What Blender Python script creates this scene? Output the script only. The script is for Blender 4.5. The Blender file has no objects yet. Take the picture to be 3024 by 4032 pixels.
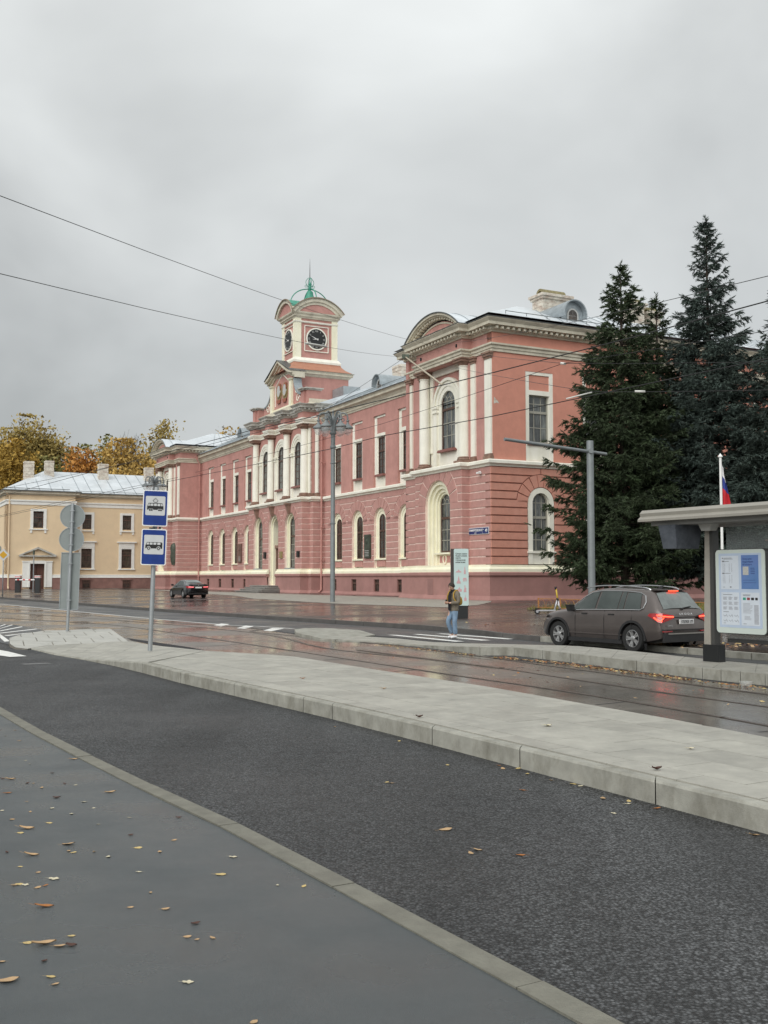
import bpy, bmesh, math, random
import numpy as np
from mathutils import Vector, Matrix
R=math.radians; PI=math.pi
random.seed(7); rng=np.random.default_rng(7)
SC=bpy.context.scene; C=SC.collection
# ---------------- camera, world, sun, exposure
cam=bpy.data.cameras.new('camera'); co=bpy.data.objects.new('camera',cam); C.objects.link(co); SC.camera=co
cam.sensor_fit='VERTICAL'; cam.sensor_height=36; cam.lens=36*4080/4032
cam.clip_start=.1; cam.clip_end=3000
co.location=(0,0,1.95); co.rotation_euler=(PI/2+math.atan(258/4080),0,0)
W=bpy.data.worlds.new('World'); SC.world=W; W.use_nodes=True
nt=W.node_tree; nt.nodes.clear(); N=nt.nodes.new; Lk=nt.links.new
out=N('ShaderNodeOutputWorld'); mx=N('ShaderNodeMixShader'); b1=N('ShaderNodeBackground'); b2=N('ShaderNodeBackground')
sky=N('ShaderNodeTexSky'); sky.sky_type='NISHITA'; sky.sun_disc=False; sky.sun_elevation=R(38); sky.sun_rotation=R(210)
b1.inputs[1].default_value=.06; Lk(sky.outputs[0],b1.inputs[0])
tc=N('ShaderNodeTexCoord'); sep=N('ShaderNodeSeparateXYZ'); Lk(tc.outputs['Generated'],sep.inputs[0])
mp=N('ShaderNodeMapping'); mp.inputs['Scale'].default_value=(1,1.2,1.5); mp.inputs['Location'].default_value=(3.1,.4,1.7); Lk(tc.outputs['Generated'],mp.inputs[0])
n1=N('ShaderNodeTexNoise'); n1.inputs['Scale'].default_value=2.3; n1.inputs['Detail'].default_value=5; n1.inputs['Roughness'].default_value=.45; n1.inputs['Distortion'].default_value=.3; Lk(mp.outputs[0],n1.inputs[0])
def M2(op,a,b,c=None):
    m=N('ShaderNodeMath'); m.operation=op
    for i,v in enumerate((a,b,c)):
        if v is None: continue
        if isinstance(v,(int,float)): m.inputs[i].default_value=v
        else: Lk(v,m.inputs[i])
    return m.outputs[0]
zc=M2('MAXIMUM',sep.outputs[2],0.0)
el=M2('MULTIPLY_ADD',zc,.42,.265)           # overcast: brighter towards the zenith
sd=M2('MULTIPLY_ADD',sep.outputs[0],.12,0.0)
nz=M2('MULTIPLY_ADD',n1.outputs[0],.66,-.33)
br=M2('ADD',M2('ADD',el,sd),nz); br=M2('MAXIMUM',br,.12)
cb=N('ShaderNodeCombineColor')
Lk(M2('MULTIPLY',br,.972),cb.inputs[0]); Lk(br,cb.inputs[1]); Lk(M2('MULTIPLY',br,.988),cb.inputs[2])
Lk(cb.outputs[0],b2.inputs[0]); b2.inputs[1].default_value=1.0
mx.inputs[0].default_value=.9; Lk(b1.outputs[0],mx.inputs[1]); Lk(b2.outputs[0],mx.inputs[2]); Lk(mx.outputs[0],out.inputs[0])
sun=bpy.data.lights.new('sun','SUN'); so=bpy.data.objects.new('sun',sun); C.objects.link(so)
sun.energy=1.5; sun.angle=R(60); sun.color=(1,.985,.95)
so.rotation_euler=Vector((.47,.80,-.68)).to_track_quat('-Z','Y').to_euler()
SC.view_settings.view_transform='Standard'; SC.view_settings.look='None'; SC.view_settings.gamma=1; SC.view_settings.exposure=.68
try: SC.view_settings.use_curve_mapping=False
except: pass
SC.render.engine='CYCLES'
# ---------------- materials
MT={}
def mat(name,col,rough=.6,var=.12,scale=3.,bump=0.,bscale=40.,metal=0.,spec=.5,stain=None,stz=1.,emit=None,trans=0,rvar=0,alpha=1,coat=0,vor=False,st_amt=.5,st_scale=.6):
    if name in MT: return MT[name]
    m=bpy.data.materials.new(name); m.use_nodes=True; t=m.node_tree; n=t.nodes; l=t.links
    p=n['Principled BSDF']; p.inputs['Roughness'].default_value=rough; p.inputs['Metallic'].default_value=metal
    p.inputs['Specular IOR Level'].default_value=spec
    tc=n.new('ShaderNodeTexCoord'); src=None
    base=(*col,1)
    if var>0 or stain:
        ns=n.new('ShaderNodeTexNoise'); ns.inputs['Scale'].default_value=scale; ns.inputs['Detail'].default_value=6; ns.inputs['Roughness'].default_value=.65
        l.new(tc.outputs['Object'],ns.inputs[0])
        cr=n.new('ShaderNodeMapRange'); cr.inputs[1].default_value=.3; cr.inputs[2].default_value=.7; cr.inputs[3].default_value=1-var; cr.inputs[4].default_value=1+var
        l.new(ns.outputs[0],cr.inputs[0])
        mul=n.new('ShaderNodeVectorMath'); mul.operation='SCALE'; mul.inputs[0].default_value=col; l.new(cr.outputs[0],mul.inputs['Scale'])
        src=mul.outputs[0]
        if stain:
            mp=n.new('ShaderNodeMapping'); mp.inputs['Scale'].default_value=(1,1,stz); l.new(tc.outputs['Object'],mp.inputs[0])
            s2=n.new('ShaderNodeTexNoise'); s2.inputs['Scale'].default_value=st_scale; s2.inputs['Detail'].default_value=7; s2.inputs['Roughness'].default_value=.7; l.new(mp.outputs[0],s2.inputs[0])
            r2=n.new('ShaderNodeMapRange'); r2.inputs[1].default_value=.45; r2.inputs[2].default_value=.75; r2.inputs[3].default_value=0; r2.inputs[4].default_value=st_amt; l.new(s2.outputs[0],r2.inputs[0])
            mc=n.new('ShaderNodeMix'); mc.data_type='RGBA'; l.new(r2.outputs[0],mc.inputs[0]); l.new(src,mc.inputs[6]); mc.inputs[7].default_value=(*stain,1)
            src=mc.outputs[2]
        l.new(src,p.inputs['Base Color'])
        if rvar>0:
            mp3=n.new('ShaderNodeTexNoise'); mp3.inputs['Scale'].default_value=st_scale*.9; mp3.inputs['Detail'].default_value=5; l.new(tc.outputs['Object'],mp3.inputs[0])
            r3=n.new('ShaderNodeMapRange'); r3.inputs[1].default_value=.35; r3.inputs[2].default_value=.65; r3.inputs[3].default_value=max(.02,rough-rvar); r3.inputs[4].default_value=min(1,rough+rvar)
            l.new(mp3.outputs[0],r3.inputs[0]); l.new(r3.outputs[0],p.inputs['Roughness'])
    else: p.inputs['Base Color'].default_value=base
    if bump>0:
        if vor:
            nb=n.new('ShaderNodeTexVoronoi'); nb.inputs['Scale'].default_value=bscale
        else:
            nb=n.new('ShaderNodeTexNoise'); nb.inputs['Scale'].default_value=bscale; nb.inputs['Detail'].default_value=4
        l.new(tc.outputs['Object'],nb.inputs[0])
        bp=n.new('ShaderNodeBump'); bp.inputs['Strength'].default_value=bump; bp.inputs['Distance'].default_value=.02 if not vor else .012
        l.new(nb.outputs[0],bp.inputs['Height']); l.new(bp.outputs[0],p.inputs['Normal'])
    if emit: p.inputs['Emission Color'].default_value=(*emit[0],1); p.inputs['Emission Strength'].default_value=emit[1]
    if trans: p.inputs['Transmission Weight'].default_value=trans
    if coat: p.inputs['Coat Weight'].default_value=coat; p.inputs['Coat Roughness'].default_value=.05
    if alpha<1: p.inputs['Alpha'].default_value=alpha
    MT[name]=m; return m
PINK=mat('rose plaster',(.50,.26,.225),.85,.12,1.2,.15,30,stain=(.37,.185,.16),stz=.25,st_amt=.7,st_scale=.8)
PINKP=mat('rose rustication plaster',(.46,.245,.215),.85,.14,2.,.2,30,stain=(.52,.32,.28),stz=.6,st_amt=.5,st_scale=.9)
SALM=mat('salmon plaster',(.60,.265,.195),.85,.08,1.3,.15,30,stain=(.5,.23,.17),stz=.35,st_amt=.5,st_scale=.5)
SALMP=mat('salmon rustication plaster',(.58,.27,.2),.85,.1,2.,.2,30,stain=(.55,.3,.24),stz=.6,st_amt=.5,st_scale=.9)
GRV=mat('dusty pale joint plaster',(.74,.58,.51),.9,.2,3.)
GRVS=mat('brown joint plaster',(.34,.17,.13),.9,.2,3.)
CREAM=mat('cream plaster',(.84,.82,.73),.8,.06,1.5,.1,25,stain=(.64,.62,.47),stz=.25,st_amt=.6,st_scale=.8)
YCREAM=mat('yellowish cream plaster',(.85,.82,.65),.8,.06,1.5,.1,25,stain=(.72,.68,.42),stz=.3,st_amt=.5,st_scale=.9)
CORN=mat('weathered cornice plaster',(.62,.58,.47),.85,.12,1.2,.25,14,stain=(.3,.26,.2),stz=1.2,st_amt=.6,st_scale=1.1)
GCORN=mat('grey weathered cornice plaster',(.5,.49,.45),.85,.2,1.5,.4,10,stain=(.16,.15,.12),stz=1.,st_amt=.8,st_scale=1.4)
BRN=mat('brown stone',(.22,.13,.095),.8,.3,3.,.4,15,stain=(.36,.26,.2),stz=1,st_amt=.7,st_scale=2)
PLIN=mat('mauve plinth plaster',(.36,.19,.17),.85,.12,1.,.2,25,stain=(.25,.14,.12),stz=.7,st_amt=.5,st_scale=.6)
SILLM=mat('maroon tin sill',(.22,.085,.07),.5,.1,3.)
WOOD=mat('dark brown window wood',(.09,.045,.032),.5,.2,6.)
WOODL=mat('grey painted window bars',(.34,.33,.28),.5,.1,6.)
PANE=mat('dark brownish window glass',(.05,.04,.034),.06,.5,1.1,.03,1.2,spec=.6,stain=(.14,.11,.085),stz=1,st_amt=.8,st_scale=1.6)
PANEG=mat('grey window glass with curtains',(.05,.055,.055),.06,.4,1.1,.03,1.2,spec=.7,stain=(.34,.36,.34),stz=.15,st_amt=.9,st_scale=2.2)
TIN=mat('pale tin roof',(.62,.66,.69),.4,.12,.8,.1,3,metal=.12,stain=(.36,.4,.43),stz=1,st_amt=.5,st_scale=.35,rvar=.1)
TINE=mat('dark tin edge',(.13,.14,.14),.45,.2,3,metal=.4)
ZINC=mat('grey tin',(.36,.4,.42),.4,.2,2,metal=.5)
ORG=mat('orange painted tin',(.43,.2,.125),.6,.12,2.,stain=(.33,.17,.12),stz=1,st_amt=.6,st_scale=1)
GRN=mat('green painted metal',(.05,.27,.19),.5,.15,3.)
BRKW=mat('peeling whitewashed brick',(.62,.58,.5),.9,.25,3.,.5,9,stain=(.3,.17,.12),stz=2.2,st_amt=.85,st_scale=1.6)
YEL=mat('ochre yellow plaster',(.76,.60,.40),.85,.05,1.,.1,25,stain=(.66,.5,.33),stz=.4,st_amt=.4,st_scale=.4)
WHT=mat('white plaster trim',(.8,.8,.76),.8,.06,2.)
DOORM=mat('dark brown door wood',(.1,.04,.028),.45,.25,4.)
BLK=mat('black paint',(.012,.013,.014),.4,.1,5.)
BRZ=mat('dark bronze',(.07,.08,.06),.5,.4,3.,.5,12,metal=.4,stain=(.12,.17,.13),stz=1,st_amt=.6,st_scale=2)
GOLD=mat('dull gold',(.34,.27,.13),.5,.2,5,metal=.3)
REDP=mat('red enamel',(.32,.1,.06),.5,.1,5)
SILV=mat('silver grey',(.5,.5,.48),.45,.1,5)
DIAL=mat('black clock dial',(.012,.013,.013),.35,.2,4)
WPT=mat('white paint',(.8,.8,.78),.6,.05,4)
STEEL=mat('galvanised steel',(.34,.36,.37),.5,.15,3.,metal=.5,stain=(.25,.27,.28),stz=.4,st_amt=.5,st_scale=2)
LAMPG=mat('grey painted lamp metal',(.2,.22,.225),.55,.12,3.,metal=.2)
# ---------------- mesh builder
class MB:
    def __init__(s,M=None): s.v=[];s.f=[];s.m=[];s.M=M;s.mi=0;s.mats=[]
    def use(s,m):
        if m not in s.mats: s.mats.append(m)
        s.mi=s.mats.index(m); return s
    def add(s,vs,fs):
        o=len(s.v)
        if s.M is not None: vs=[s.M@Vector(v) for v in vs]
        s.v.extend([tuple(v) for v in vs]); s.f.extend([tuple(i+o for i in f) for f in fs]); s.m.extend([s.mi]*len(fs)); return s
    def box(s,x0,x1,y0,y1,z0,z1):
        if x1<x0:x0,x1=x1,x0
        if y1<y0:y0,y1=y1,y0
        return s.add([(x0,y0,z0),(x1,y0,z0),(x1,y1,z0),(x0,y1,z0),(x0,y0,z1),(x1,y0,z1),(x1,y1,z1),(x0,y1,z1)],[(0,3,2,1),(4,5,6,7),(0,1,5,4),(1,2,6,5),(2,3,7,6),(3,0,4,7)])
    def frus(s,a,b): # a,b = (x0,x1,y0,y1,z)
        return s.add([(a[0],a[2],a[4]),(a[1],a[2],a[4]),(a[1],a[3],a[4]),(a[0],a[3],a[4]),(b[0],b[2],b[4]),(b[1],b[2],b[4]),(b[1],b[3],b[4]),(b[0],b[3],b[4])],[(0,3,2,1),(4,5,6,7),(0,1,5,4),(1,2,6,5),(2,3,7,6),(3,0,4,7)])
    def prism(s,pts,y0,y1): # pts in (x,z), extruded in y
        n=len(pts); vs=[(x,y0,z) for x,z in pts]+[(x,y1,z) for x,z in pts]
        fs=[tuple(range(n)),tuple(range(2*n-1,n-1,-1))]+[(i,i+n,(i+1)%n+n,(i+1)%n) for i in range(n)]
        return s.add(vs,fs)
    def slab(s,pts,z0,z1): # pts in (x,y)
        n=len(pts); vs=[(x,y,z0) for x,y in pts]+[(x,y,z1) for x,y in pts]
        fs=[tuple(range(n-1,-1,-1)),tuple(range(n,2*n))]+[(i,(i+1)%n,(i+1)%n+n,i+n) for i in range(n)]
        return s.add(vs,fs)
    def lathe(s,prof,cx=0,cy=0,seg=16,a0=0,a1=2*PI,cap=True):
        full=abs(a1-a0-2*PI)<1e-6; k=seg if full else seg+1; vs=[];fs=[]
        for r,z in prof:
            for i in range(k):
                a=a0+(a1-a0)*i/seg; vs.append((cx+r*math.cos(a),cy+r*math.sin(a),z))
        for j in range(len(prof)-1):
            for i in range(seg):
                i2=(i+1)%k if full else i+1
                fs.append((j*k+i,j*k+i2,(j+1)*k+i2,(j+1)*k+i))
        if full and cap:
            fs.append(tuple(range(k-1,-1,-1))); fs.append(tuple((len(prof)-1)*k+i for i in range(k)))
        return s.add(vs,fs)
    def tube(s,P,r,seg=8,cap=True):
        P=[Vector(p) for p in P]; n=len(P); rs=r if isinstance(r,(list,tuple)) else [r]*n; vs=[];fs=[]
        prev=None
        for i in range(n):
            d=(P[min(i+1,n-1)]-P[max(i-1,0)]).normalized()
            if prev is None:
                u=d.orthogonal().normalized()
            else:
                u=(prev-d*prev.dot(d)).normalized()
            prev=u; w=d.cross(u)
            for k in range(seg):
                a=2*PI*k/seg; vs.append(P[i]+(u*math.cos(a)+w*math.sin(a))*rs[i])
        for i in range(n-1):
            for k in range(seg):
                k2=(k+1)%seg; fs.append((i*seg+k,i*seg+k2,(i+1)*seg+k2,(i+1)*seg+k))
        if cap: fs.append(tuple(range(seg-1,-1,-1))); fs.append(tuple((n-1)*seg+k for k in range(seg)))
        return s.add(vs,fs)
    def arc(s,cx,cz,r0,r1,y0,y1,a0=0,a1=PI,seg=16):
        vs=[];fs=[]
        for i in range(seg+1):
            a=a0+(a1-a0)*i/seg; c,n=math.cos(a),math.sin(a)
            vs+=[(cx+r0*c,y0,cz+r0*n),(cx+r1*c,y0,cz+r1*n),(cx+r1*c,y1,cz+r1*n),(cx+r0*c,y1,cz+r0*n)]
        for i in range(seg):
            o=i*4
            for k in range(4): fs.append((o+k,o+(k+1)%4,o+4+(k+1)%4,o+4+k))
        fs.append((0,1,2,3)); o=seg*4; fs.append((o+3,o+2,o+1,o)); return s.add(vs,fs)
    def mould(s,path,prof,closed=False):
        # profile (out,z) swept along a plan polyline, outward = right hand side, mitred
        n=len(path); offs=[]
        for i in range(n):
            p=Vector(path[i]).to_2d() if len(path[i])>2 else Vector(path[i])
            def nrm(a,b):
                d=(Vector(b)-Vector(a)).normalized(); return Vector((d.y,-d.x))
            n1=nrm(path[i-1],path[i]) if (i>0 or closed) else None
            n2=nrm(path[i],path[(i+1)%n]) if (i<n-1 or closed) else None
            if n1 is None: m=n2
            elif n2 is None: m=n1
            else:
                m=(n1+n2); m=m/ max(.2,(1+n1.dot(n2)))
            offs.append(m)
        k=len(prof); vs=[];fs=[]
        for i in range(n):
            for o,z in prof: vs.append((path[i][0]+offs[i].x*o,path[i][1]+offs[i].y*o,z))
        for i in range(n if closed else n-1):
            i2=(i+1)%n
            for j in range(k-1): fs.append((i*k+j,i2*k+j,i2*k+j+1,i*k+j+1))
        if not closed: fs.append(tuple(range(k))); fs.append(tuple((n-1)*k+j for j in range(k-1,-1,-1)))
        return s.add(vs,fs)
    def dent(s,path,o0,o1,z0,z1,w,sp):
        for i in range(len(path)-1):
            a=Vector(path[i]);b=Vector(path[i+1]);d=b-a;L=d.length;d.normalize();nr=Vector((d.y,-d.x))
            c=int(L/sp)
            for k in range(c+1 if c else 0):
                t=L/2+(k-c/2)*sp
                if t<-.2 or t>L+.2: continue
                p=a+d*t
                q=[p-d*w/2+nr*o0,p+d*w/2+nr*o0,p+d*w/2+nr*o1,p-d*w/2+nr*o1]
                s.slab([(v.x,v.y) for v in q],z0,z1)
        return s
    def quad(s,a,b,c,d): return s.add([a,b,c,d],[(0,1,2,3)])
    def mesh(s,name,mat_=None,smooth=False,ang=35,fix=True):
        me=bpy.data.meshes.new(name); me.from_pydata(s.v,[],s.f)
        ms=s.mats if s.mats else [mat_]
        for m in ms: me.materials.append(m)
        if len(ms)>1: me.polygons.foreach_set('material_index',s.m)
        if fix and len(s.f)<60000:
            bm=bmesh.new(); bm.from_mesh(me); bmesh.ops.recalc_face_normals(bm,faces=bm.faces)
            if smooth:
                for e in bm.edges:
                    e.smooth=not(len(e.link_faces)==2 and e.calc_face_angle(0)>R(ang))
            bm.to_mesh(me); bm.free()
        if smooth: me.polygons.foreach_set('use_smooth',[True]*len(me.polygons))
        me.update(); return me
    def build(s,name,mat_=None,parent=None,smooth=False,ang=35,loc=None,fix=True):
        return obj(name,s.mesh(name,mat_,smooth,ang,fix),parent,loc)
def obj(name,me,parent=None,loc=None,rz=0):
    o=bpy.data.objects.new(name,me); C.objects.link(o)
    if parent: o.parent=parent
    if loc: o.location=loc
    if rz: o.rotation_euler=(0,0,rz)
    return o
def tag(o,label=None,cat=None,group=None,kind=None):
    if label:o['label']=label
    if cat:o['category']=cat
    if group:o['group']=group
    if kind:o['kind']=kind
    return o
def thing(name,label,cat,loc=(0,0,0),rz=0,group=None):
    o=bpy.data.objects.new(name,None); C.objects.link(o); o.location=loc; o.rotation_euler=(0,0,rz); o.empty_display_size=.3
    return tag(o,label,cat,group)
def dup(root,loc,rz,label=None,group=None,scale=None):
    def cp(o,par):
        c=o.copy(); C.objects.link(c)
        if par: c.parent=par
        for ch in list(kids.get(o,[])): cp(ch,c)
        return c
    kids={}
    for o in C.objects:
        if o.parent: kids.setdefault(o.parent,[]).append(o)
    r=cp(root,None); r.location=loc; r.rotation_euler=(0,0,rz)
    if scale: r.scale=scale
    if label:r['label']=label
    if group:r['group']=group
    return r
def text_mesh(txt,size,depth=.004,bold=False,align='CENTER'):
    cu=bpy.data.curves.new('t','FONT'); cu.body=txt; cu.size=size; cu.extrude=depth; cu.align_x=align; cu.align_y='CENTER'; cu.resolution_u=3
    if bold: cu.offset=size*.02
    o=bpy.data.objects.new('t',cu); C.objects.link(o)
    dg=bpy.context.evaluated_depsgraph_get(); me=bpy.data.meshes.new_from_object(o.evaluated_get(dg)); 
    bpy.data.objects.remove(o); bpy.data.curves.remove(cu); me.materials.clear(); return me
def text(name,txt,size,loc,m,parent,rot=(PI/2,0,0),depth=.004,bold=False,align='CENTER',sx=1):
    me=text_mesh(txt,size,depth,bold,align); me.materials.append(m)
    o=bpy.data.objects.new(name,me); C.objects.link(o); o.parent=parent; o.location=loc; o.rotation_euler=rot; o.scale=(sx,1,1); return o
# ---------------- measured camera geometry: turns a point of a survey grid into a place on the ground
FF=4080.;HC=1.95;PT=math.atan(258/4080);CP,SP=math.cos(PT),math.sin(PT)
def G(u,v,z=0.):
    a=(u-1512)/FF;b=(2016-v)/FF;d=(a,CP-b*SP,SP+b*CP);t=(z-HC)/d[2];return (d[0]*t,d[1]*t,z)
def at(u,v,Y):
    a=(u-1512)/FF;b=(2016-v)/FF;d=(a,CP-b*SP,SP+b*CP);t=Y/d[1];return Vector((d[0]*t,Y,HC+d[2]*t))
B1=lambda x,y,z=0:G(x*.6028,2300+y*.6028,z)
B2=lambda x,y,z=0:G(1000+x*.7233,2350+y*.7233,z)
B3=lambda x,y,z=0:G(2000+x*.6172,2450+y*.6172,z)
def catm(P,n=6):
    P=[Vector(p) for p in P]; out=[]
    for i in range(len(P)-1):
        p0=P[max(i-1,0)];p1=P[i];p2=P[i+1];p3=P[min(i+2,len(P)-1)]
        for k in range(n):
            t=k/n; out.append(.5*((2*p1)+(-p0+p2)*t+(2*p0-5*p1+4*p2-p3)*t*t+(-p0+3*p1-3*p2+p3)*t**3))
    out.append(P[-1]); return out
# ================= GROUND
ASPH=mat('coarse dark asphalt',(.055,.057,.059),.6,.3,5.,1.,60.,spec=.5,stain=(.045,.046,.048),stz=1,st_amt=.6,st_scale=.35,vor=True,rvar=.12)
def aggregate(m,sc=54.):
    t=m.node_tree;n=t.nodes;l=t.links;p=n['Principled BSDF'];src=p.inputs['Base Color'].links[0].from_socket
    tc=n.new('ShaderNodeTexCoord');v=n.new('ShaderNodeTexVoronoi');v.feature='F1';v.inputs['Scale'].default_value=sc;v.inputs['Randomness'].default_value=1;l.new(tc.outputs['Object'],v.inputs[0])
    r=n.new('ShaderNodeMapRange');r.inputs[1].default_value=.25;r.inputs[2].default_value=.75;r.inputs[3].default_value=1.3;r.inputs[4].default_value=.12;l.new(v.outputs['Distance'],r.inputs[0])
    w=n.new('ShaderNodeSeparateColor');l.new(v.outputs['Color'],w.inputs[0]);q=n.new('ShaderNodeMapRange');q.inputs[3].default_value=.3;q.inputs[4].default_value=1.6;l.new(w.outputs[0],q.inputs[0])
    mu=n.new('ShaderNodeMath');mu.operation='MULTIPLY';l.new(r.outputs[0],mu.inputs[0]);l.new(q.outputs[0],mu.inputs[1])
    mp=n.new('ShaderNodeMapping');mp.inputs['Rotation'].default_value=(0,0,-R(30.4));mp.inputs['Scale'].default_value=(1,.07,1);l.new(tc.outputs['Object'],mp.inputs[0])
    nw=n.new('ShaderNodeTexNoise');nw.inputs['Scale'].default_value=.75;nw.inputs['Detail'].default_value=4;l.new(mp.outputs[0],nw.inputs[0])
    rw=n.new('ShaderNodeMapRange');rw.inputs[1].default_value=.35;rw.inputs[2].default_value=.65;rw.inputs[3].default_value=.72;rw.inputs[4].default_value=1.35;l.new(nw.outputs[0],rw.inputs[0])
    m3=n.new('ShaderNodeMath');m3.operation='MULTIPLY';l.new(mu.outputs[0],m3.inputs[0]);l.new(rw.outputs[0],m3.inputs[1]);mu=m3
    sm=n.new('ShaderNodeVectorMath');sm.operation='SCALE';l.new(src,sm.inputs[0]);l.new(mu.outputs[0],sm.inputs['Scale']);l.new(sm.outputs[0],p.inputs['Base Color'])
aggregate(ASPH)
ASPF=mat('damp street asphalt',(.045,.048,.051),.42,.15,2.,.25,120.,stain=(.09,.09,.092),stz=1,st_amt=.5,st_scale=.4,rvar=.12)
WALK=mat('smooth damp pavement asphalt',(.062,.071,.074),.36,.14,90.,.25,220.,stain=(.045,.05,.052),stz=1,st_amt=.75,st_scale=.9,rvar=.16)
CONC=mat('light concrete kerb',(.32,.315,.275),.7,.2,4.,.25,110.,stain=(.14,.13,.10),stz=.6,st_amt=.9,st_scale=2.6)
CONCD=mat('dirty pavement kerb',(.17,.165,.135),.75,.2,5.,.4,50.,stain=(.13,.12,.1),stz=1,st_amt=.7,st_scale=2.)
SLAB=mat('grey granite paving slab',(.37,.36,.315),.6,.16,2.5,.3,90.,stain=(.24,.235,.21),stz=1,st_amt=.85,st_scale=1.4)
SLAB2=mat('worn granite paving slab',(.33,.32,.28),.55,.18,2.5,.3,90.,stain=(.22,.215,.19),stz=1,st_amt=.7,st_scale=1.3)
SLABL=mat('pale granite slab',(.42,.415,.38),.6,.1,2.5,.2,90.,stain=(.36,.36,.33),stz=1,st_amt=.6,st_scale=1.1)
TRAMC=mat('wet brown tram bed concrete',(.155,.14,.122),.21,.25,1.4,.08,30.,spec=.45,stain=(.085,.075,.067),stz=1,st_amt=.9,st_scale=.3,rvar=.18)
PLAZ=mat('wet reddish brown plaza asphalt',(.066,.053,.049),.24,.2,1.,.08,50.,spec=.32,stain=(.035,.028,.027),stz=1,st_amt=.9,st_scale=.22,rvar=.17)
RAILM=mat('wet rail steel',(.18,.15,.13),.35,.3,5.,metal=.6)
GROOVE=mat('dark rail groove',(.02,.018,.017),.5,.2,5.)
LINE=mat('white road paint',(.75,.75,.72),.55,.15,6.,stain=(.35,.35,.34),stz=1,st_amt=.5,st_scale=5)
GRDM=mat('dark plaza kerb granite',(.09,.085,.08),.6,.2,3.)  # dark granite colour of the plaza kerb stones, on all faces
GRASS=mat('autumn lawn soil',(.07,.075,.03),.9,.4,3.,.5,30,stain=(.1,.07,.03),stz=1,st_amt=.7,st_scale=1)
def sheet(name,pts,z,m,kind='structure',grid=False):
    mb=MB(); mb.add([(p[0],p[1],z if len(p)<3 or z is not None else p[2]) for p in pts],[tuple(range(len(pts)))]); o=mb.build(name,m); o['kind']=kind; return o
g=MB(); g.add([(-900,-300,-.03),(900,-300,-.03),(900,1500,-.03),(-900,1500,-.03)],[(0,1,2,3)]); tag(g.build('ground',ASPF),kind='structure')
ROADD=Vector((-.53,.848,0))  # direction of the street
road=MB(); road.add([(-120,-20,0),(40,-20,0),(40,60,0),(-110,190,0),(-150,150,0)],[(0,1,2,3,4)]); tag(road.build('road',ASPH),kind='structure')
# near pavement
kr=[(-60,106,.02),(-5.72,15.59,.02),(-4.36,13.27,.02),(-3.09,11.24,.02),(-1.8,9.23,.02),(-.86,7.84,.02),(-.35,6.95,.02),(.39,5.7,.02),(.94,4.77,.02),(1.9,3.1,.02),(5.4,-3,.02)]
def offs(P,d):
    o=[]
    for i in range(len(P)):
        a=Vector(P[max(i-1,0)][:2]);b=Vector(P[min(i+1,len(P)-1)][:2]);t=(b-a).normalized();n=Vector((-t.y,t.x)); o.append((P[i][0]+n.x*d,P[i][1]+n.y*d))
    return o
ki=offs(kr,-.155)
mb=MB(); mb.add([(x,y,.018) for x,y in ki]+[(-40,-10,.018),(-70,60,.018)],[tuple(range(len(ki)+2))]); walk=mb.build('pavement',WALK); tag(walk,kind='structure')
# kerb stones of the near pavement, one by one
def path_len(P):
    L=[0]
    for i in range(1,len(P)): L.append(L[-1]+(Vector(P[i][:2])-Vector(P[i-1][:2])).length)
    return L
def pt_at(P,L,s):
    s=max(0,min(L[-1],s))
    for i in range(1,len(P)):
        if L[i]>=s:
            t=(s-L[i-1])/max(1e-6,L[i]-L[i-1]); return Vector(P[i-1]).lerp(Vector(P[i]),t)
    return Vector(P[-1])
P=[Vector((p[0],p[1],.03)) for p in kr[1:-1]]; Lp=path_len(P); s=0
Pin=[Vector((x,y,.03)) for x,y in ki[1:-1]]; Li=path_len(Pin)
step=1.85
sh=-.6
while sh<Lp[-1]:
    a=max(0,sh+.006); b=min(Lp[-1],sh+step-.006); sh+=step
    A=pt_at(P,Lp,a);Bq=pt_at(P,Lp,b);Ci=pt_at(Pin,Li,b*Li[-1]/Lp[-1]);D=pt_at(Pin,Li,a*Li[-1]/Lp[-1])
    dz=random.uniform(-.003,.004)
    mb=MB(); mb.slab([(A.x,A.y),(Bq.x,Bq.y),(Ci.x,Ci.y),(D.x,D.y)],-.02,.03+dz); o=mb.build('kerb_stone',CONCD,walk)
far=MB(); far.slab([(P[0].x,P[0].y),(Pin[0].x,Pin[0].y),ki[0],(kr[0][0],kr[0][1])],-.02,.03); far.build('kerb_stone',CONCD,walk)
# ---- tram island (platform 1)
secs=[ # near (x,y,z)  far (x,y,z)
 (B1(180,414,.03),B1(300,395,.03)),(B1(350,457,.02),B1(500,385,.025)),(B1(560,490,.03),B1(840,372,.05)),
 (B1(750,503,.11),B1(1000,400,.12)),(B1(930,515,.2),B1(1350,435,.2)),(B1(1180,575,.2),B2(90,315,.2)),(B1(1530,650,.2),B2(220,325,.2)),
 (B2(400,580,.2),B2(700,402,.2)),(B2(970,712,.2),B2(1280,490,.2)),(B3(940,1012,.2),B3(1000,610,.2)),(G(3024,3181,.2),B3(1659,735,.2))]
n0,f0=Vector(secs[-1][0]),Vector(secs[-1][1]); dn=(n0-Vector(secs[-2][0])).normalized(); df=(f0-Vector(secs[-2][1])).normalized()
secs.append((tuple(n0+dn*9),tuple(f0+dn*10)))
isl=thing('tram_platform','long grey granite tram island in the foreground with two sign poles on it','platform',tuple(Vector(secs[4][0])*Vector((1,1,0))))
IO=isl.location.copy()
nearP=[Vector(a) for a,b in secs]; farP=[Vector(b) for a,b in secs]
LN=path_len(nearP); LF=path_len(farP)
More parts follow.
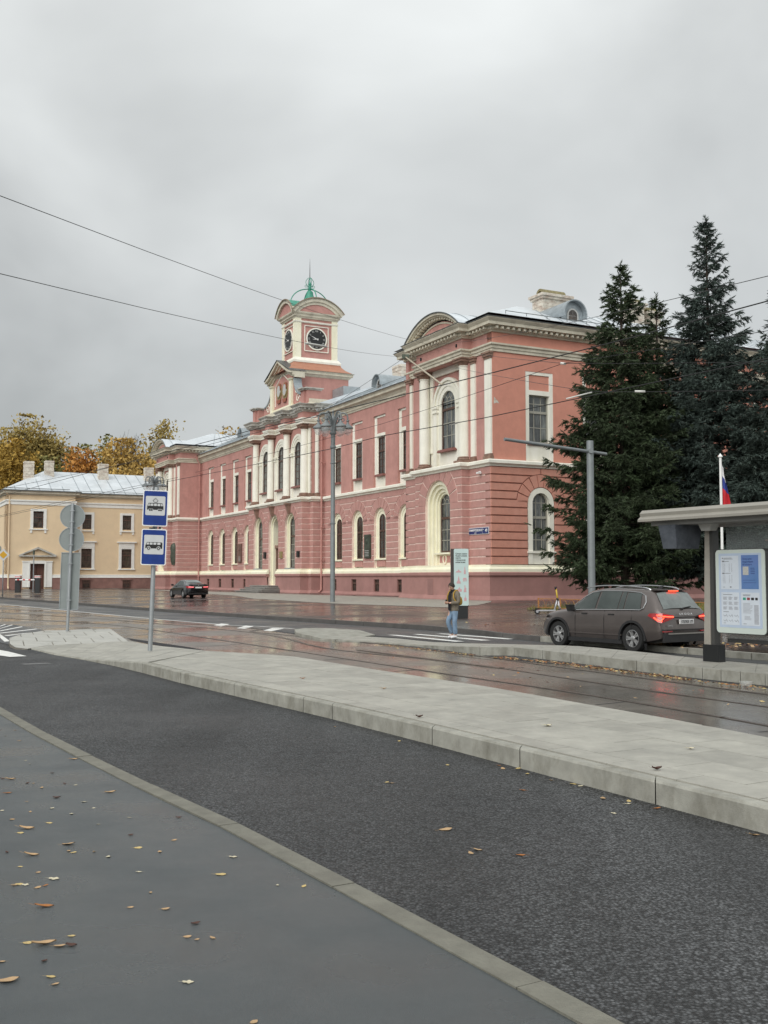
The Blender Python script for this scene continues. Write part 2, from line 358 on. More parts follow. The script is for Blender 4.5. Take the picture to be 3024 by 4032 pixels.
def isl_pt(s,t): # s arc length on near edge, t across 0..1
    a=pt_at(nearP,LN,s); 
    for i in range(1,len(nearP)):
        if LN[i]>=s-1e-9:
            k=(s-LN[i-1])/max(1e-6,LN[i]-LN[i-1]); b=farP[i-1].lerp(farP[i],k); break
    else: b=farP[-1]
    w=(b-a).length; return a,b,w
# core just under the slabs
mb=MB()
for i in range(len(secs)-1):
    a,b=nearP[i].lerp(farP[i],.03)-IO,farP[i]-IO; c,d=nearP[i+1].lerp(farP[i+1],.03)-IO,farP[i+1]-IO
    mb.add([(a.x,a.y,a.z-.012),(b.x,b.y,b.z-.012),(d.x,d.y,d.z-.012),(c.x,c.y,c.z-.012),(a.x,a.y,-.02),(b.x,b.y,-.02),(d.x,d.y,-.02),(c.x,c.y,-.02)],[(0,1,2,3),(0,4,7,3),(1,2,6,5)])
mb.build('core',CONCD,isl)
s=0.0; row=0
while s<LN[4]-.01:
    ln=min(1.0,LN[4]-s)
    e=min(s+ln,LN[-1])
    a0,b0_,w0=isl_pt(s+.005,0); a1,b1_,w1=isl_pt(e-.005,0)
    ncol=max(1,int(round(((w0+w1)/2-.2)/.62))); 
    for k in range(ncol):
        def pt(a,b,w,t): 
            t0=.2/w if w>.6 else .1; return a.lerp(b,t0+(1-t0)*t)
        g0=.004/max(w0,.5)
        t0,t1=k/ncol+g0,(k+1)/ncol-g0
        off=.0 if k%2 else .0
        q=[pt(a0,b0_,w0,t0)-IO,pt(a1,b1_,w1,t0)-IO,pt(a1,b1_,w1,t1)-IO,pt(a0,b0_,w0,t1)-IO]
        dz=random.uniform(-.002,.002)
        m=MB(); m.add([(v.x,v.y,v.z+dz) for v in q]+[(v.x,v.y,v.z-.03) for v in q],[(0,1,2,3),(0,4,5,1),(1,5,6,2),(2,6,7,3),(3,7,4,0)])
        m.build('paving_slab',random.choice([SLAB,SLAB,SLAB2]),isl)
    s=e; row+=1
def clip(poly,a,b,c): # keep a*x+b*y<=c
    out=[]
    for i in range(len(poly)):
        p=poly[i];q=poly[(i+1)%len(poly)];fp=a*p[0]+b*p[1]-c;fq=a*q[0]+b*q[1]-c
        if fp<=0: out.append(p)
        if fp*fq<0:
            t=fp/(fp-fq); out.append((p[0]+(q[0]-p[0])*t,p[1]+(q[1]-p[1])*t))
    return out
def area(p): return .5*sum(p[i][0]*p[(i+1)%len(p)][1]-p[(i+1)%len(p)][0]*p[i][1] for i in range(len(p)))
nin=offs([(p.x,p.y) for p in nearP[4:]],.2)
flat=[(x-IO.x,y-IO.y) for x,y in nin]+[(p.x-IO.x,p.y-IO.y) for p in reversed(farP[4:])]
e1=Vector((-.505,.863));e2=Vector((.863,.505))
for i in range(-30,14):
    for k in range(-4,14):
        l,w=.9,.6; o_=.45*(k%2)
        y0,y1=i*l+o_+.004,(i+1)*l+o_-.004; x0,x1=k*w+.004,(k+1)*w-.004; pl=flat
        for A,Bc,Cc in ((e1.x,e1.y,y1),(-e1.x,-e1.y,-y0),(e2.x,e2.y,x1),(-e2.x,-e2.y,-x0)):
            pl=clip(pl,A,Bc,Cc)
            if len(pl)<3: break
        if len(pl)>=3 and abs(area(pl))>.015:
            z=.2+random.uniform(-.0015,.0015); m=MB(); m.slab(pl,z-.03,z); m.build('paving_slab',random.choice([SLAB,SLAB,SLAB2]),isl)
# kerb stones along the road edge
js=[LN[2]]+[LN[3]]+[LN[4],LN[5],LN[6],LN[6]+2.45,LN[7]+.15,LN[8],LN[8]+1.7,LN[9],LN[9]+1.9,LN[9]+3.8,LN[9]+5.7,LN[9]+7.6]
js=[LN[0],LN[1]]+sorted(js)
for i in range(len(js)-1):
    a0,b0_,w0=isl_pt(js[i]+.007,0); a1,b1_,w1=isl_pt(js[i+1]-.007,0)
    q0=a0.lerp(b0_,.19/max(w0,.8)); q1=a1.lerp(b1_,.19/max(w1,.8))
    m=MB(); v=[a0,a1,q1,q0]; v=[p-IO for p in v]; dz=.004
    n_=Vector((a1.y-a0.y,-(a1.x-a0.x),0)).normalized()
    # rounded arris
    dd=(v[3]-v[0]).normalized()*.02
    m.add([(v[0].x,v[0].y,-.02),(v[1].x,v[1].y,-.02),(v[1].x,v[1].y,v[1].z-.015),(v[0].x,v[0].y,v[0].z-.015),
           (v[0].x+dd.x,v[0].y+dd.y,v[0].z+dz),(v[1].x+dd.x,v[1].y+dd.y,v[1].z+dz),(v[2].x,v[2].y,v[2].z+dz),(v[3].x,v[3].y,v[3].z+dz),(v[3].x,v[3].y,-.02),(v[2].x,v[2].y,-.02)],
          [(0,1,2,3),(3,2,5,4),(4,5,6,7),(7,6,9,8),(0,3,4,7,8),(1,9,6,5,2)])
    m.build('kerb_stone',CONC,isl)
# raised tip with diagonal slabs
tipf=[(60,352),(80,345),(160,322),(290,303),(440,300),(600,292),(720,292),(840,372),(500,385),(300,395),(180,408),(100,392),(65,372)]
TZ=.19
tipz=[.19,.19,.19,.19,.19,.19,.18,.05,.055,.06,.09,.14,.17]
def planefit(pts):
    A=np.array([(p[0],p[1],1) for p in pts]);z=np.array([p[2] for p in pts]);c,_,_,_=np.linalg.lstsq(A,z,rcond=None); return lambda x,y:float(c[0]*x+c[1]*y+c[2])
def tslab(pl,f,lo,hi,abslo=None):
    n=len(pl); vs=[(x,y,f(x,y)+lo if abslo is None else abslo) for x,y in pl]+[(x,y,f(x,y)+hi) for x,y in pl]
    return MB().add(vs,[tuple(range(n-1,-1,-1)),tuple(range(n,2*n))]+[(i,(i+1)%n,(i+1)%n+n,i+n) for i in range(n)])
tip=[Vector(B1(x,y,z)) for (x,y),z in zip(tipf,tipz)]
def pdist(p,pts): return min(((a+(b-a)*max(0,min(1,(p-a).dot(b-a)/(b-a).length_squared)))-p).length for a,b in zip(pts[:-1],pts[1:]))
_bk=[Vector((p.x-IO.x,p.y-IO.y)) for p in tip[0:7]]; _fr=[Vector((p.x-IO.x,p.y-IO.y)) for p in tip[7:11]]
def tf(x,y):
    p=Vector((x,y)); a=pdist(p,_fr); b=pdist(p,_bk); return .034+.156*a/max(1e-6,a+b)
tslab([(p.x-IO.x,p.y-IO.y) for p in tip],tf,0,-.007,-.02).build('island_tip_core',mat('dirty joint filling',(.2,.185,.155),.9,.3,6),isl)
tp=[(p.x-IO.x,p.y-IO.y) for p in tip]
ca,sa=math.cos(R(111)),math.sin(R(111))
for i in range(-30,30):
    for k in range(-24,24):
        w,l=1.25,.8
        x0,x1=i*w+.022,(i+1)*w-.022; y0,y1=(k+.5*(i%2))*l+.016,(k+1+.5*(i%2))*l-.016
        pl=tp
        for (A,Bc,Cc) in ((ca,sa,x1),(-ca,-sa,-x0),(-sa,ca,y1),(sa,-ca,-y0)):
            pl=clip(pl,A,Bc,Cc)
            if len(pl)<3: break
        if len(pl)>=3 and abs(area(pl))>.04:
            tslab(pl,tf,-.03,random.uniform(-.002,.002)).build('paving_slab',SLABL,isl)
# ---- tram bed
bedL=offs([(p.x,p.y) for p in farP[2:]],0)
farplat_near=[B2(360,217),B2(700,262),B2(1000,298),B2(1230,318),B3(0,248),B3(400,275),B3(820,325),B3(1240,375),B3(1659,425)]
fn=[Vector(p) for p in farplat_near]; fn.append(fn[-1]+(fn[-1]-fn[-2]).normalized()*16)
wl=[B1(-400,92),B1(0,132),B1(500,182),B1(1000,230),B1(1500,272),B2(220,205)]
leftlow=[B1(-400,300),B1(0,262),B1(100,268),B1(290,312),B1(600,300),B1(720,300)]
bed=[(p[0],p[1]) for p in wl]+[(p.x,p.y) for p in fn]+[(farP[-1].x+.0,farP[-1].y)]+[(p.x,p.y) for p in reversed(farP[3:-1])]+[B1(840,374)[:2]]+[p[:2] for p in reversed(leftlow)]
mb=MB(); mb.add([(x,y,.006) for x,y in bed],[tuple(range(len(bed)))]); bedo=mb.build('tram_bed',TRAMC)
bm=bmesh.new(); bm.from_mesh(bedo.data); bmesh.ops.triangulate(bm,faces=bm.faces); bm.to_mesh(bedo.data); bm.free(); tag(bedo,kind='structure')
# rails
def rail(pts,label):
    P=catm([Vector((p[0],p[1],0)) for p in pts],5)
    t=thing('tram_rail',label,'rail',tuple(P[0])); o=t.location
    def strip(P,w0,w1,z0,z1,name,m):
        mb=MB()
        a=offs([(p.x,p.y) for p in P],w0);b=offs([(p.x,p.y) for p in P],w1); n=len(a)
        vs=[(x-o.x,y-o.y,z1) for x,y in a]+[(x-o.x,y-o.y,z1) for x,y in b]+[(x-o.x,y-o.y,z0) for x,y in a]+[(x-o.x,y-o.y,z0) for x,y in b]
        fs=[]
        for i in range(n-1): fs+=[(i,i+1,n+i+1,n+i),(i,2*n+i,2*n+i+1,i+1),(n+i,n+i+1,3*n+i+1,3*n+i)]
        mb.add(vs,fs).build(name,m,t)
    strip(P,-.03,.03,.0,.018,'rail_head',RAILM); strip(P,.03,.085,.0,.0095,'flange_groove',GROOVE); strip(P,-.05,-.03,.0,.0095,'joint',GROOVE)
RL=[
 ([B1(-300,140),B1(0,160),B1(400,190),B1(1000,243),B1(1659,290),B2(0,193),B2(560,245),B2(1150,315),B2(1659,385),B3(1659,465)],'tram rail nearest the far platform kerb'),
 ([B1(-300,170),B1(0,185),B1(400,212),B1(800,240),B1(1659,320),B2(400,283),B2(1100,357),B2(1659,440),B3(900,440),B3(1659,545)],'middle tram rail with a pale reflection along it'),
 ([B1(-300,205),B1(0,222),B1(350,243),B1(800,275),B2(0,264),B2(600,355),B2(1100,430),B2(1659,512),B3(1300,600),B3(1659,665)],'tram rail nearest the foreground platform')]
for pts,lab in RL:
    p=list(pts); a=Vector(p[-1]);b=Vector(p[-2]); p.append(tuple(a+(a-b).normalized()*9)); rail(p,lab)
# tram bed slabs: transverse/longitudinal joints and raised checker plates
jm=MB()
def jline(a,b,w=.03,z=.0085):
    a=Vector(a);b=Vector(b);d=(b-a).normalized();n=Vector((-d.y,d.x,0))*w/2
    jm.add([(a.x-n.x,a.y-n.y,z),(b.x-n.x,b.y-n.y,z),(b.x+n.x,b.y+n.y,z),(a.x+n.x,a.y+n.y,z)],[(0,1,2,3)])
for a,b in ((B2(380,345),B2(490,341)),(B2(765,408),B2(880,400)),(B3(560,530),B3(740,512)),(B1(820,340),B1(1050,328)),(B1(1260,413),B1(1590,392)),(B1(1590,392),B1(1659,400)),(B3(1600,705),B3(1659,700)),(B2(1100,325),B2(1300,345)),(B1(500,290),B1(860,292)),(B3(0,297),B3(100,290))): jline(a,b,.05)
tag(jm.build('slab_joints',GROOVE),kind='structure')
def low_strip(name,a,b,w,m,label):
    a=Vector(a);b=Vector(b);t=thing(name,label,'steel plate',tuple(a)); d=(b-a);n=Vector((-d.y,d.x,0)).normalized()*w
    q=[Vector((0,0,0)),d,d+n,n]; MB().slab([(v.x,v.y) for v in q],.0,.03).build('plate',RAILM,t)
low_strip('rail_cover_plate',B2(558,293),B2(1330,393),.16,RAILM,'long low wet steel cover strip lying between the tram rails')
dk=MB(); dk.add([tuple(Vector(B1(*p,.012))) for p in ((830,352),(860,368),(1150,420),(1340,433),(1240,412),(1000,377))],[(0,1,2,3,4,5)]); tag(dk.build('asphalt_patch',mat('dark patch asphalt',(.03,.03,.032),.8,.3,5,spec=.2)),kind='structure')
# ---- far lane
lane=[B1(-600,78),B1(0,95),B1(500,135),B1(1000,175),B1(1659,222),B2(500,150),B2(930,185),B2(1200,200),B2(1400,228)]
ln=[Vector(p) for p in lane]; ln+= [Vector((8.3,25.8,0)),Vector((9.3,24.2,0)),Vector((24,1.5,0))]
back=[Vector((17,0,0)),Vector(B3(1659,272)),Vector(B3(800,185)),Vector(B3(400,150)),Vector(B2(1200,255)),Vector(B2(660,212)),Vector(B2(220,200))]+[Vector(p) for p in reversed(wl[:-1])]
allp=[(p.x,p.y,.005) for p in ln+back]
lm=MB(); lm.add(allp,[tuple(range(len(allp)))]); lo=lm.build('far_lane',ASPF)
bm=bmesh.new(); bm.from_mesh(lo.data); bmesh.ops.triangulate(bm,faces=bm.faces); bm.to_mesh(lo.data); bm.free(); tag(lo,kind='structure')
# ---- road markings
def ribbon(P,w,z): 
    a=offs([(p[0],p[1]) for p in P],-w/2);b=offs([(p[0],p[1]) for p in P],w/2);n=len(a);mb=MB()
    return mb.add([(x,y,z) for x,y in a]+[(x,y,z) for x,y in b],[(i,i+1,n+i+1,n+i) for i in range(n-1)])
tag(ribbon([B1(-300,106),B1(0,130),B1(500,180),B1(1000,228),B1(1500,270),B2(30,162),B2(215,175)],.16,.012).build('lane_line',LINE),kind='structure')
def poly(name,pts,z,m,f=B1): 
    mb=MB(); mb.add([f(x,y,z) for x,y in pts],[tuple(range(len(pts)))]); return tag(mb.build(name,m),kind='structure')
poly('road_marking',[(1390,268),(1445,257),(1500,261),(1445,276)],.013,LINE)
poly('road_marking',[(1545,288),(1605,270),(1659,275),(1600,291)],.013,LINE)
poly('road_marking',[(50,183),(100,170),(165,172),(95,187)],.013,LINE,B2)
for q in ([(725,207),(775,207),(1145,242),(1095,244)],[(860,203),(905,203),(1290,236),(1240,238)],[(990,200),(1035,200),(1425,228),(1380,231)]): poly('crossing_stripe',q,.012,LINE,B2)
# dark asphalt with hatching in front of the tip
poly('hatched_asphalt',[(-350,262),(0,262),(100,266),(285,300),(160,322),(60,352),(60,395),(0,380),(-350,300)],.0095,ASPF)
poly('crossing_stripe',[(0,430),(55,440),(175,470),(65,475),(0,466),(-200,440)],.013,LINE)
for q in ([(0,325),(65,372),(30,376),(0,350)],[(25,335),(185,318),(160,323),(50,338)],[(0,318),(235,291),(245,294),(0,322)],[(0,303),(140,276),(150,279),(0,308)],[(0,288),(75,265),(85,267),(0,291)],[(0,273),(30,262),(40,264),(0,277)]): poly('hatch_line',q,.013,LINE)
poly('worn_marking',[(130,520),(300,513),(345,518),(160,526)],.003,mat('worn marking',(.13,.13,.13),.6,.3,8))
# ---- far platform (with shelter)
FPn=[B2(440,232,.05),B2(700,250,.03),B2(900,264,.05),B2(1040,270,.1),B2(1230,275,.2),B3(0,158,.2),B3(400,200,.2),B3(820,250,.2),B3(1240,295,.2),B3(1659,335,.2)]
FPf=[B2(570,215,.05),B2(790,228,.03),B2(960,247,.04),B2(1100,252,.08),B2(1300,257,.18),B3(60,142,.2),B3(450,152,.2),B3(870,193,.2),B3(1330,243,.2),B3(1659,272,.2)]
FPn=[Vector(p) for p in FPn];FPf=[Vector(p) for p in FPf]; dd=(FPn[-1]-FPn[-2]).normalized(); FPn.append(FPn[-1]+dd*12);FPf.append(FPf[-1]+dd*12)
fp=thing('tram_platform','grey tram island behind the rails carrying the glass shelter, leaves along its kerb','platform',(FPn[4].x,FPn[4].y,0)); FO=fp.location.copy()
L1=path_len(FPn); 
mb=MB()
for i in range(len(FPn)-1):
    a,b,c,d=[v-FO for v in (FPn[i].lerp(FPf[i],.04),FPf[i],FPf[i+1],FPn[i+1].lerp(FPf[i+1],.04))]
    mb.add([(a.x,a.y,a.z-.012),(b.x,b.y,b.z-.0),(c.x,c.y,c.z-.0),(d.x,d.y,d.z-.012),(a.x,a.y,-.02),(b.x,b.y,-.02),(c.x,c.y,-.02),(d.x,d.y,-.02)],[(0,1,2,3),(0,4,7,3),(1,2,6,5)])
mb.build('core',CONC,fp)
def fpt(s):
    for i in range(1,len(FPn)):
        if L1[i]>=s-1e-9:
            k=(s-L1[i-1])/max(1e-6,L1[i]-L1[i-1]); return FPn[i-1].lerp(FPn[i],k),FPf[i-1].lerp(FPf[i],k)
    return FPn[-1],FPf[-1]
s=0
while s<L1[-1]-6:
    e=s+1.0; a,b=fpt(s+.005);d,c=fpt(e-.005); w=(b-a).length; nc=max(1,int(round((w-.2)/.7)))
    for k in range(nc):
        t0=.18/w;u0=t0+(1-t0)*(k/nc+.004);u1=t0+(1-t0)*((k+1)/nc-.004)
        q=[a.lerp(b,u0)-FO,d.lerp(c,u0)-FO,d.lerp(c,u1)-FO,a.lerp(b,u1)-FO]
        m=MB(); z=random.uniform(.004,.007); m.add([(v.x,v.y,v.z+z) for v in q]+[(v.x,v.y,v.z-.03) for v in q],[(0,1,2,3),(0,4,5,1),(1,5,6,2),(2,6,7,3),(3,7,4,0)]); m.build('paving_slab',SLAB2,fp)
    s=e
jj=[L1[2],L1[3],L1[4],L1[4]+1,L1[4]+2.2,L1[6],L1[7],L1[8],L1[8]+.45,L1[8]+.9,L1[8]+1.45,L1[9],L1[9]+2,L1[9]+4,L1[9]+6,L1[9]+8]
for i in range(len(jj)-1):
    a,b=fpt(jj[i]+.006);d,c=fpt(jj[i+1]-.006); w=(b-a).length
    q0=a.lerp(b,.17/w)-FO;q1=d.lerp(c,.17/w)-FO;a=a-FO;d=d-FO
    m=MB(); m.add([(a.x,a.y,-.02),(d.x,d.y,-.02),(d.x,d.y,d.z+.006),(a.x,a.y,a.z+.006),(q0.x,q0.y,q0.z+.006),(q1.x,q1.y,q1.z+.006),(q1.x,q1.y,-.02),(q0.x,q0.y,-.02)],[(0,1,2,3),(3,2,5,4),(4,5,6,7),(0,3,4,7),(1,6,5,2)])
    m.build('kerb_stone',CONC,fp)
tipp=[Vector(B2(x,y,z)) for x,y,z in ((220,178,.13),(280,171,.13),(420,170,.12),(575,178,.1),(660,208,.03),(560,224,.04),(440,232,.05),(360,222,.08),(230,193,.13))]
ff=planefit([(p.x-FO.x,p.y-FO.y,p.z) for p in tipp]); tslab([(p.x-FO.x,p.y-FO.y) for p in tipp],ff,0,0,-.02).build('island_tip',CONC,fp)
# ---- plaza, rising gently towards the building
KP=[B1(-600,70),B1(0,95),B1(500,135),B1(1000,175),B1(1659,222),B2(500,150),B2(860,172),B2(1000,182),B2(1060,190),B2(1200,200),B2(1400,228)]
KP=[Vector((p[0],p[1],0)) for p in KP]; KP=[KP[0]+(KP[0]-KP[1]).normalized()*60]+KP+[Vector((8.3,25.8,0)),Vector((9.3,24.2,0)),Vector((24,1.5,0)),Vector((44,-26,0))]
KS=[(KP[i].xy,KP[i+1].xy) for i in range(len(KP)-1)]
def kd(x,y):
    p=Vector((x,y)); return min(((a+(b-a)*max(0,min(1,(p-a).dot(b-a)/(b-a).length_squared)))-p).length for a,b in KS)
def zp(x,y): return .15+.35*min(1,kd(x,y)/17.5)
mb=MB(); rows=[0,3,6,9,12,15,17.5,26,60,200]; nk=len(KP)
nrm=Vector((.857,.515,0))
kz=[.15]*nk
vs=[]
for r in rows:
    for i,p in enumerate(KP):
        q=p+nrm*r if r<100 else p+nrm*r+Vector((0,0,0)); vs.append((q.x,q.y,.15 if r==0 else zp(q.x,q.y)))
fs=[]
for j in range(len(rows)-1):
    for i in range(nk-1): fs.append((j*nk+i,j*nk+i+1,(j+1)*nk+i+1,(j+1)*nk+i))
pz=MB().add(vs,fs).build('plaza',PLAZ,smooth=True); tag(pz,kind='structure')
# plaza kerb: dark face, stones one by one on the stretch in view
LK=path_len(KP)
def kpt(s): return pt_at(KP,LK,s)
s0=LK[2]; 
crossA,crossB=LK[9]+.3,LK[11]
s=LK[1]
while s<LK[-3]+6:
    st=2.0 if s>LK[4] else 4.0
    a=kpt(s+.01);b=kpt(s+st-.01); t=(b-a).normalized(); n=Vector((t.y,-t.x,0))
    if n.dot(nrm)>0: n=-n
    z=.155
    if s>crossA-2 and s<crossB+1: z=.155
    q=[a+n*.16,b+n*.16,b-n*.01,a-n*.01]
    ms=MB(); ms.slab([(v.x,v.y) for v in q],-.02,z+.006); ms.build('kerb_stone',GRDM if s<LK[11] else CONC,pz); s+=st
# ramp of the lowered kerb at the crossing + pale paving near building
lp=[G(0,0)]
pav=[(-46,160),(-18.97,101.7),(-15.5,93),(-12.5,86.6),(-9.59,76.65),(-3.12,63.64),(3.4,54.9),(5.2,57.6),(6.3,61.5),(6.9,66),(-4,84),(-38,140)]
mp_=MB(); mp_.add([(x,y,zp(x,y)+.012) for x,y in pav],[tuple(range(len(pav)))]); po=mp_.build('light_paving',SLAB2)
bm=bmesh.new(); bm.from_mesh(po.data); bmesh.ops.triangulate(bm,faces=bm.faces); bmesh.ops.subdivide_edges(bm,edges=bm.edges,cuts=5,use_grid_fill=True)
for v in bm.verts: v.co.z=zp(v.co.x,v.co.y)+.012
bm.to_mesh(po.data); bm.free(); tag(po,kind='structure')
# ================= PINK PALACE BUILDING
C0=(6.6644,64.6532,.5); TH=R(26.9)
PB=thing('palace_building','long two-storey rose palace building with cream columns and a square clock tower','building',C0,TH-PI/2)
ROT90=Matrix.Rotation(PI/2,4,'Z')
def Bd(mb,name,m=None,smooth=False,ang=35,parent=None): return mb.build(name,m,parent or PB,smooth,ang)
def wall(mb,a0,a1,z0,z1,d0,d1,ops):
    ops=sorted(ops); x=a0
    for cx,hw,zb,zs,arch in ops:
        if cx-hw>x: mb.box(x,cx-hw,d0,d1,z0,z1)
        if zb>z0: mb.box(cx-hw,cx+hw,d0,d1,z0,zb)
        if arch:
            n=14
            for i in range(n):
                t0=PI-PI*i/n;t1=PI-PI*(i+1)/n
                mb.prism([(cx+hw*math.cos(t0),zs+hw*math.sin(t0)),(cx+hw*math.cos(t1),zs+hw*math.sin(t1)),(cx+hw*math.cos(t1),z1),(cx+hw*math.cos(t0),z1)],d0,d1)
        else: mb.box(cx-hw,cx+hw,d0,d1,zs,z1)
        x=cx+hw
    if x<a1: mb.box(x,a1,d0,d1,z0,z1)
def rust(mb,a0,a1,z0,z1,d0,ops,n=12,ring=.95,dep=.035,gap=.075):
    h=(z1-z0)/n
    def blk(z,o,mid):
        cx,hw,zb,zs,arch=o
        if mid<zb-.05: return 0
        if mid<=zs+.1: return hw+.0
        rv=hw+ring; q=rv*rv-(z-zs)**2
        return math.sqrt(q) if q>0 else 0
    MS_=5
    for k in range(n):
        za=z0+k*h+gap/2; zb_=z0+(k+1)*h-gap/2; mid=(za+zb_)/2; zs_=[za+(zb_-za)*q/(MS_-1) for q in range(MS_)]
        edges=[(a0,a0)]
        for o in sorted(ops):
            ls=[blk(z_,o,mid) for z_ in zs_]
            if max(ls)<=0: continue
            edges.append([o[0]-v for v in ls]); edges.append([o[0]+v for v in ls])
        edges[0]=[a0]*MS_; edges.append([a1]*MS_)
        for i in range(0,len(edges)-1,2):
            A,B_=edges[i],edges[i+1]
            if max(b-a for a,b in zip(A,B_))<.06: continue
            e=gap*.5 if i>0 else 0; f=gap*.5 if i+2<len(edges) else 0; bv=.012
            L_=[(A[q]+e,zs_[q]) for q in range(MS_)]; R_=[(max(A[q]+e+.01,B_[q]-f),zs_[q]) for q in range(MS_)]
            if all(v==A[0] for v in A): L_=[L_[0],L_[-1]]
            if all(v==B_[0] for v in B_): R_=[R_[0],R_[-1]]
            P0=L_+R_[::-1]; mx0=sum(p[0] for p in P0)/len(P0)
            P1=[(x+(bv if x<mx0 else -bv),z+(bv if z<mid else -bv)) if (abs(z-za)<1e-6 or abs(z-zb_)<1e-6) else (x+(bv if x<mx0 else -bv),z) for x,z in P0]
            nn_=len(P0); vs=[(x,d0,z) for x,z in P0]+[(x,d0-dep,z) for x,z in P1]
            mb.add(vs,[tuple(range(nn_,2*nn_))]+[(q,(q+1)%nn_,nn_+(q+1)%nn_,nn_+q) for q in range(nn_)])
    for cx,hw,zb,zs,arch in ops:
        if not arch: continue
        nv=9
        for i in range(nv):
            t0=PI*i/nv+.022;t1=PI*(i+1)/nv-.022; pts=[]
            r1=hw+ring-gap/2; r0=hw+.02
            m_=3
            for j in range(m_+1):
                t=t0+(t1-t0)*j/m_; pts.append((cx+r0*math.cos(t),zs+r0*math.sin(t)))
            for j in range(m_,-1,-1):
                t=t0+(t1-t0)*j/m_; s_=math.sin(t); rr=r1
                if zs+rr*s_>z1-.02: rr=(z1-.02-zs)/s_
                pts.append((cx+rr*math.cos(t),zs+rr*s_))
            mb.prism(pts,d0,d0-dep-.012*(i%2))
# ---- windows: cached types
WT={}
def win_type(key,hw,h,arch,cols,rows_,frm,pane,bars,trans=None,fan=False):
    if key in WT: return WT[key]
    zs=h-hw if arch else h; fw=.09
    f=MB()
    f.use(frm)
    f.box(-hw,-hw+fw,0,.12,0,zs); f.box(hw-fw,hw,0,.12,0,zs); f.box(-hw+fw,hw-fw,0,.12,0,fw)
    if arch: f.arc(0,zs,hw-fw,hw,0,.12,seg=14)
    else: f.box(-hw+fw,hw-fw,0,.12,h-fw,h)
    tr=trans if trans else zs*.62
    f.box(-hw+fw,hw-fw,-.02,.12,tr-.08,tr+.08)
    f.use(bars); b=.025
    if cols>1:
        for i in range(1,cols):
            x=-hw+2*hw*i/cols; top=zs+ (math.sqrt(max(0,(hw-fw)**2-x*x)) if arch else 0)-(0 if arch else fw)
            if fan: top=zs
            f.box(x-b,x+b,.03,.09,fw,tr-.08); f.box(x-b,x+b,.03,.09,tr+.08,top)
    for i in range(1,rows_):
        z=fw+(tr-.08-fw)*i/rows_; f.box(-hw+fw,hw-fw,.035,.085,z-b,z+b)
    if arch and tr<zs-.2: f.box(-hw+fw,hw-fw,.035,.085,zs-b,zs+b)
    elif not arch:
        z=(tr+h)/2; f.box(-hw+fw,hw-fw,.035,.085,z-b,z+b)
    if fan:
        f.arc(0,zs,.26,.31,.03,.08,seg=8)
        for a in (40,90,140): 
            c,s_=math.cos(R(a)),math.sin(R(a)); f.tube([(c*.3,.055,zs+s_*.3),(c*(hw-fw),.055,zs+s_*(hw-fw))],.024,4)
    fm=f.mesh(key+'_frame')
    # panes, cell by cell
    panes=[]
    xs=[-hw+2*hw*i/cols for i in range(cols+1)]
    zz=[fw+(tr-fw)*i/rows_ for i in range(rows_+1)]
    for i in range(cols):
        for j in range(rows_):
            p=MB(); t=random.uniform(-.006,.006); p.add([(xs[i],.06,zz[j]),(xs[i+1],.06+t,zz[j]),(xs[i+1],.06+t,zz[j+1]),(xs[i],.06,zz[j+1])],[(0,1,2,3)]); panes.append(p.mesh('pane',pane,fix=False))
        def top(x): return zs+math.sqrt(max(0,hw*hw-x*x)) if arch else h
        p=MB(); n=5; X=[xs[i]+(xs[i+1]-xs[i])*k/n for k in range(n+1)]
        p.add([(xs[i],.061,tr),(xs[i+1],.061,tr)]+[(x,.061,top(x)) for x in reversed(X)],[tuple(range(n+3))]); panes.append(p.mesh('pane',pane,fix=False))
    WT[key]=(fm,panes,hw,h); return WT[key]
def put_win(key,x,y,z,rz=0,parent=None,sill=None,name='window',lab=None):
    fm,panes,hw,h=WT[key]
    w=obj(name,fm,parent or PB,(x,y,z),rz)
    for p in panes: obj('pane',p,w)
    if sill:
        sk=key+'_sill'
        if sk not in WT:
            m=MB(); m.frus((-hw-.18,hw+.18,-sill,.02,-.17),(-hw-.12,hw+.12,-sill+.04,.02,0.0)); WT[sk]=m.mesh('sill',SILLM)
        obj('sill',WT[sk],w)
    if lab: w['label']=lab
    return w
win_type('wing_up',.6,3.1,False,2,3,WOOD,PANE,WOOD,trans=1.95)
win_type('wing_low',.6,3.75,True,2,3,WOOD,PANE,WOOD,trans=2.25)
win_type('pav_up',.9,4.2,True,3,3,WOOD,PANEG,WOODL,trans=2.75,fan=True)
win_type('pav_low',.78,4.05,True,2,3,WOOD,PANEG,WOODL,trans=2.3,fan=True)
win_type('cen_up',.95,4.35,True,2,4,WOOD,PANEG,WOOD,trans=2.85)
win_type('cen_low',.95,5.0,True,2,4,WOOD,PANEG,WOODL,trans=3.0)
win_type('side_up',.8,3.1,False,3,2,WOODL,PANEG,WOODL,trans=2.0)
win_type('side_low',.66,3.8,True,3,3,WOODL,PANEG,WOODL,trans=2.2)
win_type('base',.5,1.1,False,2,1,WOOD,PANE,WOOD,trans=.7)
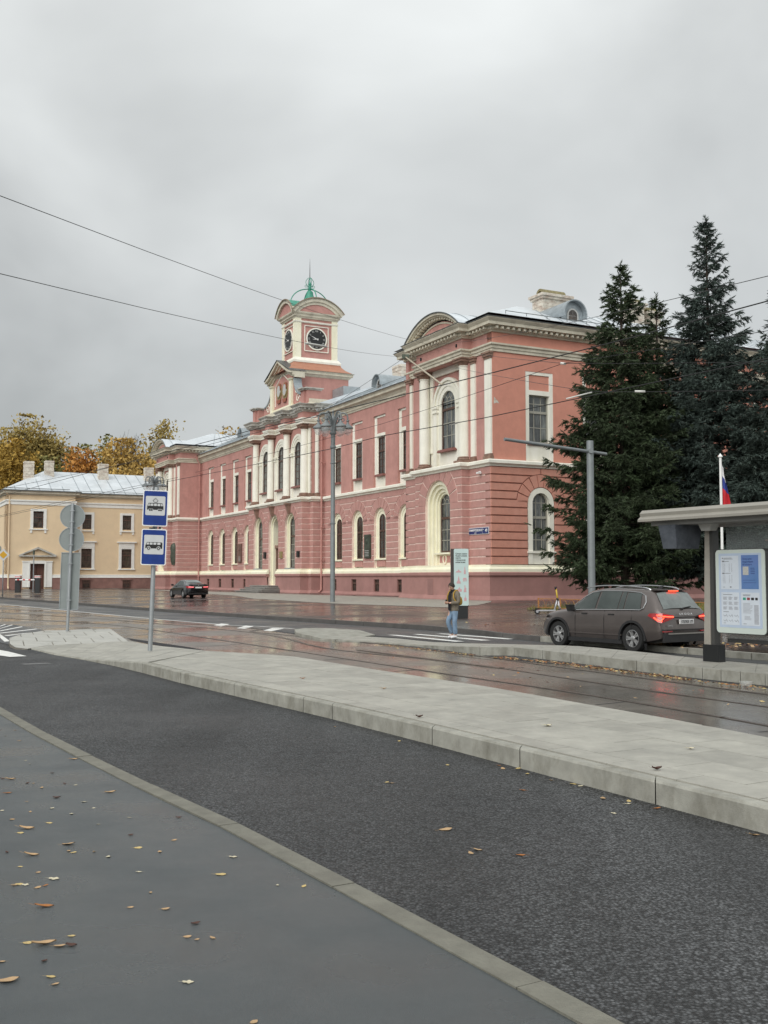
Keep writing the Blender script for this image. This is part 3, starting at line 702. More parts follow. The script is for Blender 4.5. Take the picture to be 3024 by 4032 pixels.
# profiles (out,z)
def mirror_none(): pass
PLF=[(0,-.6),(.42,-.6),(.42,.05),(.24,.30),(.24,1.45),(.2,1.5)]
PLM=[(0,1.5),(.26,1.5),(.34,1.6),(.34,1.75),(.28,1.8),(0,1.8)]
BAS=[(0,1.8),(.27,1.8),(.27,1.98),(.2,2.06),(.12,2.12),(.12,2.25),(0,2.25)]
STR=[(0,8.45),(.1,8.45),(.14,8.55),(.3,8.63),(.3,8.8),(.24,8.86),(0,8.9)]
ARC=[(0,15.75),(.08,15.75),(.08,15.93),(.14,15.95),(.14,16.1),(.24,16.17),(.24,16.28),(0,16.3)]
COR=[(0,17.0),(.1,17.0),(.16,17.1),(.26,17.12),(.26,17.32),(.62,17.34),(.62,17.52),(.78,17.7),(.8,17.76),(0,17.95)]
EAV=[(0,15.8),(.06,15.8),(.1,15.95),(.16,15.97),(.16,16.1),(.3,16.3),(.5,16.4),(.5,16.58),(.6,16.7),(0,16.85)]
def pavilion(px,name_side):
    """projecting pavilion whose right corner is at local x=px"""
    side=name_side
    ops_low=[(px-5.6,1.65,2.2,6.3,True)]
    # lower storey: main plane y=0, risalit y=-.6
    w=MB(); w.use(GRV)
    wall(w,px-11.2,px-8.7,0,8.5,0,.7,[]); wall(w,px-2.5,px-.04,0,8.5,0,.7,[]); wall(w,px-8.7,px-2.5,0,8.5,-.6,.7,ops_low)
    w.use(PINKP)
    rust(w,px-11.2,px-8.7,2.25,8.45,0,[]); rust(w,px-2.5,px+.0,2.25,8.45,0,[]); rust(w,px-8.7,px-2.5,2.25,8.45,-.6,ops_low,ring=1.0)
    Mr=Matrix.Translation((px-2.5,0,0))@ROT90; w.M=Mr; rust(w,-.6,0,2.25,8.45,0,[]) ; w.M=None
    Bd(w,'rusticated_wall')
    u=MB(); u.use(PINK)
    wall(u,px-11.2,px-8.7,8.5,17.2,.2,.8,[]); wall(u,px-2.5,px-.05,8.5,17.2,.2,.8,[])
    wall(u,px-8.7,px-2.5,8.5,15.75,.37,.9,[(px-5.6,.9,10.1,13.3,True)]); u.box(px-8.7,px-2.5,-.5,.8,15.765,17.2)
    u.box(px-8.75,px-8.45,.0,.35,8.5,15.75); u.box(px-2.75,px-2.45,.0,.35,8.5,15.75)
    Bd(u,'upper_wall')
    # white field, arch moulding, jambs
    f=MB(); f.box(px-8.1,px-3.1,.3,.36,8.9,10.05)
    f.box(px-8.1,px-7.65,.22,.36,10.05,15.75); f.box(px-3.55,px-3.1,.22,.36,10.05,15.75); f.box(px-7.65,px-3.55,.22,.36,15.3,15.75)
    wall(f,px-7.4,px-3.8,10.05,13.2,.25,.37,[(px-5.6,.9,10.05,13.2,False)])
    Bd(f,'window_surround',CREAM)
    f=MB()
    for r0,r1,o in ((.92,1.25,.22),(1.25,1.5,.17),(1.5,1.62,.22),(1.62,1.82,.1)): f.arc(px-5.6,13.2,r0,r1,o,.36,seg=22)
    for sx in (-1,1):
        x=px-5.6+sx*1.6; f.box(x-.22,x+.22,.12,.3,8.9,12.75); f.box(x-.32,x+.32,.04,.3,12.75,12.85); f.box(x-.27,x+.27,.08,.3,12.85,13.05); f.box(x-.34,x+.34,.02,.3,13.05,13.2)
    Bd(f,'arch_moulding',CREAM)
    put_win('pav_up',px-5.6,.3,10.12,sill=.35)
    # lower niche
    f=MB(); f.use(YCREAM)
    cx=px-5.6; r=1.64
    for k,(ra,rb,d) in enumerate(((1.38,1.64,-.45),(1.12,1.38,-.28),(.9,1.12,-.12),(.76,.9,0))):
        f.arc(cx,6.3,ra,rb,d,.25,seg=22); f.box(cx-rb,cx-ra,d,.25,2.25,6.3); f.box(cx+ra,cx+rb,d,.25,2.25,6.3)
    f.box(cx-.76,cx+.76,.0,.3,2.25,3.12); f.box(cx-1.0,cx+1.0,-.3,.1,3.0,3.12)
    Bd(f,'niche_surround')
    f=MB(); f.use(PINK).box(cx-.72,cx+.72,-.03,.0,2.45,2.9); f.use(YCREAM); 
    vs=[];n=20
    for i in range(n):
        a=2*PI*i/n; vs+=[(cx+.17*math.cos(a),-.09,2.67+.24*math.sin(a)),(cx+.26*math.cos(a),-.09,2.67+.33*math.sin(a)),(cx+.26*math.cos(a),0,2.67+.33*math.sin(a)),(cx+.17*math.cos(a),0,2.67+.24*math.sin(a))]
    f.add(vs,[(i*4+k,i*4+(k+1)%4,((i+1)%n)*4+(k+1)%4,((i+1)%n)*4+k) for i in range(n) for k in range(4)])
    Bd(f,'ring_panel')
    put_win('pav_low',cx,.1,3.15)
    # columns
    for xx in (px-8.25,px-2.95):
        m=MB(); m.lathe([(.37,9.3),(.37,11.2),(.355,13.2),(.315,15.2),(.35,15.22),(.35,15.28)],xx,-.1,24); Bd(m,'column',CREAM,True)
        m=MB(); m.box(xx-.52,xx+.52,-.62,.4,8.9,9.05); m.lathe([(.47,9.05),(.5,9.12),(.44,9.18),(.46,9.24),(.38,9.3)],xx,-.1,20); Bd(m,'column_base',BRN,True)
        m=MB(); m.lathe([(.34,15.28),(.38,15.4),(.5,15.52)],xx,-.1,20); m.box(xx-.54,xx+.54,-.62,.4,15.52,15.66); m.box(xx-.6,xx+.6,-.68,.4,15.66,15.76); Bd(m,'capital',BRN,True)
    for x0,x1 in ((px-11.2,px-10.42),(px-9.35,px-8.62),(px-2.62,px-1.9),(px-.8,px-.02)):
        y0=.08; Bd(MB().box(x0+.03,x1-.03,y0,.25,9.25,15.3),'pilaster',CREAM)
        m=MB(); m.box(x0-.05,x1+.05,y0-.1,.25,8.9,9.1); m.box(x0,x1,y0-.05,.25,9.1,9.25); Bd(m,'pilaster_base',BRN); m=MB(); m.box(x0,x1,y0-.05,.25,15.3,15.45); m.box(x0-.05,x1+.05,y0-.12,.25,15.45,15.62); m.box(x0-.1,x1+.1,y0-.18,.25,15.62,15.75); Bd(m,'pilaster_capital',BRN)
    # barrel pediment
    cx=px-5.6; hw=3.75; rise=1.45; Rr=(hw*hw+rise*rise)/(2*rise); zc=17.75+rise-Rr; a=math.asin(hw/Rr)
    ped=MB(); ped.arc(cx,zc,Rr-.15,Rr,-1.12,-.5,PI/2-a,PI/2+a,26); ped.arc(cx,zc,Rr-.24,Rr-.13,-1.0,-.5,PI/2-a*.97,PI/2+a*.97,26); ped.arc(cx,zc,Rr-.66,Rr-.56,-.62,-.5,PI/2-a*.86,PI/2+a*.86,26)
    nd=22
    for i in range(nd):
        t=PI/2-a*.93+2*a*.93*i/(nd-1); c,s_=math.cos(t),math.sin(t); r0,r1=Rr-.4,Rr-.24; h=.09/Rr
        ped.prism([(cx+r0*math.cos(t-h),zc+r0*math.sin(t-h)),(cx+r1*math.cos(t-h),zc+r1*math.sin(t-h)),(cx+r1*math.cos(t+h),zc+r1*math.sin(t+h)),(cx+r0*math.cos(t+h),zc+r0*math.sin(t+h))],-.9,-.5)
    Bd(ped,'pediment_arch',CORN)
    n=22; pts=[(cx+(Rr-.5)*math.cos(PI/2+a-2*a*i/n),max(17.6,zc+(Rr-.5)*math.sin(PI/2+a-2*a*i/n))) for i in range(n+1)]
    Bd(MB().prism(pts,-.56,-.3),'tympanum',PINK)
    rf=MB(); rf.arc(cx,zc,Rr,Rr+.04,-1.17,5.5,PI/2-a,PI/2+a,26); Bd(rf,'barrel_roof',TIN)
    e=MB(); e.arc(cx,zc,Rr+.0,Rr+.06,-1.2,-1.13,PI/2-a,PI/2+a,26); Bd(e,'roof_edge',TINE)
    sm=MB()
    for yy in (-.1,1.3,2.7): sm.arc(cx,zc,Rr+.04,Rr+.08,yy-.02,yy+.02,PI/2-a,PI/2+a,20)
    Bd(sm,'roof_seam',ZINC)
    for xx in (px-3.2,px-8.0): Bd(MB().box(xx-.07,xx+.07,-.56,-.5,16.55,16.75),'wall_vent',BLK)
def bands(path,pathu,end_only=False,eave=False):
    pass
L_END=52.0   # side wing length in y
pavilion(0,True); pavilion(-71.2,False)
# paths for horizontal mouldings (plan), walking left to right
lowA=[(-11.2,3),(-11.2,0),(-8.7,0),(-8.7,-.6),(-2.5,-.6),(-2.5,0),(0,0),(0,L_END)]
upA=[(-11.2,9),(-11.2,.2),(-8.7,.2),(-8.7,-.5),(-2.5,-.5),(-2.5,.2),(-.02,.2),(-.02,L_END)]
lowB=[(-82.4,6),(-82.4,0),(-79.9,0),(-79.9,-.6),(-73.7,-.6),(-73.7,0),(-71.2,0),(-71.2,3)]
upB=[(-82.4,6),(-82.4,.2),(-79.9,.2),(-79.9,-.5),(-73.7,-.5),(-73.7,.2),(-71.22,.2),(-71.22,9)]
lowW1=[(-71.2,3),(-48.85,3)]; lowW2=[(-32.9,3),(-11.2,3)]
lowC=[(-48.85,3),(-48.85,1.9),(-48.1,1.9),(-48.1,1.1),(-33.6,1.1),(-33.6,1.9),(-32.9,1.9),(-32.9,3)]
upC=[(-48.85,3.1),(-48.85,2.1),(-48.1,2.1),(-48.1,1.5),(-33.6,1.5),(-33.6,2.1),(-32.9,2.1),(-32.9,3.1)]
PLL=[(0,-.6),(.42,-.6),(.42,.05),(.24,.24),(0,.24)]
for pth,cs_ in ((lowW1,(-67.4,-62.8,-58.2,-54)),(lowW2,(-30.0,-25.9,-21.55,-17.4,-13.2))):
    w=MB(); wall(w,pth[0][0],pth[1][0],.24,1.5,2.76,3.0,[(c,.5,.3,1.3,False) for c in cs_]); Bd(w,'plinth',PLIN); Bd(MB().mould(pth,PLL),'plinth_foot',PLIN)
for pth in (lowA,lowB,lowW1,lowW2):
    if pth in (lowA,lowB): Bd(MB().mould(pth,PLF),'plinth',PLIN)
    Bd(MB().mould(pth,PLM),'plinth_moulding',PLIN); Bd(MB().mould(pth,BAS),'base_band',YCREAM if pth is not lowA else YCREAM)
    Bd(MB().mould(pth,STR),'string_course',CREAM)
# centre block broken by the door
dl,dr=-41.85,-39.85
for pth in ([(-48.85,3),(-48.85,1.9),(-48.1,1.9),(-48.1,1.1),(dl-.2,1.1)],[(dr+.2,1.1),(-33.6,1.1),(-33.6,1.9),(-32.9,1.9),(-32.9,3)]):
    Bd(MB().mould(pth,PLF),'plinth',PLIN); Bd(MB().mould(pth,PLM),'plinth_moulding',PLIN); Bd(MB().mould(pth,BAS),'base_band',YCREAM)
Bd(MB().mould(lowC,STR),'string_course',CREAM)
for pth in (upA,upB):
    Bd(MB().mould(pth,ARC),'architrave',CORN); Bd(MB().mould(pth,COR),'cornice',CORN)
    Bd(MB().dent(pth,.22,.52,17.14,17.3,.16,.42),'dentils',CORN)['kind']='stuff'
    Bd(MB().mould(pth,[(.78,17.77),(.84,17.77),(.84,17.8),(.74,17.83)]),'roof_edge',TINE)
# ---- wings
def wing(x0,x1,cs,lowc):
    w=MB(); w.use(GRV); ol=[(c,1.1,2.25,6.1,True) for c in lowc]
    wall(w,x0,x1,0,8.5,3,3.5,ol+[])
    w.use(PINKP); rust(w,x0,x1,2.25,8.45,3,ol,ring=.85)
    Bd(w,'rusticated_wall')
    u=MB(); wall(u,x0,x1,8.5,15.9,3,3.5,[(c,1.12,8.9,14.9,False) for c in cs]); Bd(u,'upper_wall',PINK)
    Bd(MB().mould([(x0,3),(x1,3)],EAV),'eaves_cornice',CORN)
    Bd(MB().mould([(x0,3),(x1,3)],[(.58,16.70),(.68,16.71),(.68,16.76),(.58,16.80)]),'gutter',TINE)
    for c in cs:
        f=MB(); f.use(CREAM); wall(f,c-1.12,c+1.12,8.9,14.9,3.22,3.45,[(c,.6,9.95,13.08,False)]); f.box(c-1.12,c-.72,3.13,3.22,9.9,14.9); f.box(c-.72,c+.72,3.13,3.22,13.1,13.4); f.box(c-1.12,c+1.12,3.13,3.22,14.72,14.9)
        f.use(PINK).box(c-.72,c+1.12,3.18,3.22,13.4,14.72)
        Bd(f,'window_surround')
        put_win('wing_up',c,3.24,9.97,sill=.34)
    for c in lowc:
        f=MB(); f.use(YCREAM)
        for ra,rb,d in ((.85,1.09,3.17),(.58,.85,3.22)):
            f.arc(c,6.1,ra,rb,d,3.5,seg=18); f.box(c-rb,c-ra,d,3.5,2.25,6.1); f.box(c+ra,c+rb,d,3.5,2.25,6.1)
        f.box(c-.6,c+.6,3.25,3.5,2.25,3.05); f.use(PINK).box(c-.8,c+.8,3.08,3.12,2.35,2.85); f.use(YCREAM).box(c-1.1,c+1.1,3.0,3.3,2.9,3.02)
        Bd(f,'window_surround')
        put_win('wing_low',c,3.24,3.05)
def base_win(x,y,rz=0,w=.6):
    f=MB(); f.box(-.62,.62,-.27,-.02,-.07,0); o=Bd(f,'basement_sill',PLIN); o.location=(x,y,.25); o.rotation_euler=(0,0,rz)
    # dark recess box proud frame
    m=MB(); m.use(PLIN).box(-.62,-.52,-.27,0,0,1.1); m.box(.52,.62,-.27,0,0,1.1); m.box(-.62,.62,-.27,0,1.1,1.2); o=Bd(m,'basement_reveal'); o.location=(x,y,.23); o.rotation_euler=(0,0,rz)
    put_win('base',x,y-.26 if rz==0 else y,.23,rz)
WR=[-30.2,-25.85,-21.5,-17.1]; WL=[-67.4,-62.8,-58.2,-53.9]
wing(-32.9,-11.2,WR,[-29.9,-25.65,-21.35,-17.0]); wing(-71.2,-48.85,WL,[-67.2,-62.75,-58.2,-53.9])
for x in (-30.0,-25.9,-21.55,-17.4,-13.2,-67.4,-62.8,-58.2,-54): put_win('base',x,2.87,.27)
Bd(MB().box(-6.55,-5.8,-.86,-.84,.3,1.35),'blind_panel',mat('dull mauve panel',(.28,.15,.135),.85,.1,2))
# ---- centre block
cA=[-45.2,-40.85,-36.5]
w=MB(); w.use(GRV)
ol=[(cA[0],1.3,2.25,6.3,True),(cA[1],1.32,.7,6.35,True),(cA[2],1.3,2.25,6.3,True)]
wall(w,-48.1,-33.6,0,8.5,1.1,1.9,ol); wall(w,-48.85,-32.9,0,8.5,1.9,3.6,[(c,1.32,.7,6.3,True) for c in cA])
w.use(PINKP); rust(w,-48.1,-33.6,2.25,8.45,1.1,ol,ring=.8); rust(w,-33.6,-32.9,2.25,8.45,1.9,[]); rust(w,-48.85,-48.1,2.25,8.45,1.9,[])
w.M=Matrix.Translation((-33.6,0,0))@ROT90; rust(w,1.1,1.9,2.25,8.45,0,[]); w.M=Matrix.Translation((-32.9,0,0))@ROT90; rust(w,1.9,3.0,2.25,8.45,0,[]); w.M=None
Bd(w,'rusticated_wall')
for i,c in enumerate(cA):
    z0=2.25 if i!=1 else .7
    f=MB(); f.use(YCREAM)
    for ra,rb,d in ((1.12,1.29,1.28),(.94,1.12,1.45)):
        f.arc(c,6.3,ra,rb,d,2.2,seg=20); f.box(c-rb,c-ra,d,2.2,z0,6.3); f.box(c+ra,c+rb,d,2.2,z0,6.3)
    Bd(f,'niche_surround')
    if i!=1:
        Bd(MB().box(c-1.3,c+1.3,1.05,2.0,2.25,2.36),'window_ledge',ZINC)
        put_win('cen_low',c,1.54,2.36)
    k=MB(); k.frus((c-.14,c+.14,.85,1.1,7.45),(c-.24,c+.24,.62,1.1,8.45)); k.box(c-.3,c+.3,.55,1.1,8.3,8.45); Bd(k,'keystone',BRN)
# door
d=MB(); d.use(mat('varnished brown door wood',(.25,.12,.045),.45,.25,5)); d.box(-1,1,0,.1,0,3.6); d.use(WOOD); d.box(-.03,.03,-.03,0,0,3.6)
for sx in (-.5,.5):
    for z0,z1 in ((.2,1.1),(1.3,3.3)): d.box(sx-.33,sx+.33,-.03,0,z0,z1)
d.use(BRN).box(-1.05,1.05,-.3,.1,3.6,3.9); d.box(-1.02,-.82,-.2,0,0,3.6); d.box(.82,1.02,-.2,0,0,3.6)
o=Bd(d,'door'); o.location=(cA[1],1.9,.72)
hh=MB(); hh.tube([(.09,-.1,1.45),(.09,-.1,1.8)],.02,6); hh.build('handle',GOLD,o)
WT_=win_type('fanlight',1.0,2.9,True,2,1,WOOD,PANE,WOOD,trans=.9); put_win('fanlight',cA[1],1.95,4.62)
# steps
STONE=mat('grey step stone',(.3,.29,.27),.5,.25,3.)
for i in range(4):
    z=.0+.17*i; ex=2.5-.5*i*.6
    Bd(MB().box(cA[1]-ex-1.6,cA[1]+ex+.3,-1.4+.42*i,1.5,z-.25,z+.12).box(cA[1]-ex-1.7,cA[1]+ex+.4,-1.5+.42*i,1.5,z+.12,z+.17),'step',STONE)
Bd(MB().box(cA[1]-9.5,cA[1]+6.2,-2.6,1.2,-.35,-.04),'entrance_dais',STONE)
u=MB(); uo=[(c,1.0,10.1,13.4,True) for c in cA]
wall(u,-48.1,-33.6,8.5,16.2,1.95,2.4,uo); wall(u,-48.85,-32.9,8.5,17.2,2.45,3.4,[]); Bd(u,'upper_wall',PINK)
for c in cA:
    f=MB(); f.use(CREAM); wall(f,c-1.75,c+1.75,8.9,13.4,1.88,1.96,[(c,.95,10.1,13.4,False)])
    for ra,rb,d_ in ((.95,1.2,1.88),(1.2,1.45,1.83),(1.45,1.7,1.78)): f.arc(c,13.4,ra,rb,d_,2.0,seg=20)
    for sx in (-1,1): x=c+sx*1.5; f.box(x-.2,x+.2,1.78,1.96,8.9,13.0); f.box(x-.28,x+.28,1.72,1.96,13.0,13.1); f.box(x-.24,x+.24,1.75,1.96,13.1,13.3); f.box(x-.3,x+.3,1.7,1.96,13.3,13.42)
    Bd(f,'window_surround'); put_win('cen_up',c,1.96,10.12,sill=.4)
cols=[-47.4,-43.03,-38.7,-34.3]
for xx in cols:
    yc=1.6
    m=MB(); m.lathe([(.37,9.3),(.37,11.2),(.355,13.2),(.315,15.15),(.35,15.17),(.35,15.24)],xx,yc,24); Bd(m,'column',CREAM,True)
    m=MB(); m.box(xx-.5,xx+.5,yc-.5,1.95,8.9,9.05); m.lathe([(.47,9.05),(.5,9.12),(.44,9.18),(.46,9.24),(.38,9.3)],xx,yc,20); Bd(m,'column_base',BRN,True)
    m=MB(); m.lathe([(.34,15.24),(.38,15.35),(.5,15.45)],xx,yc,20); m.box(xx-.54,xx+.54,yc-.54,1.95,15.45,15.6); m.box(xx-.6,xx+.6,yc-.6,1.95,15.6,15.7); Bd(m,'capital',BRN,True)
for x0,x1,y0 in ((-34.2,-33.6,1.85),(-33.55,-32.9,2.35)):
    Bd(MB().box(x0+.03,x1-.0,y0,y0+.2,9.25,15.3),'pilaster',CREAM)
    m=MB(); m.box(x0-.05,x1+.08,y0-.1,2.6,8.9,9.1); m.box(x0,x1+.03,y0-.05,2.6,9.1,9.25); Bd(m,'pilaster_base',BRN); m=MB(); m.box(x0,x1+.03,y0-.05,2.6,15.3,15.45); m.box(x0-.05,x1+.08,y0-.12,2.6,15.45,15.7); Bd(m,'pilaster_capital',BRN)
# entablature with ressauts over the columns
ent=[(-48.85,3.1),(-48.85,2.1),(-48.1,2.1)]
for xx in cols: ent+=[(xx-.55,1.9),(xx-.55,1.15),(xx+.55,1.15),(xx+.55,1.9)]
ent[3]=( -48.1,2.1) if False else ent[3]
ent=[(-48.85,3.1),(-48.85,2.5),(-48.1,2.5),(-48.1,1.15),(cols[0]+.55,1.15),(cols[0]+.55,1.9),(cols[1]-.55,1.9),(cols[1]-.55,1.15),(cols[1]+.55,1.15),(cols[1]+.55,1.9),(cols[2]-.55,1.9),(cols[2]-.55,1.15),(cols[2]+.55,1.15),(cols[2]+.55,1.9),(cols[3]-.55,1.9),(cols[3]-.55,1.15),(-33.6,1.15),(-33.6,2.5),(-32.9,2.5),(-32.9,3.4)]
Bd(MB().mould(ent,[(-.7,15.72),(.06,15.72),(.06,15.9),(.12,15.92),(.2,16.1),(.2,16.22),(-.7,16.24)]),'architrave',CREAM)
Bd(MB().mould(ent,[(-.7,16.2),(0,16.2),(0,16.85),(-.7,16.85)]),'frieze',PINK)
ent2=ent[:-1]+[(-32.9,7)]; ent2[0]=(-48.85,7)
Bd(MB().mould(ent2,[(-.7,16.8),(.06,16.8),(.14,16.92),(.2,16.95),(.2,17.12),(.42,17.14),(.42,17.3),(.56,17.44),(.58,17.5),(-.7,17.62)]),'cornice',GCORN)
Bd(MB().dent(ent,.16,.38,16.95,17.12,.15,.4),'dentils',GCORN)['kind']='stuff'
# attic, gable, scrolls, pedestals
Bd(MB().mould([(-48.3,4),(-48.3,1.7),(-33.4,1.7),(-33.4,4)],[(-.6,17.45),(.1,17.45),(.1,17.62),(0,17.7),(0,18.05),(-.6,18.05)]),'attic_base',CORN)
gx=-40.85
gb=MB(); gb.prism([(gx-2.9,17.6),(gx+2.9,17.6),(gx+2.9,20.75),(gx,22.3),(gx-2.9,20.75)],1.95,2.9); Bd(gb,'gable_wall',PINK)
gp=MB()
for sx in (-1,1):
    x=gx+sx*2.55; gp.box(x-.32,x+.32,1.72,1.95,18.0,20.6)
    gp.frus((x-.4,x+.4,1.64,1.95,20.6),(x-.46,x+.46,1.56,1.95,20.75))
gp.box(gx-2.95,gx+2.95,1.8,1.95,17.9,18.25); Bd(gp,'gable_pilaster',YCREAM)
gm=MB(); rk=(22.45-20.95)/3.5
for (o,t0,t1) in ((.15,0,.2),(.35,.2,.4),(.6,.4,.62)):
    pts=[(gx-3.5,20.75+t0),(gx-2.6,21.0+t0),(gx,22.3+t0),(gx+2.6,21.0+t0),(gx+3.5,20.75+t0),(gx+3.5,20.75+t1),(gx+2.6,21.0+t1),(gx,22.3+t1),(gx-2.6,21.0+t1),(gx-3.5,20.75+t1)]
    for a,b in ((0,1),(1,2),(2,3),(3,4)):
        gm.prism([pts[a],pts[b],pts[9-b],pts[9-a]],1.95-o,2.9)
Bd(gm,'gable_cornice',CORN)
e=MB()
for a,b in (((gx-3.55,21.37),(gx,22.95)),((gx,22.95),(gx+3.55,21.37))): e.prism([a,b,(b[0],b[1]+.05),(a[0],a[1]+.05)],1.28,3.0)
Bd(e,'roof_edge',TINE)
fr=MB()
for (a,b) in (((gx-1.9,18.6),(gx-1.9,20.6)),((gx-1.9,20.6),(gx,21.65)),((gx,21.65),(gx+1.9,20.6)),((gx+1.9,20.6),(gx+1.9,18.6))): fr.tube([(a[0],1.95,a[1]),(b[0],1.95,b[1])],.06,5)
Bd(fr,'panel_moulding',CREAM)
# award medallions
for sx,z in ((-.78,19.9),(.82,19.8)):
    m=MB(); m.use(GOLD); vs=[]
    def disc(m,cx,cz,rx,rz,y0,y1,n=20):
        m.prism([(cx+rx*math.cos(2*PI*i/n),cz+rz*math.sin(2*PI*i/n)) for i in range(n)],y0,y1)
    disc(m,gx+sx,z,.68,.9,1.86,1.95)
    m.use(SILV); disc(m,gx+sx,z+.05,.46,.66,1.82,1.86); 
    m.use(REDP); m.prism([(gx+sx-.1,z+.75),(gx+sx+.5,z+.85),(gx+sx+.62,z+.3),(gx+sx+.42,z+.1),(gx+sx+.35,z+.55)],1.79,1.83); m.prism([(gx+sx-.5,z-.75),(gx+sx+.5,z-.75),(gx+sx+.35,z-1.1),(gx+sx-.35,z-1.1)],1.8,1.86)
    m.use(GOLD); m.arc(gx+sx,z,.46,.58,1.78,1.86,PI*1.05,PI*1.95,12)
    Bd(m,'award_medallion')
sc=MB(); so_=MB()
for sx in (-1,1):
    pts=[(2.9,18.0),(2.9,20.6)]
    for i in range(13):
        t=i/12; a=PI+ (PI/2)*t; pts.append((2.95+1.95*(1+math.cos(a))*1.0+.15,20.6+ 1.75*math.sin(a)))
    pts+=[(5.35,18.85),(5.35,18.0)]
    pts=[(gx+sx*x,z) for x,z in pts]
    Bd(MB().prism(pts,2.0,2.6),'scroll_wall',PINK)
    for i in range(2,14):
        p,q=pts[i],pts[i+1]; so_.prism([p,q,(q[0],q[1]+.14),(p[0]+sx*.02,p[1]+.14)],1.85,2.7)
    vs=[]
    sp=[(gx+sx*(4.05+(.5-.03*k)*math.cos(k*.55)),1.97,18.62+(.5-.03*k)*math.sin(k*.55)) for k in range(15)]
    fr2=MB(); fr2.tube(sp,.05,5); fr2.tube([(gx+sx*3.25,1.97,20.0),(gx+sx*3.4,1.97,19.3),(gx+sx*4.0,1.97,19.1)],.05,5); Bd(fr2,'volute',CREAM)
    ped=MB(); ped.box(gx+sx*6.6-.75,gx+sx*6.6+.75,1.55,2.9,17.5,18.85); ped.box(gx+sx*6.6-.35,gx+sx*6.6+.35,1.35,2.9,17.5,18.85); Bd(ped,'pedestal',PINK)
    ped=MB(); ped.box(gx+sx*6.6-.85,gx+sx*6.6+.85,1.45,3,18.85,18.97); ped.box(gx+sx*6.6-.45,gx+sx*6.6+.45,1.15,3,18.85,18.97); ped.box(gx+sx*6.6-1.0,gx+sx*6.6+1.0,1.3,3.1,18.97,19.07); ped.box(gx+sx*6.6-.55,gx+sx*6.6+.55,1.02,3.1,18.97,19.07); Bd(ped,'pedestal_cap',GCORN)
Bd(so_,'scroll_flashing',ZINC)
# ---- clock tower
tx0,tx1,ty0,ty1=-42.65,-39.1,2.58,7.1
Bd(MB().box(tx0-.75,tx1+.75,2.6,8.0,17.2,21.2),'tower_base',PINK)
def ring(x0,x1,y0,y1): return [(x0,y0),(x1,y0),(x1,y1),(x0,y1)]
rb=ring(tx0-.75,tx1+.75,2.3,8.0)
Bd(MB().mould(rb,[(0,21.1),(.1,21.15),(.2,21.3),(.35,21.35),(.35,21.55),(.5,21.65),(-.2,21.7)],True),'tower_base_cornice',CORN)
# flared orange skirt
sk=MB(); prof=[(1.15,21.7),(.62,22.05),(.32,22.4),(.2,22.7)]
sk.mould(ring(tx0,tx1,ty0,ty1),prof,True); Bd(sk,'skirt_roof',ORG)
Bd(MB().mould(ring(tx0,tx1,ty0,ty1),[(-.3,22.6),(.28,22.6),(.3,22.8),(.16,23.0),(.08,23.12),(-.3,23.12)],True),'tower_band',CREAM)
Bd(MB().box(tx0+.06,tx1-.06,ty0+.06,ty1-.06,22.5,27.6),'tower_wall',PINK)
for cx in (tx0,tx1):
    for cy in (ty0,ty1):
        sx=1 if cx==tx0 else -1; sy=1 if cy==ty0 else -1
        Bd(MB().box(cx-.02*sx,cx+.62*sx,cy-.02*sy,cy+.62*sy,23.1,27.2),'corner_pier',YCREAM)
Bd(MB().mould(ring(tx0,tx1,ty0,ty1),[(-.1,26.62),(.05,26.62),(.1,26.7),(.1,26.78),(-.1,26.8)],True),'tower_moulding',CREAM)
Bd(MB().mould(ring(tx0,tx1,ty0,ty1),[(-.1,27.05),(.04,27.05),(.1,27.18),(.2,27.22),(.2,27.38),(.36,27.5),(.4,27.64),(-.1,27.7)],True),'tower_cornice',CORN)
hx=(tx1-tx0)/2+.5; hy=(ty1-ty0)/2+.5; mx_=(tx0+tx1)/2; my_=(ty0+ty1)/2; rise=1.4
def seg(h,r): Rr=(h*h+r*r)/(2*r); return Rr,math.asin(h/Rr)
Rx,ax=seg(hx,rise); Ry,ay=seg(hy,rise)
f=MB(); g_=MB(); pk=MB(); ed=MB()
z0=27.68
f.arc(mx_,z0+rise-Rx,Rx-.34,Rx,ty0-.52,ty0-.1,PI/2-ax,PI/2+ax,20); None
f.arc(mx_,z0+rise-Rx,Rx-.62,Rx-.34,ty0-.25,ty0,PI/2-ax*.9,PI/2+ax*.9,20)
f.M=Matrix.Translation((mx_,my_,0))@ROT90
f.arc(0,z0+rise-Ry,Ry-.34,Ry,-hx-.02,-hx+.4,PI/2-ay,PI/2+ay,24); f.arc(0,z0+rise-Ry,Ry-.34,Ry,hx-.4,hx+.02,PI/2-ay,PI/2+ay,24); f.arc(0,z0+rise-Ry,Ry-.62,Ry-.34,-hx+.12,-hx+.5,PI/2-ay*.9,PI/2+ay*.9,24)
Bd(f,'tower_pediment',CORN)
def segp(h,Rr,a,zc,n=18): return [(Rr*math.cos(PI/2+a-2*a*i/n),zc+Rr*math.sin(PI/2+a-2*a*i/n)) for i in range(n+1)]
pk.prism([(x+mx_,max(z0-.1,z)) for x,z in segp(hx,Rx-.3,ax,z0+rise-Rx)],ty0-.3,my_)
pk.M=Matrix.Translation((mx_,my_,0))@ROT90; pk.prism([(x,max(z0-.1,z)) for x,z in segp(hy,Ry-.3,ay,z0+rise-Ry)],-hx+.2,hx-.2); Bd(pk,'tower_tympanum',PINK)
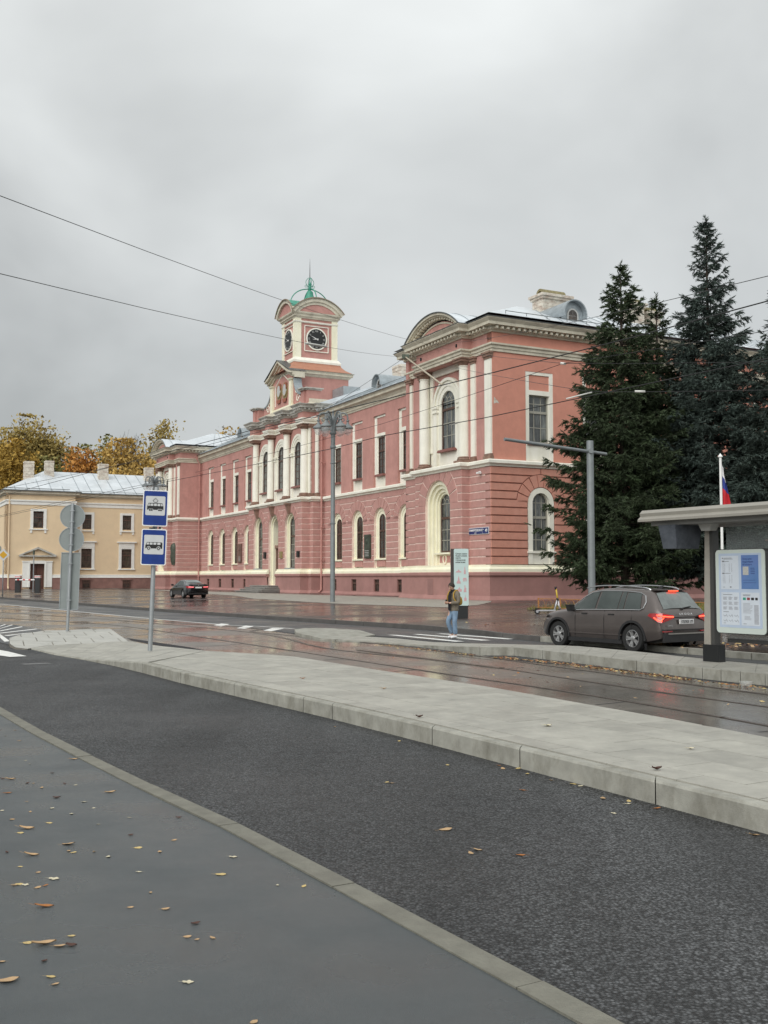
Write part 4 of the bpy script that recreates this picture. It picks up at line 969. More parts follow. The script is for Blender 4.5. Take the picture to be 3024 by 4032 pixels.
g_.arc(mx_,z0+rise-Rx,Rx,Rx+.05,ty0-.6,my_+.4,PI/2-ax*.82,PI/2+ax*.82,20); g_.M=Matrix.Translation((mx_,my_,0))@ROT90; g_.arc(0,z0+rise-Ry,Ry,Ry+.05,-hx-.08,hx+.08,PI/2-ay*.85,PI/2+ay*.85,24); Bd(g_,'tower_roof',GRN)
ed.arc(mx_,z0+rise-Rx,Rx+.0,Rx+.09,ty0-.64,ty0-.54,PI/2-ax,PI/2+ax,20); ed.M=Matrix.Translation((mx_,my_,0))@ROT90; ed.arc(0,z0+rise-Ry,Ry+.0,Ry+.09,-hx-.14,-hx-.04,PI/2-ay,PI/2+ay,24); Bd(ed,'tower_roof_edge',mat('brown tin edge',(.28,.22,.16),.6,.2,4))
# clocks
def clock(x,y,z,rz,r):
    f=MB(); f.arc(0,0,r,r+.12,-.1,.02,0,2*PI,32); s_=r+.26
    for a,b in (((-s_,-s_),(s_,-s_)),((s_,-s_),(s_,s_)),((s_,s_),(-s_,s_)),((-s_,s_),(-s_,-s_))): f.tube([(a[0],-.03,a[1]),(b[0],-.03,b[1])],.05,5)
    o=Bd(f,'clock_face',CREAM); o.location=(x,y,z); o.rotation_euler=(0,0,rz)
    MB().prism([(r*math.cos(2*PI*i/32),r*math.sin(2*PI*i/32)) for i in range(32)],-.05,0).build('dial',DIAL,o)
    for i,tx_ in enumerate(['XII','I','II','III','IIII','V','VI','VII','VIII','IX','X','XI']):
        a=PI/2-i*PI/6; me=text_mesh(tx_,.27,.006); me.materials.append(SILV); t=bpy.data.objects.new('numeral',me); C.objects.link(t); t.parent=o; t.location=(r*.8*math.cos(a),-.06,r*.8*math.sin(a)); t.rotation_euler=Matrix(((1,0,0),(0,0,-1),(0,1,0))).to_euler(); t.rotation_euler=(PI/2,-(a-PI/2) if False else 0,0)
        t.rotation_euler=(Matrix.Rotation(-(a-PI/2),3,'Y')@Matrix.Rotation(PI/2,3,'X')).to_euler()
    for ang,L,w in ((90-295,.78,.05),(90-265,.5,.06)):
        a=R(ang); c,s=math.cos(a),math.sin(a); n=(-s,c); b=-.18
        MB().prism([(c*b*r-n[0]*w,s*b*r-n[1]*w),(c*L*r,s*L*r),(c*b*r+n[0]*w,s*b*r+n[1]*w)],-.1,-.08).build('clock_hand',WPT,o)
clock(mx_,ty0+.02,25.08,0,1.0); clock(tx1-.02,4.84,25.08,PI/2,1.0)
# bell cage
bc=MB()
zb=28.6; Rb=2.1
for vx,vy in ((1,0),(-1,0),(0,1),(0,-1)):
    P=[(mx_+vx*Rb*.85*math.cos(t),my_+vy*Rb*math.cos(t),zb+.25+1.72*math.sin(t)) for t in [PI/2*i/10 for i in range(11)]]; bc.tube(P,.055,6)
    P=[(mx_+vx*(.12+.32*math.sin(t*1.0)),my_+vy*(.12+.32*math.sin(t)),30.75+.5*t/PI*2) for t in [PI*i/8 for i in range(9)]]; bc.tube(P,.03,5)
    P=[(mx_+vx*(.42+.12*math.cos(t)),my_+vy*(.42+.12*math.cos(t)),30.85+.12*math.sin(t)) for t in [2*PI*i/8 for i in range(9)]]; bc.tube(P,.025,5)
bc.lathe([(.1,30.4),(.16,30.7),(.1,30.9),(.14,31.1),(.06,31.4),(.05,31.7)],mx_,my_,8); Bd(bc,'bell_cage',GRN)
m=MB(); m.lathe([(.62,29.42),(.56,29.55),(.42,29.8),(.35,30.05),(.33,30.25),(.22,30.38),(.06,30.45)],mx_,my_,20); Bd(m,'bell',GRN,True)
Bd(MB().lathe([(.045,31.6),(.03,32.6),(.008,33.7)],mx_,my_,6),'spire',BLK)
# ---- roofs
rf=MB(); rz=20.2
rf.add([(-71.2,2.38,16.79),(-48.85,2.38,16.79),(-48.85,9.6,rz),(-73,9.6,rz)],[(0,1,2,3)]); rf.add([(-32.9,2.38,16.79),(-11.2,2.38,16.79),(-9,9.6,rz),(-32.9,9.6,rz)],[(0,1,2,3)]); rf.add([(-48.85,2.2,17.5),(-32.9,2.2,17.5),(-32.9,9.6,rz),(-48.85,9.6,rz)],[(0,1,2,3)])
rf.add([(-73,9.6,rz),(-9,9.6,rz),(-9,17,16.8),(-73,17,16.8)],[(0,1,2,3)]); rf.add([(-32.88,2.2,16.8),(-32.88,2.2,17.5),(-32.88,9.6,rz)],[(0,1,2)]); rf.add([(-48.87,2.2,16.8),(-48.87,2.2,17.5),(-48.87,9.6,rz)],[(0,1,2)]); rf.add([(-48.85,1.3,17.45),(-32.9,1.3,17.45),(-32.9,2.2,17.5),(-48.85,2.2,17.5)],[(0,1,2,3)]); Bd(rf,'wing_roof',TIN)
def hip(x0,x1,y0,y1,z0,zr,rx,ya,yb,name='hip_roof'):
    m=MB(); a=(rx,ya,zr);b=(rx,yb,zr); m.add([(x0,y0,z0),(x1,y0,z0),(x1,y1,z0),(x0,y1,z0),a,b],[(0,1,4),(1,2,5,4),(2,3,5),(3,0,4,5)]); Bd(m,name,TIN)
hip(-12.0,.85,-.6,L_END,17.96,20.9,-6.5,6.5,L_END-6); hip(-83.3,-70.4,-.6,14,17.96,20.4,-76.8,6,10)
# standing seams
sm=MB()
def seams(a,b,c,d,n):
    a,b,c,d=map(Vector,(a,b,c,d))
    for i in range(1,n):
        t=i/n; p=a.lerp(b,t);q=d.lerp(c,t); u=Vector((0,0,.035)); w=(b-a).normalized()*.015
        sm.add([p-w,p+w,q+w,q-w,p-w+u,p+w+u,q+w+u,q-w+u],[(0,1,5,4),(3,2,6,7),(4,5,6,7),(0,4,7,3),(1,5,6,2)])
seams((-71.2,2.38,16.8),(-48.85,2.38,16.8),(-48.85,9.6,rz+.01),(-71.2,9.6,rz+.01),18); seams((-32.9,2.38,16.8),(-11.2,2.38,16.8),(-11.2,9.6,rz+.01),(-32.9,9.6,rz+.01),18)
seams((.85,3,17.97),(.85,L_END,17.97),(-6.5,L_END-1,20.91),(-6.5,7,20.91),46); seams((-70.4,3,17.97),(-70.4,14,17.97),(-76.8,10,20.41),(-76.8,6,20.41),9)
Bd(sm,'roof_seams',ZINC)
Bd(MB().box(-38.2,-35.6,6.2,8,18,19.95),'roof_hatch',ZINC)
# snow rail on side roof
rl=MB(); rl.tube([(.35,1.0,18.35),(.35,16,18.35)],.025,4)
for i in range(10): rl.tube([(.35,1+i*1.6,18.0),(.35,1+i*1.6,18.38)],.02,4)
rl.tube([(-71,2.35,17.05),(-49,2.35,17.05)],.02,4); rl.tube([(-32,2.35,17.05),(-12,2.35,17.05)],.02,4)
Bd(rl,'snow_rail',TINE)
def dormer(x,y,z,rz,r=.85,dl_=3.2):
    m=MB(); m.arc(0,0,r-.06,r+.02,-.35,dl_,-.25,PI+.25,14); o=Bd(m,'dormer',ZINC); o.location=(x,y,z); o.rotation_euler=(0,0,rz)
    MB().prism([(-r+.08,-.75),(r-.08,-.75)]+[((r-.08)*math.cos(PI*i/10),(r-.08)*math.sin(PI*i/10)) for i in range(11)],.05,.12).build('dormer_front',ZINC,o)
    f=MB(); f.arc(0,-.05,.36,.46,-.02,.06,0,PI,12); f.box(-.46,-.36,-.02,.06,-.55,-.05); f.box(.36,.46,-.02,.06,-.55,-.05); f.box(-.46,.46,-.02,.06,-.63,-.53); f.box(-.02,.02,-.0,.05,-.55,.35); f.box(-.36,.36,0,.05,-.12,-.08); f.build('dormer_frame',SILV,o)
    MB().prism([(-.4,-.58),(.4,-.58)]+[(.4*math.cos(PI*i/10),-.05+.4*math.sin(PI*i/10)) for i in range(11)],.0,.04).build('pane',PANE,o)
dormer(-1.2,7.45,19.2,PI/2,.95,4.5); dormer(-1.2,31.5,19.2,PI/2,.95,4.5); dormer(-24.1,4.3,18.05,0,.8,4); dormer(-59.6,4.3,18.0,0,.8,4)
def chimney(x,y,z0,z1,w,d,parent=None,cap=True,name='chimney'):
    m=MB(); m.use(BRKW)
    # courses with uneven offsets
    n=int((z1-z0)/.28); 
    for i in range(n):
        a=random.uniform(-.02,.02);b=random.uniform(-.02,.02); zz=z0+(z1-z0)*i/n; m.box(x-w/2+a,x+w/2+a,y-d/2+b,y+d/2+b,zz,zz+(z1-z0)/n-.015)
    m.box(x-w/2+.03,x+w/2-.03,y-d/2+.03,y+d/2-.03,z0,z1)
    if cap:
        m.box(x-w/2-.12,x+w/2+.12,y-d/2-.12,y+d/2+.12,z1-.05,z1+.12); m.box(x-w/2-.22,x+w/2+.22,y-d/2-.22,y+d/2+.22,z1+.12,z1+.3)
    else:
        m.box(x-w/2-.04,x+w/2+.04,y-d/2-.04,y+d/2+.04,z0+.0,z0+.7); m.box(x-w/2-.03,x+w/2+.03,y-d/2-.03,y+d/2+.03,z1-.25,z1-.05)
    o=m.build(name,None,parent or PB)
    if cap:
        c=MB(); c.arc(x,z1+.35,.26,.42,y-d/2+.15,y+d/2-.15,0,PI,10); c.build('chimney_pot',mat('mossy brick',(.22,.19,.1),.9,.4,4),o)
chimney(-5.0,8.45,18.5,21.15,1.3,2.3); chimney(-8.0,18.4,18.5,22.5,1.3,1.3); chimney(-8.0,20.2,18.5,22.0,1.3,1.1); chimney(-28.7,9.0,18.0,20.9,1.6,1.3,cap=False)
an=MB(); an.tube([(-5,10.2,19),(-5,10.2,21.3)],.05,5); an.tube([(-5,9.9,20.8),(-5,10.5,20.8)],.05,5); an.tube([(-5,10.5,19),(-5,10.5,20.8)],.03,5); Bd(an,'roof_vent_pipe',BLK)
# ---- side wing (right flank)
SA=[3.8+4.55*i for i in range(11)]
MS=ROT90.copy()
w=MB(MS); w.use(GRVS); ol=[(a,1.02,2.25,6.2,True) for a in SA]; wall(w,0.0,L_END,0,8.5,0,.6,ol); w.use(SALMP); rust(w,0.0,L_END,2.25,8.45,0,ol,ring=.85,gap=.075,dep=.075); Bd(w,'side_rusticated_wall')
w=MB(MS); wall(w,.2,L_END,8.5,17.2,.02,.6,[(a,1.08,8.9,14.7,False) for a in SA]); Bd(w,'side_upper_wall',SALM)
for a in SA:
    f=MB(MS); f.use(CREAM); wall(f,a-1.08,a+1.08,8.9,14.7,.14,.4,[(a,.8,10.1,13.2,False)]); f.box(a-1.08,a-.8,.04,.14,8.9,14.7); f.box(a+.8,a+1.08,.04,.14,8.9,14.7); f.box(a-.8,a+.8,.04,.14,13.2,13.5); f.box(a-.8,a+.8,.04,.14,14.5,14.7); f.box(a-.8,a+.8,.06,.14,8.9,10.0); f.use(SALM).box(a-.8,a+.8,.1,.16,13.5,14.5); Bd(f,'window_surround')
    put_win('side_up',-.25,a,10.1,PI/2,sill=.3)
    f=MB(MS); f.use(CREAM); f.arc(a,6.2,.66,1.0,-.06,.5,seg=18); f.box(a-1.0,a-.66,-.06,.5,2.3,6.2); f.box(a+.66,a+1.0,-.06,.5,2.3,6.2); f.box(a-.66,a+.66,.02,.5,2.3,3.1); f.box(a-1.1,a+1.1,-.14,.1,3.0,3.12); Bd(f,'window_surround')
    put_win('side_low',-.2,a,3.1,PI/2)
for a in (10.9,12.9,19,23.5,28,33): put_win('base',.26,a,.3,PI/2)
# back and left closing walls
bw=MB(); bw.box(-82.4,-9,16.6,17,0,16.8); bw.box(-82.4,-82,0.7,17,0,17.5); bw.box(-12,-11.2,3.2,L_END,16,17.9);bw.box(-12,-.3,L_END-.4,L_END-.02,0,17.9); Bd(bw,'back_wall',PINK)
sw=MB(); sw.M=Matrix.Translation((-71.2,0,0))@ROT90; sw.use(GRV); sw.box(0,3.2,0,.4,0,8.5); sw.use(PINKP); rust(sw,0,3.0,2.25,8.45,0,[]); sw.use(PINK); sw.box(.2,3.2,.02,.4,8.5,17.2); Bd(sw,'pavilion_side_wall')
sw=MB(); sw.box(-11.2,-10.8,0,3.2,0,17.2); Bd(sw,'pavilion_side_wall',PINK)
# downpipes
def pipe(x,y,z1,zt=16.5):
    m=MB(); m.tube([(x,y-.5,zt),(x,y-.25,zt-.5),(x,y,zt-.9),(x,y,.35),(x+.02,y-.25,.1)],.085,8); Bd(m,'downpipe',PINK,True)
    b=MB()
    for z in (3,6,9,12,14.5): b.box(x-.13,x+.13,y-.1,y+.3,z,z+.05)
    Bd(b,'pipe_bracket',PINK)
pipe(-32.55,2.6,16); pipe(-70.85,2.6,16)
# street name plates and plaques
BLUE=mat('blue enamel plate',(.02,.035,.14),.3,.05,4)
sp=MB(); sp.use(WPT).box(-2.45,-.1,-.085,-.055,4.18,4.62); sp.use(BLUE).box(-2.42,-.84,-.1,-.085,4.21,4.59); sp.box(-.8,-.13,-.1,-.085,4.21,4.59); spo=Bd(sp,'street_plate'); spo['label']='blue street name plate with white lettering'
text('lettering','ТИМИРЯЗЕВСКАЯ',.19,(-1.63,-.103,4.44),WPT,spo,bold=True,sx=.95); text('lettering','улица',.09,(-1.63,-.103,4.28),WPT,spo); text('lettering','49',.27,(-.36,-.103,4.4),WPT,spo,bold=True); text('lettering','дом',.08,(-.7,-.103,4.48),WPT,spo,sx=.8)
def plaque(x,y,z0,z1,w,m,portrait=True,lab=None):
    p=MB(); p.box(-w/2,w/2,-.08,.03,z0,z1); p.use(m)
    p.box(-w/2+.06,w/2-.06,-.1,-.08,z0+.06,z1-.06); p.mats=[m]; p.m=[0]*len(p.f); o=Bd(p,'memorial_plaque'); o.location=(x,y,0); o['label']=lab
    if portrait:
        h=MB(); zc=z1-(z1-z0)*.3; h.lathe([(.001,-.14),(.12,-.1),(.17,0),(.14,.12),(.001,.2)],0,0,10)
        h.v=[(vx*w/1.2,-.11+vy*.45,zc+vz*1.3) for vx,vy,vz in h.v]; h.build('portrait_relief',m,o,smooth=True)
        for k in range(4): MB().box(-w*.32,w*.32,-.112,-.1,z0+.2+k*.14,z0+.24+k*.14).build('inscription_line',GOLD if False else SILV,o)
plaque(-23.5,2.93,3.05,5.05,1.15,BRZ,lab='tall dark bronze memorial plaque with a portrait relief'); plaque(-56.05,2.93,3.1,5.2,1.1,mat('brown granite plaque',(.14,.08,.065),.4,.3,5),lab='brown granite memorial plaque')
plaque(-43.0,1.03,3.35,3.98,.6,BLK,False,'small black name plaque'); plaque(-38.6,1.03,3.3,3.95,.65,GOLD,False,'small brass name plaque'); plaque(-34.25,1.03,3.35,3.9,.6,BLK,False,'small black name plaque')
m=MB()
n=14; m.lathe([(.3,3.0),(.42,3.4),(.5,4.0),(.44,4.6),(.52,5.1),(.4,5.55),(.15,5.75)],-72.4,-.05,10); Bd(m,'bronze_relief',BRZ,True)
Bd(MB().tube([(-1.0,-.25,8.1),(-1.0,-.1,8.15)],.06,6).box(-1.12,-.88,-.35,-.1,8.02,8.12),'wall_camera',WPT)

pp=MB(); pp.M=MS; pp.prism([(.3,12.4),(.5,12.48),(.7,12.45),(.6,12.6),(.45,12.72),(.33,12.85)],.012,.03); Bd(pp,'bare_plaster_patch',BRKW)
# ================= YELLOW BUILDING
YB=thing('yellow_building','ochre yellow two-storey building with white trim and pale tin roof at far left','building',(C0[0]+math.sin(TH)*-86,C0[1]-math.cos(TH)*-86,.42),TH)
# local: x along its front (palace y axis), y into building, z up
Bd2=lambda mb,name,m=None,smooth=False:mb.build(name,m,YB,smooth)
YP=mat('maroon plinth plaster',(.25,.135,.115),.85,.2,1.5,.2,20,stain=(.33,.2,.17),stz=1,st_amt=.6,st_scale=.8)
def ywall(x0,x1,y0,z1,ops,ths=.5):
    w=MB(); wall(w,x0,x1,-.4,z1,y0,y0+ths,ops); Bd2(w,'wall',YEL)
win_type('y_up',.6,1.95,False,2,2,WOOD,PANE,WOOD,trans=1.3)
win_type('y_low',.68,2.5,False,2,2,WOOD,PANE,WOOD,trans=1.7)
upc=[-8.15,-2.85,2.45,7.75,13.0]
ops=[]
w=MB()
# upper and lower halves as two wall pieces
ywall(-10,16,0,5.9,[(c,.68,2.8,5.35,False) for c in upc]); w=MB(); wall(w,-10,16,5.9,12.4,0,.5,[(c,.62,7.95,9.9,False) for c in upc]); Bd2(w,'wall',YEL)
YF=-1.7
ywall(-18.5,-10,YF,5.9,[(-14.65,.92,-.3,3.3,False)],2.2); w=MB(); wall(w,-18.5,-10,5.9,12.4,YF,0.4,[(-14.6,.66,7.9,10.05,False)]); Bd2(w,'wall',YEL)
w=MB(); w.box(-18.5,-18.1,YF,16,-.4,12.4); w.box(15.6,16,0.5,12,-.4,12.4); w.box(-18,16,14,14.5,-.4,12.4); Bd2(w,'wall',YEL)
yp=[(-18.5,15),(-18.5,YF),(-10,YF),(-10,0),(16,0),(16,12)]
def ym(prof,name,m,path=None): Bd2(MB().mould(path or yp,prof),name,m)
ypl=[(-18.5,15),(-18.5,YF),(-16.5,YF)]; ypr=[(-12.8,YF),(-10,YF),(-10,0),(16,0),(16,12)]
for p in (ypl,ypr):
    ym([(0,-.6),(.12,-.6),(.12,1.5),(0,1.5)],'plinth',YP,p); ym([(0,1.5),(.18,1.5),(.18,1.55),(.1,1.6),(.1,1.9),(0,1.92)],'base_band',WHT,p)
ym([(0,10.85),(.08,10.85),(.08,11.2),(.18,11.3),(.18,11.45),(0,11.5)],'entablature_band',WHT)
ym([(0,12.1),(.1,12.1),(.2,12.25),(.45,12.3),(.45,12.45),(.6,12.6),(0,12.7)],'cornice',CORN)
ym([(.58,12.58),(.68,12.6),(.68,12.68),(0,12.8)],'gutter',TINE)
for c in upc:
    f=MB(); f.box(c-.95,c-.6,-.08,.3,7.75,10.2); f.box(c+.6,c+.95,-.08,.3,7.75,10.2); f.box(c-.6,c+.6,-.08,.3,9.9,10.2); f.box(c-1.0,c+1.0,-.16,.1,7.65,7.78); f.box(c-.95,c-.72,-.1,.05,7.3,7.65); f.box(c+.72,c+.95,-.1,.05,7.3,7.65); Bd2(f,'window_surround',WHT)
    put_win('y_up',c,.15,7.95,0,YB)
    f=MB(); f.box(c-1.05,c-.68,-.08,.3,2.65,5.5); f.box(c+.68,c+1.05,-.08,.3,2.65,5.5); f.box(c-.68,c+.68,-.08,.3,5.35,5.6); f.box(c-1.05,c+1.05,-.1,.1,5.5,6.2); f.box(c-1.3,c+1.3,-.3,.1,6.2,6.35); f.box(c-1.15,c+1.15,-.18,.1,2.55,2.68); Bd2(f,'window_surround',WHT)
    put_win('y_low',c,.15,2.8,0,YB)
    f=MB(); f.box(c-.78,c+.78,-.16,.0,.05,.12); f.box(c-.78,c+.78,-.26,0,1.22,1.32); Bd2(f,'basement_trim',YP); put_win('base',c,-.24,.12,0,YB)
c=-14.6; f=MB(); f.box(c-1.0,c-.64,YF-.08,YF+.3,7.75,10.35); f.box(c+.64,c+1.0,YF-.08,YF+.3,7.75,10.35); f.box(c-.64,c+.64,YF-.08,YF+.3,10.05,10.35); f.box(c-1.15,c+1.15,YF-.16,YF+.1,7.65,7.78); f.box(c-1.0,c-.75,YF-.1,YF+.05,7.25,7.65); f.box(c+.75,c+1.0,YF-.1,YF+.05,7.25,7.65); Bd2(f,'window_surround',WHT); put_win('y_up',c,YF+.15,7.95,0,YB)
# porch door
pz=MB(); 
for x0,x1 in ((-16.45,-15.5),(-13.75,-12.8)): pz.box(x0,x1,YF-.22,YF+.1,.3,3.5); pz.box(x0-.06,x1+.06,YF-.28,YF+.1,3.5,3.65)
for x0,x1 in ((-15.75,-15.55),(-13.75,-13.55)): pz.box(x0,x1,YF-.3,YF+.1,.3,3.5)
pz.box(-15.5,-13.75,YF-.3,YF+.1,3.3,3.7); Bd2(pz,'door_surround',WHT)
pz=MB(); pz.box(-16.9,-12.35,YF-.5,YF+.1,4.2,4.38)
for a,b in (((-17.0,4.38),(-14.62,5.45)),((-14.62,5.45),(-12.25,4.38))): pz.prism([a,b,(b[0],b[1]-.26),(a[0]+(.35 if a[0]<-15 else 0),a[1]+(0 if a[0]<-15 else -.26)) if a[0]<-15 else (a[0],a[1]-.26)][:4] if a[0]<-15 else [a,b,(b[0]-.45,b[1]),(a[0],a[1]-.26)],YF-.5,YF+.1)
Bd2(pz,'door_pediment',GCORN); Bd2(MB().prism([(-16.4,4.38),(-12.85,4.38),(-14.62,5.2)],YF-.1,YF+.1),'tympanum',YEL)
d=MB(); d.box(-.9,-.02,0,.08,0,3.25); d.box(.02,.9,0,.08,0,3.25); 
for z0,z1 in ((.25,1.1),(1.3,2.9)):
    for sx in (-.47,.47): d.box(sx-.3,sx+.3,-.03,0,z0,z1)
o=Bd2(d,'door',DOORM); o.location=(-14.65,YF+.35,.05); MB().tube([(.1,-.06,1.1),(.1,-.06,1.5)],.02,5).build('handle',GOLD,o)
Bd2(MB().box(-16.6,-12.7,YF-.5,YF,-.4,.05),'doorstep',BRN)
# roof
r=MB(); r.add([(-19.1,YF-.6,12.72),(-10,YF-.6,12.72),(-10,-.6,12.72),(16.6,-.6,12.72),(16.6,14.6,12.72),(-19.1,14.6,12.72),(-12.8,7,16.1),(11,7,16.1),(-14.3,YF+3.4,14.6)],[(0,1,8),(0,8,6,5),(1,2,6,8),(2,3,7,6),(3,4,7),(4,5,6,7)]); Bd2(r,'roof',TIN)
sm=MB()
def yseam(a,b):
    a=Vector(a);b=Vector(b);u=Vector((0,0,.05));w=Vector((.025,0,0)); sm.add([a-w,a+w,b+w,b-w,a-w+u,a+w+u,b+w+u,b-w+u],[(0,1,5,4),(3,2,6,7),(4,5,6,7),(0,4,7,3),(1,5,6,2)])
for i in range(17):
    x=-9.2+i*1.5; xb=max(-12.6,min(11,x)); t=1 if x<11 else max(0,(16.6-x)/5.6); yseam((x,-.6,12.73),(x if x<11 else x,-.6+7.6*t,12.73+3.38*t))
for i in range(5): 
    x=-17.6+i*1.5; t=min(1,(x+19.1)/4.8 if x<-14.3 else (-10-x)/4.3); yseam((x,YF-.6,12.73),(x,YF-.6+4*t,12.73+1.87*t))
Bd2(sm,'roof_seams',ZINC)
rr=MB(); rr.tube([(-18.9,YF-.4,12.95),(-10.8,YF-.4,12.95)],.04,5); rr.tube([(-9.8,-.4,12.95),(16,-.4,12.95)],.03,5); Bd2(rr,'snow_rail',TINE)
for x,y,z0,z1,w_ in ((-15.2,3.6,13.8,17.0,1.25),(-12.3,5.4,14.8,17.4,1.15),(-5.1,5.2,14.8,17.3,1.3),(1.3,5.2,14.8,17.1,1.2)): chimney(x,y,z0,z1,w_,1.0,YB,False)
m=MB(); m.tube([(-18.9,YF-.4,12.5),(-18.2,YF-.12,11.9),(-18.15,YF-.12,.4),(-18.15,YF-.4,.1)],.09,7); Bd2(m,'downpipe',YEL,True)
# ================= STREET FURNITURE
def rotto(o,dirx): o.rotation_euler=(0,0,math.atan2(dirx[1],dirx[0])); return o
# classical lamp posts
def make_lamp(loc,label):
    t=thing('street_lamp',label,'street lamp',loc,R(4),'ornate grey street lamps by the palace')
    m=MB(); m.lathe([(r_*.74,z_) for r_,z_ in [(.21,0),(.21,4.5),(.19,4.55),(.19,9.9),(.26,9.95),(.26,10.05),(.19,10.1),(.2,10.8),(.3,10.85),(.3,10.95),(.19,11.0),(.17,11.6),(.24,11.7),(.24,11.85),(.1,12.0),(.08,12.2),(.12,12.27),(.02,12.45)]],0,0,16); m.build('post',LAMPG,t,True)
    m=MB(); m.tube([(.1,0,9.15),(-1.25,0,9.15)],.03,5) ; m.tube([(.1,0,6.4),(-1.25,0,6.4)],.03,5)
    for z in (5.0,8.9): MB().lathe([(.15,z),(.18,z+.02),(.18,z+.08),(.15,z+.1)],0,0,12).build('post_band',LAMPG,t,True)
    am=MB();sm=MB();gm=MB()
    am.tube([(0,0,11.1)]+[(.2+1.05*(1-math.cos(a)) if False else .15+1.15*math.sin(a*.5+.0)**1,0,11.1+1.15*math.sin(a)**.8 if a<PI*.98 else 11.1) for a in [.25,.5,.8,1.2,1.6,2.0,2.4]],.05,6)
    am.v=[];am.f=[];am.m=[]
    P=[(.12,0,11.0),(.16,0,11.5),(.28,0,11.95),(.5,0,12.2),(.76,0,12.2),(.92,0,12.05),(.95,0,11.8)]
    P=[tuple(p) for p in catm(P,3)]
    am.tube(P,.055,6)
    Q=[(.22,0,11.4),(.4,0,11.75),(.6,0,11.9),(.72,0,11.8),(.68,0,11.68),(.6,0,11.7)]; am.tube([tuple(p) for p in catm(Q,3)],.035,5)
    for k in range(5):
        s=k/4; am.tube([(.2+.32*s,0,11.75+.42*s),(.28+.32*s,0,11.55+.35*s)],.02,4)
    sm.lathe([(.03,11.85),(.04,11.78),(.1,11.76),(.11,11.7),(.06,11.65),(.09,11.53),(.15,11.45),(.3,11.34),(.36,11.26),(.36,11.2),(.3,11.18)],.95,0,16)
    gm.lathe([(.29,11.16),(.28,11.02),(.2,10.86),(.1,10.78),(.01,10.76)],.95,0,14)
    ame,sme,gme=am.mesh('arm',LAMPG,True),sm.mesh('lamp_shade',LAMPG,True),gm.mesh('glass_bowl',mat('clear lamp glass',(.8,.82,.82),.08,0,trans=.0,alpha=.28,spec=.6),True)
    for i in range(6):
        a=obj('arm',ame,t,None,i*PI/3); s_=obj('lamp_shade',sme,a); obj('glass_bowl',gme,a)
    return t
lamp=make_lamp((-3.3,66.7,zp(-3.3,66.7)),'tall ornate grey lamp post with six bell shades on the pale paving before the palace')
l2=dup(lamp,(-24.6,110.7,.5),R(20),'distant ornate lamp whose bell shades rise just above the tram stop sign')
# T-shaped pole
t=thing('overhead_mast','plain grey T-shaped steel mast with crossbar behind the brown car','pole',(7.2,36.0,.1)); m=MB(); m.lathe([(.125,0),(.12,6.6),(.115,6.62)],0,0,20); m.build('post',LAMPG,t,True)
dv=Vector((-.857,-.515,0)); m=MB(); m.tube([tuple(-dv*.75+Vector((0,-.0,6.2))),tuple(dv*3.75+Vector((0,0,6.42)))],.055,12); m.build('crossbar',LAMPG,t,True)
m=MB(); m.tube([(0,-.18,6.25),(0,.18,6.25)],.09,8); m.build('clamp',LAMPG,t)
# sign pole with two round discs and a board, seen from behind
GBK=mat('grey sign back',(.24,.265,.26),.5,.08,2.,metal=.2)
px,py,_=B1(440,308,.19)
t=thing('sign_pole','galvanised pole with two grey sign discs and a long board seen from the back','road sign',(px,py,.19),math.atan2(-.515,-.857)+PI); t.rotation_euler=(R(0),R(1.6),t.rotation_euler[2])
t.rotation_euler=(0,R(1.3),R(8))
MB().lathe([(.05,0),(.05,4.15),(.045,4.2)],0,0,12).build('pole',STEEL,t,True)
fc=mat('sign face white',(.7,.7,.7),.5,0)
for z in (3.78,3.02): 
    m=MB(); m.prism([(.4*math.cos(2*PI*i/36),z+.4*math.sin(2*PI*i/36)) for i in range(36)],.07,.085); o=m.build('sign_disc',GBK,t)
    rm=MB(); rm.arc(0,z,.385,.402,.055,.09,0,2*PI,36); rm.build('disc_rim',ZINC,o); k=MB(); k.box(-.07,.07,-.06,.07,z-.2,z-.17); k.box(-.07,.07,-.06,.07,z+.17,z+.2); k.build('clamp',STEEL,o)
m=MB(); m.box(-.3,.3,.07,.085,.72,2.58); o=m.build('sign_board',GBK,t); MB().box(-.305,-.29,.05,.09,.72,2.58).box(.29,.305,.05,.09,.72,2.58).box(-.3,.3,.05,.09,2.565,2.585).box(-.3,.3,.05,.09,.71,.73).box(-.07,-.04,.05,.07,.75,2.5).build('board_rim',ZINC,o); k=MB(); k.box(-.07,.07,-.06,.07,1.0,1.04); k.box(-.07,.07,-.06,.07,2.2,2.24); k.build('clamp',STEEL,o)
# tram + bus stop sign
BLU=mat('sign blue',(.008,.035,.2),.3,.12,2.,stain=(.02,.06,.28),stz=1,st_amt=.4,st_scale=4)
SW=mat('sign white field',(.56,.57,.57),.4,.06,6.)
SBK=mat('sign black',(.01,.01,.01),.5,0)
px,py,_=B1(978,437,.17)
t=thing('stop_sign_pole','galvanised pole with blue tram stop and bus stop plates','road sign',(px,py,.17)); t.rotation_euler=(0,R(1.5),R(6))
MB().lathe([(.055,0),(.055,3.95),(.05,4.0)],0,.06,14).build('pole',STEEL,t,True)
def rr(w,h,r,n=5):
    P=[]
    for cx,cz,a in ((w/2-r,h/2-r,0),(-w/2+r,h/2-r,PI/2),(-w/2+r,-h/2+r,PI),(w/2-r,-h/2+r,1.5*PI)):
        for i in range(n+1): P.append((cx+r*math.cos(a+PI/2*i/n),cz+r*math.sin(a+PI/2*i/n)))
    return P
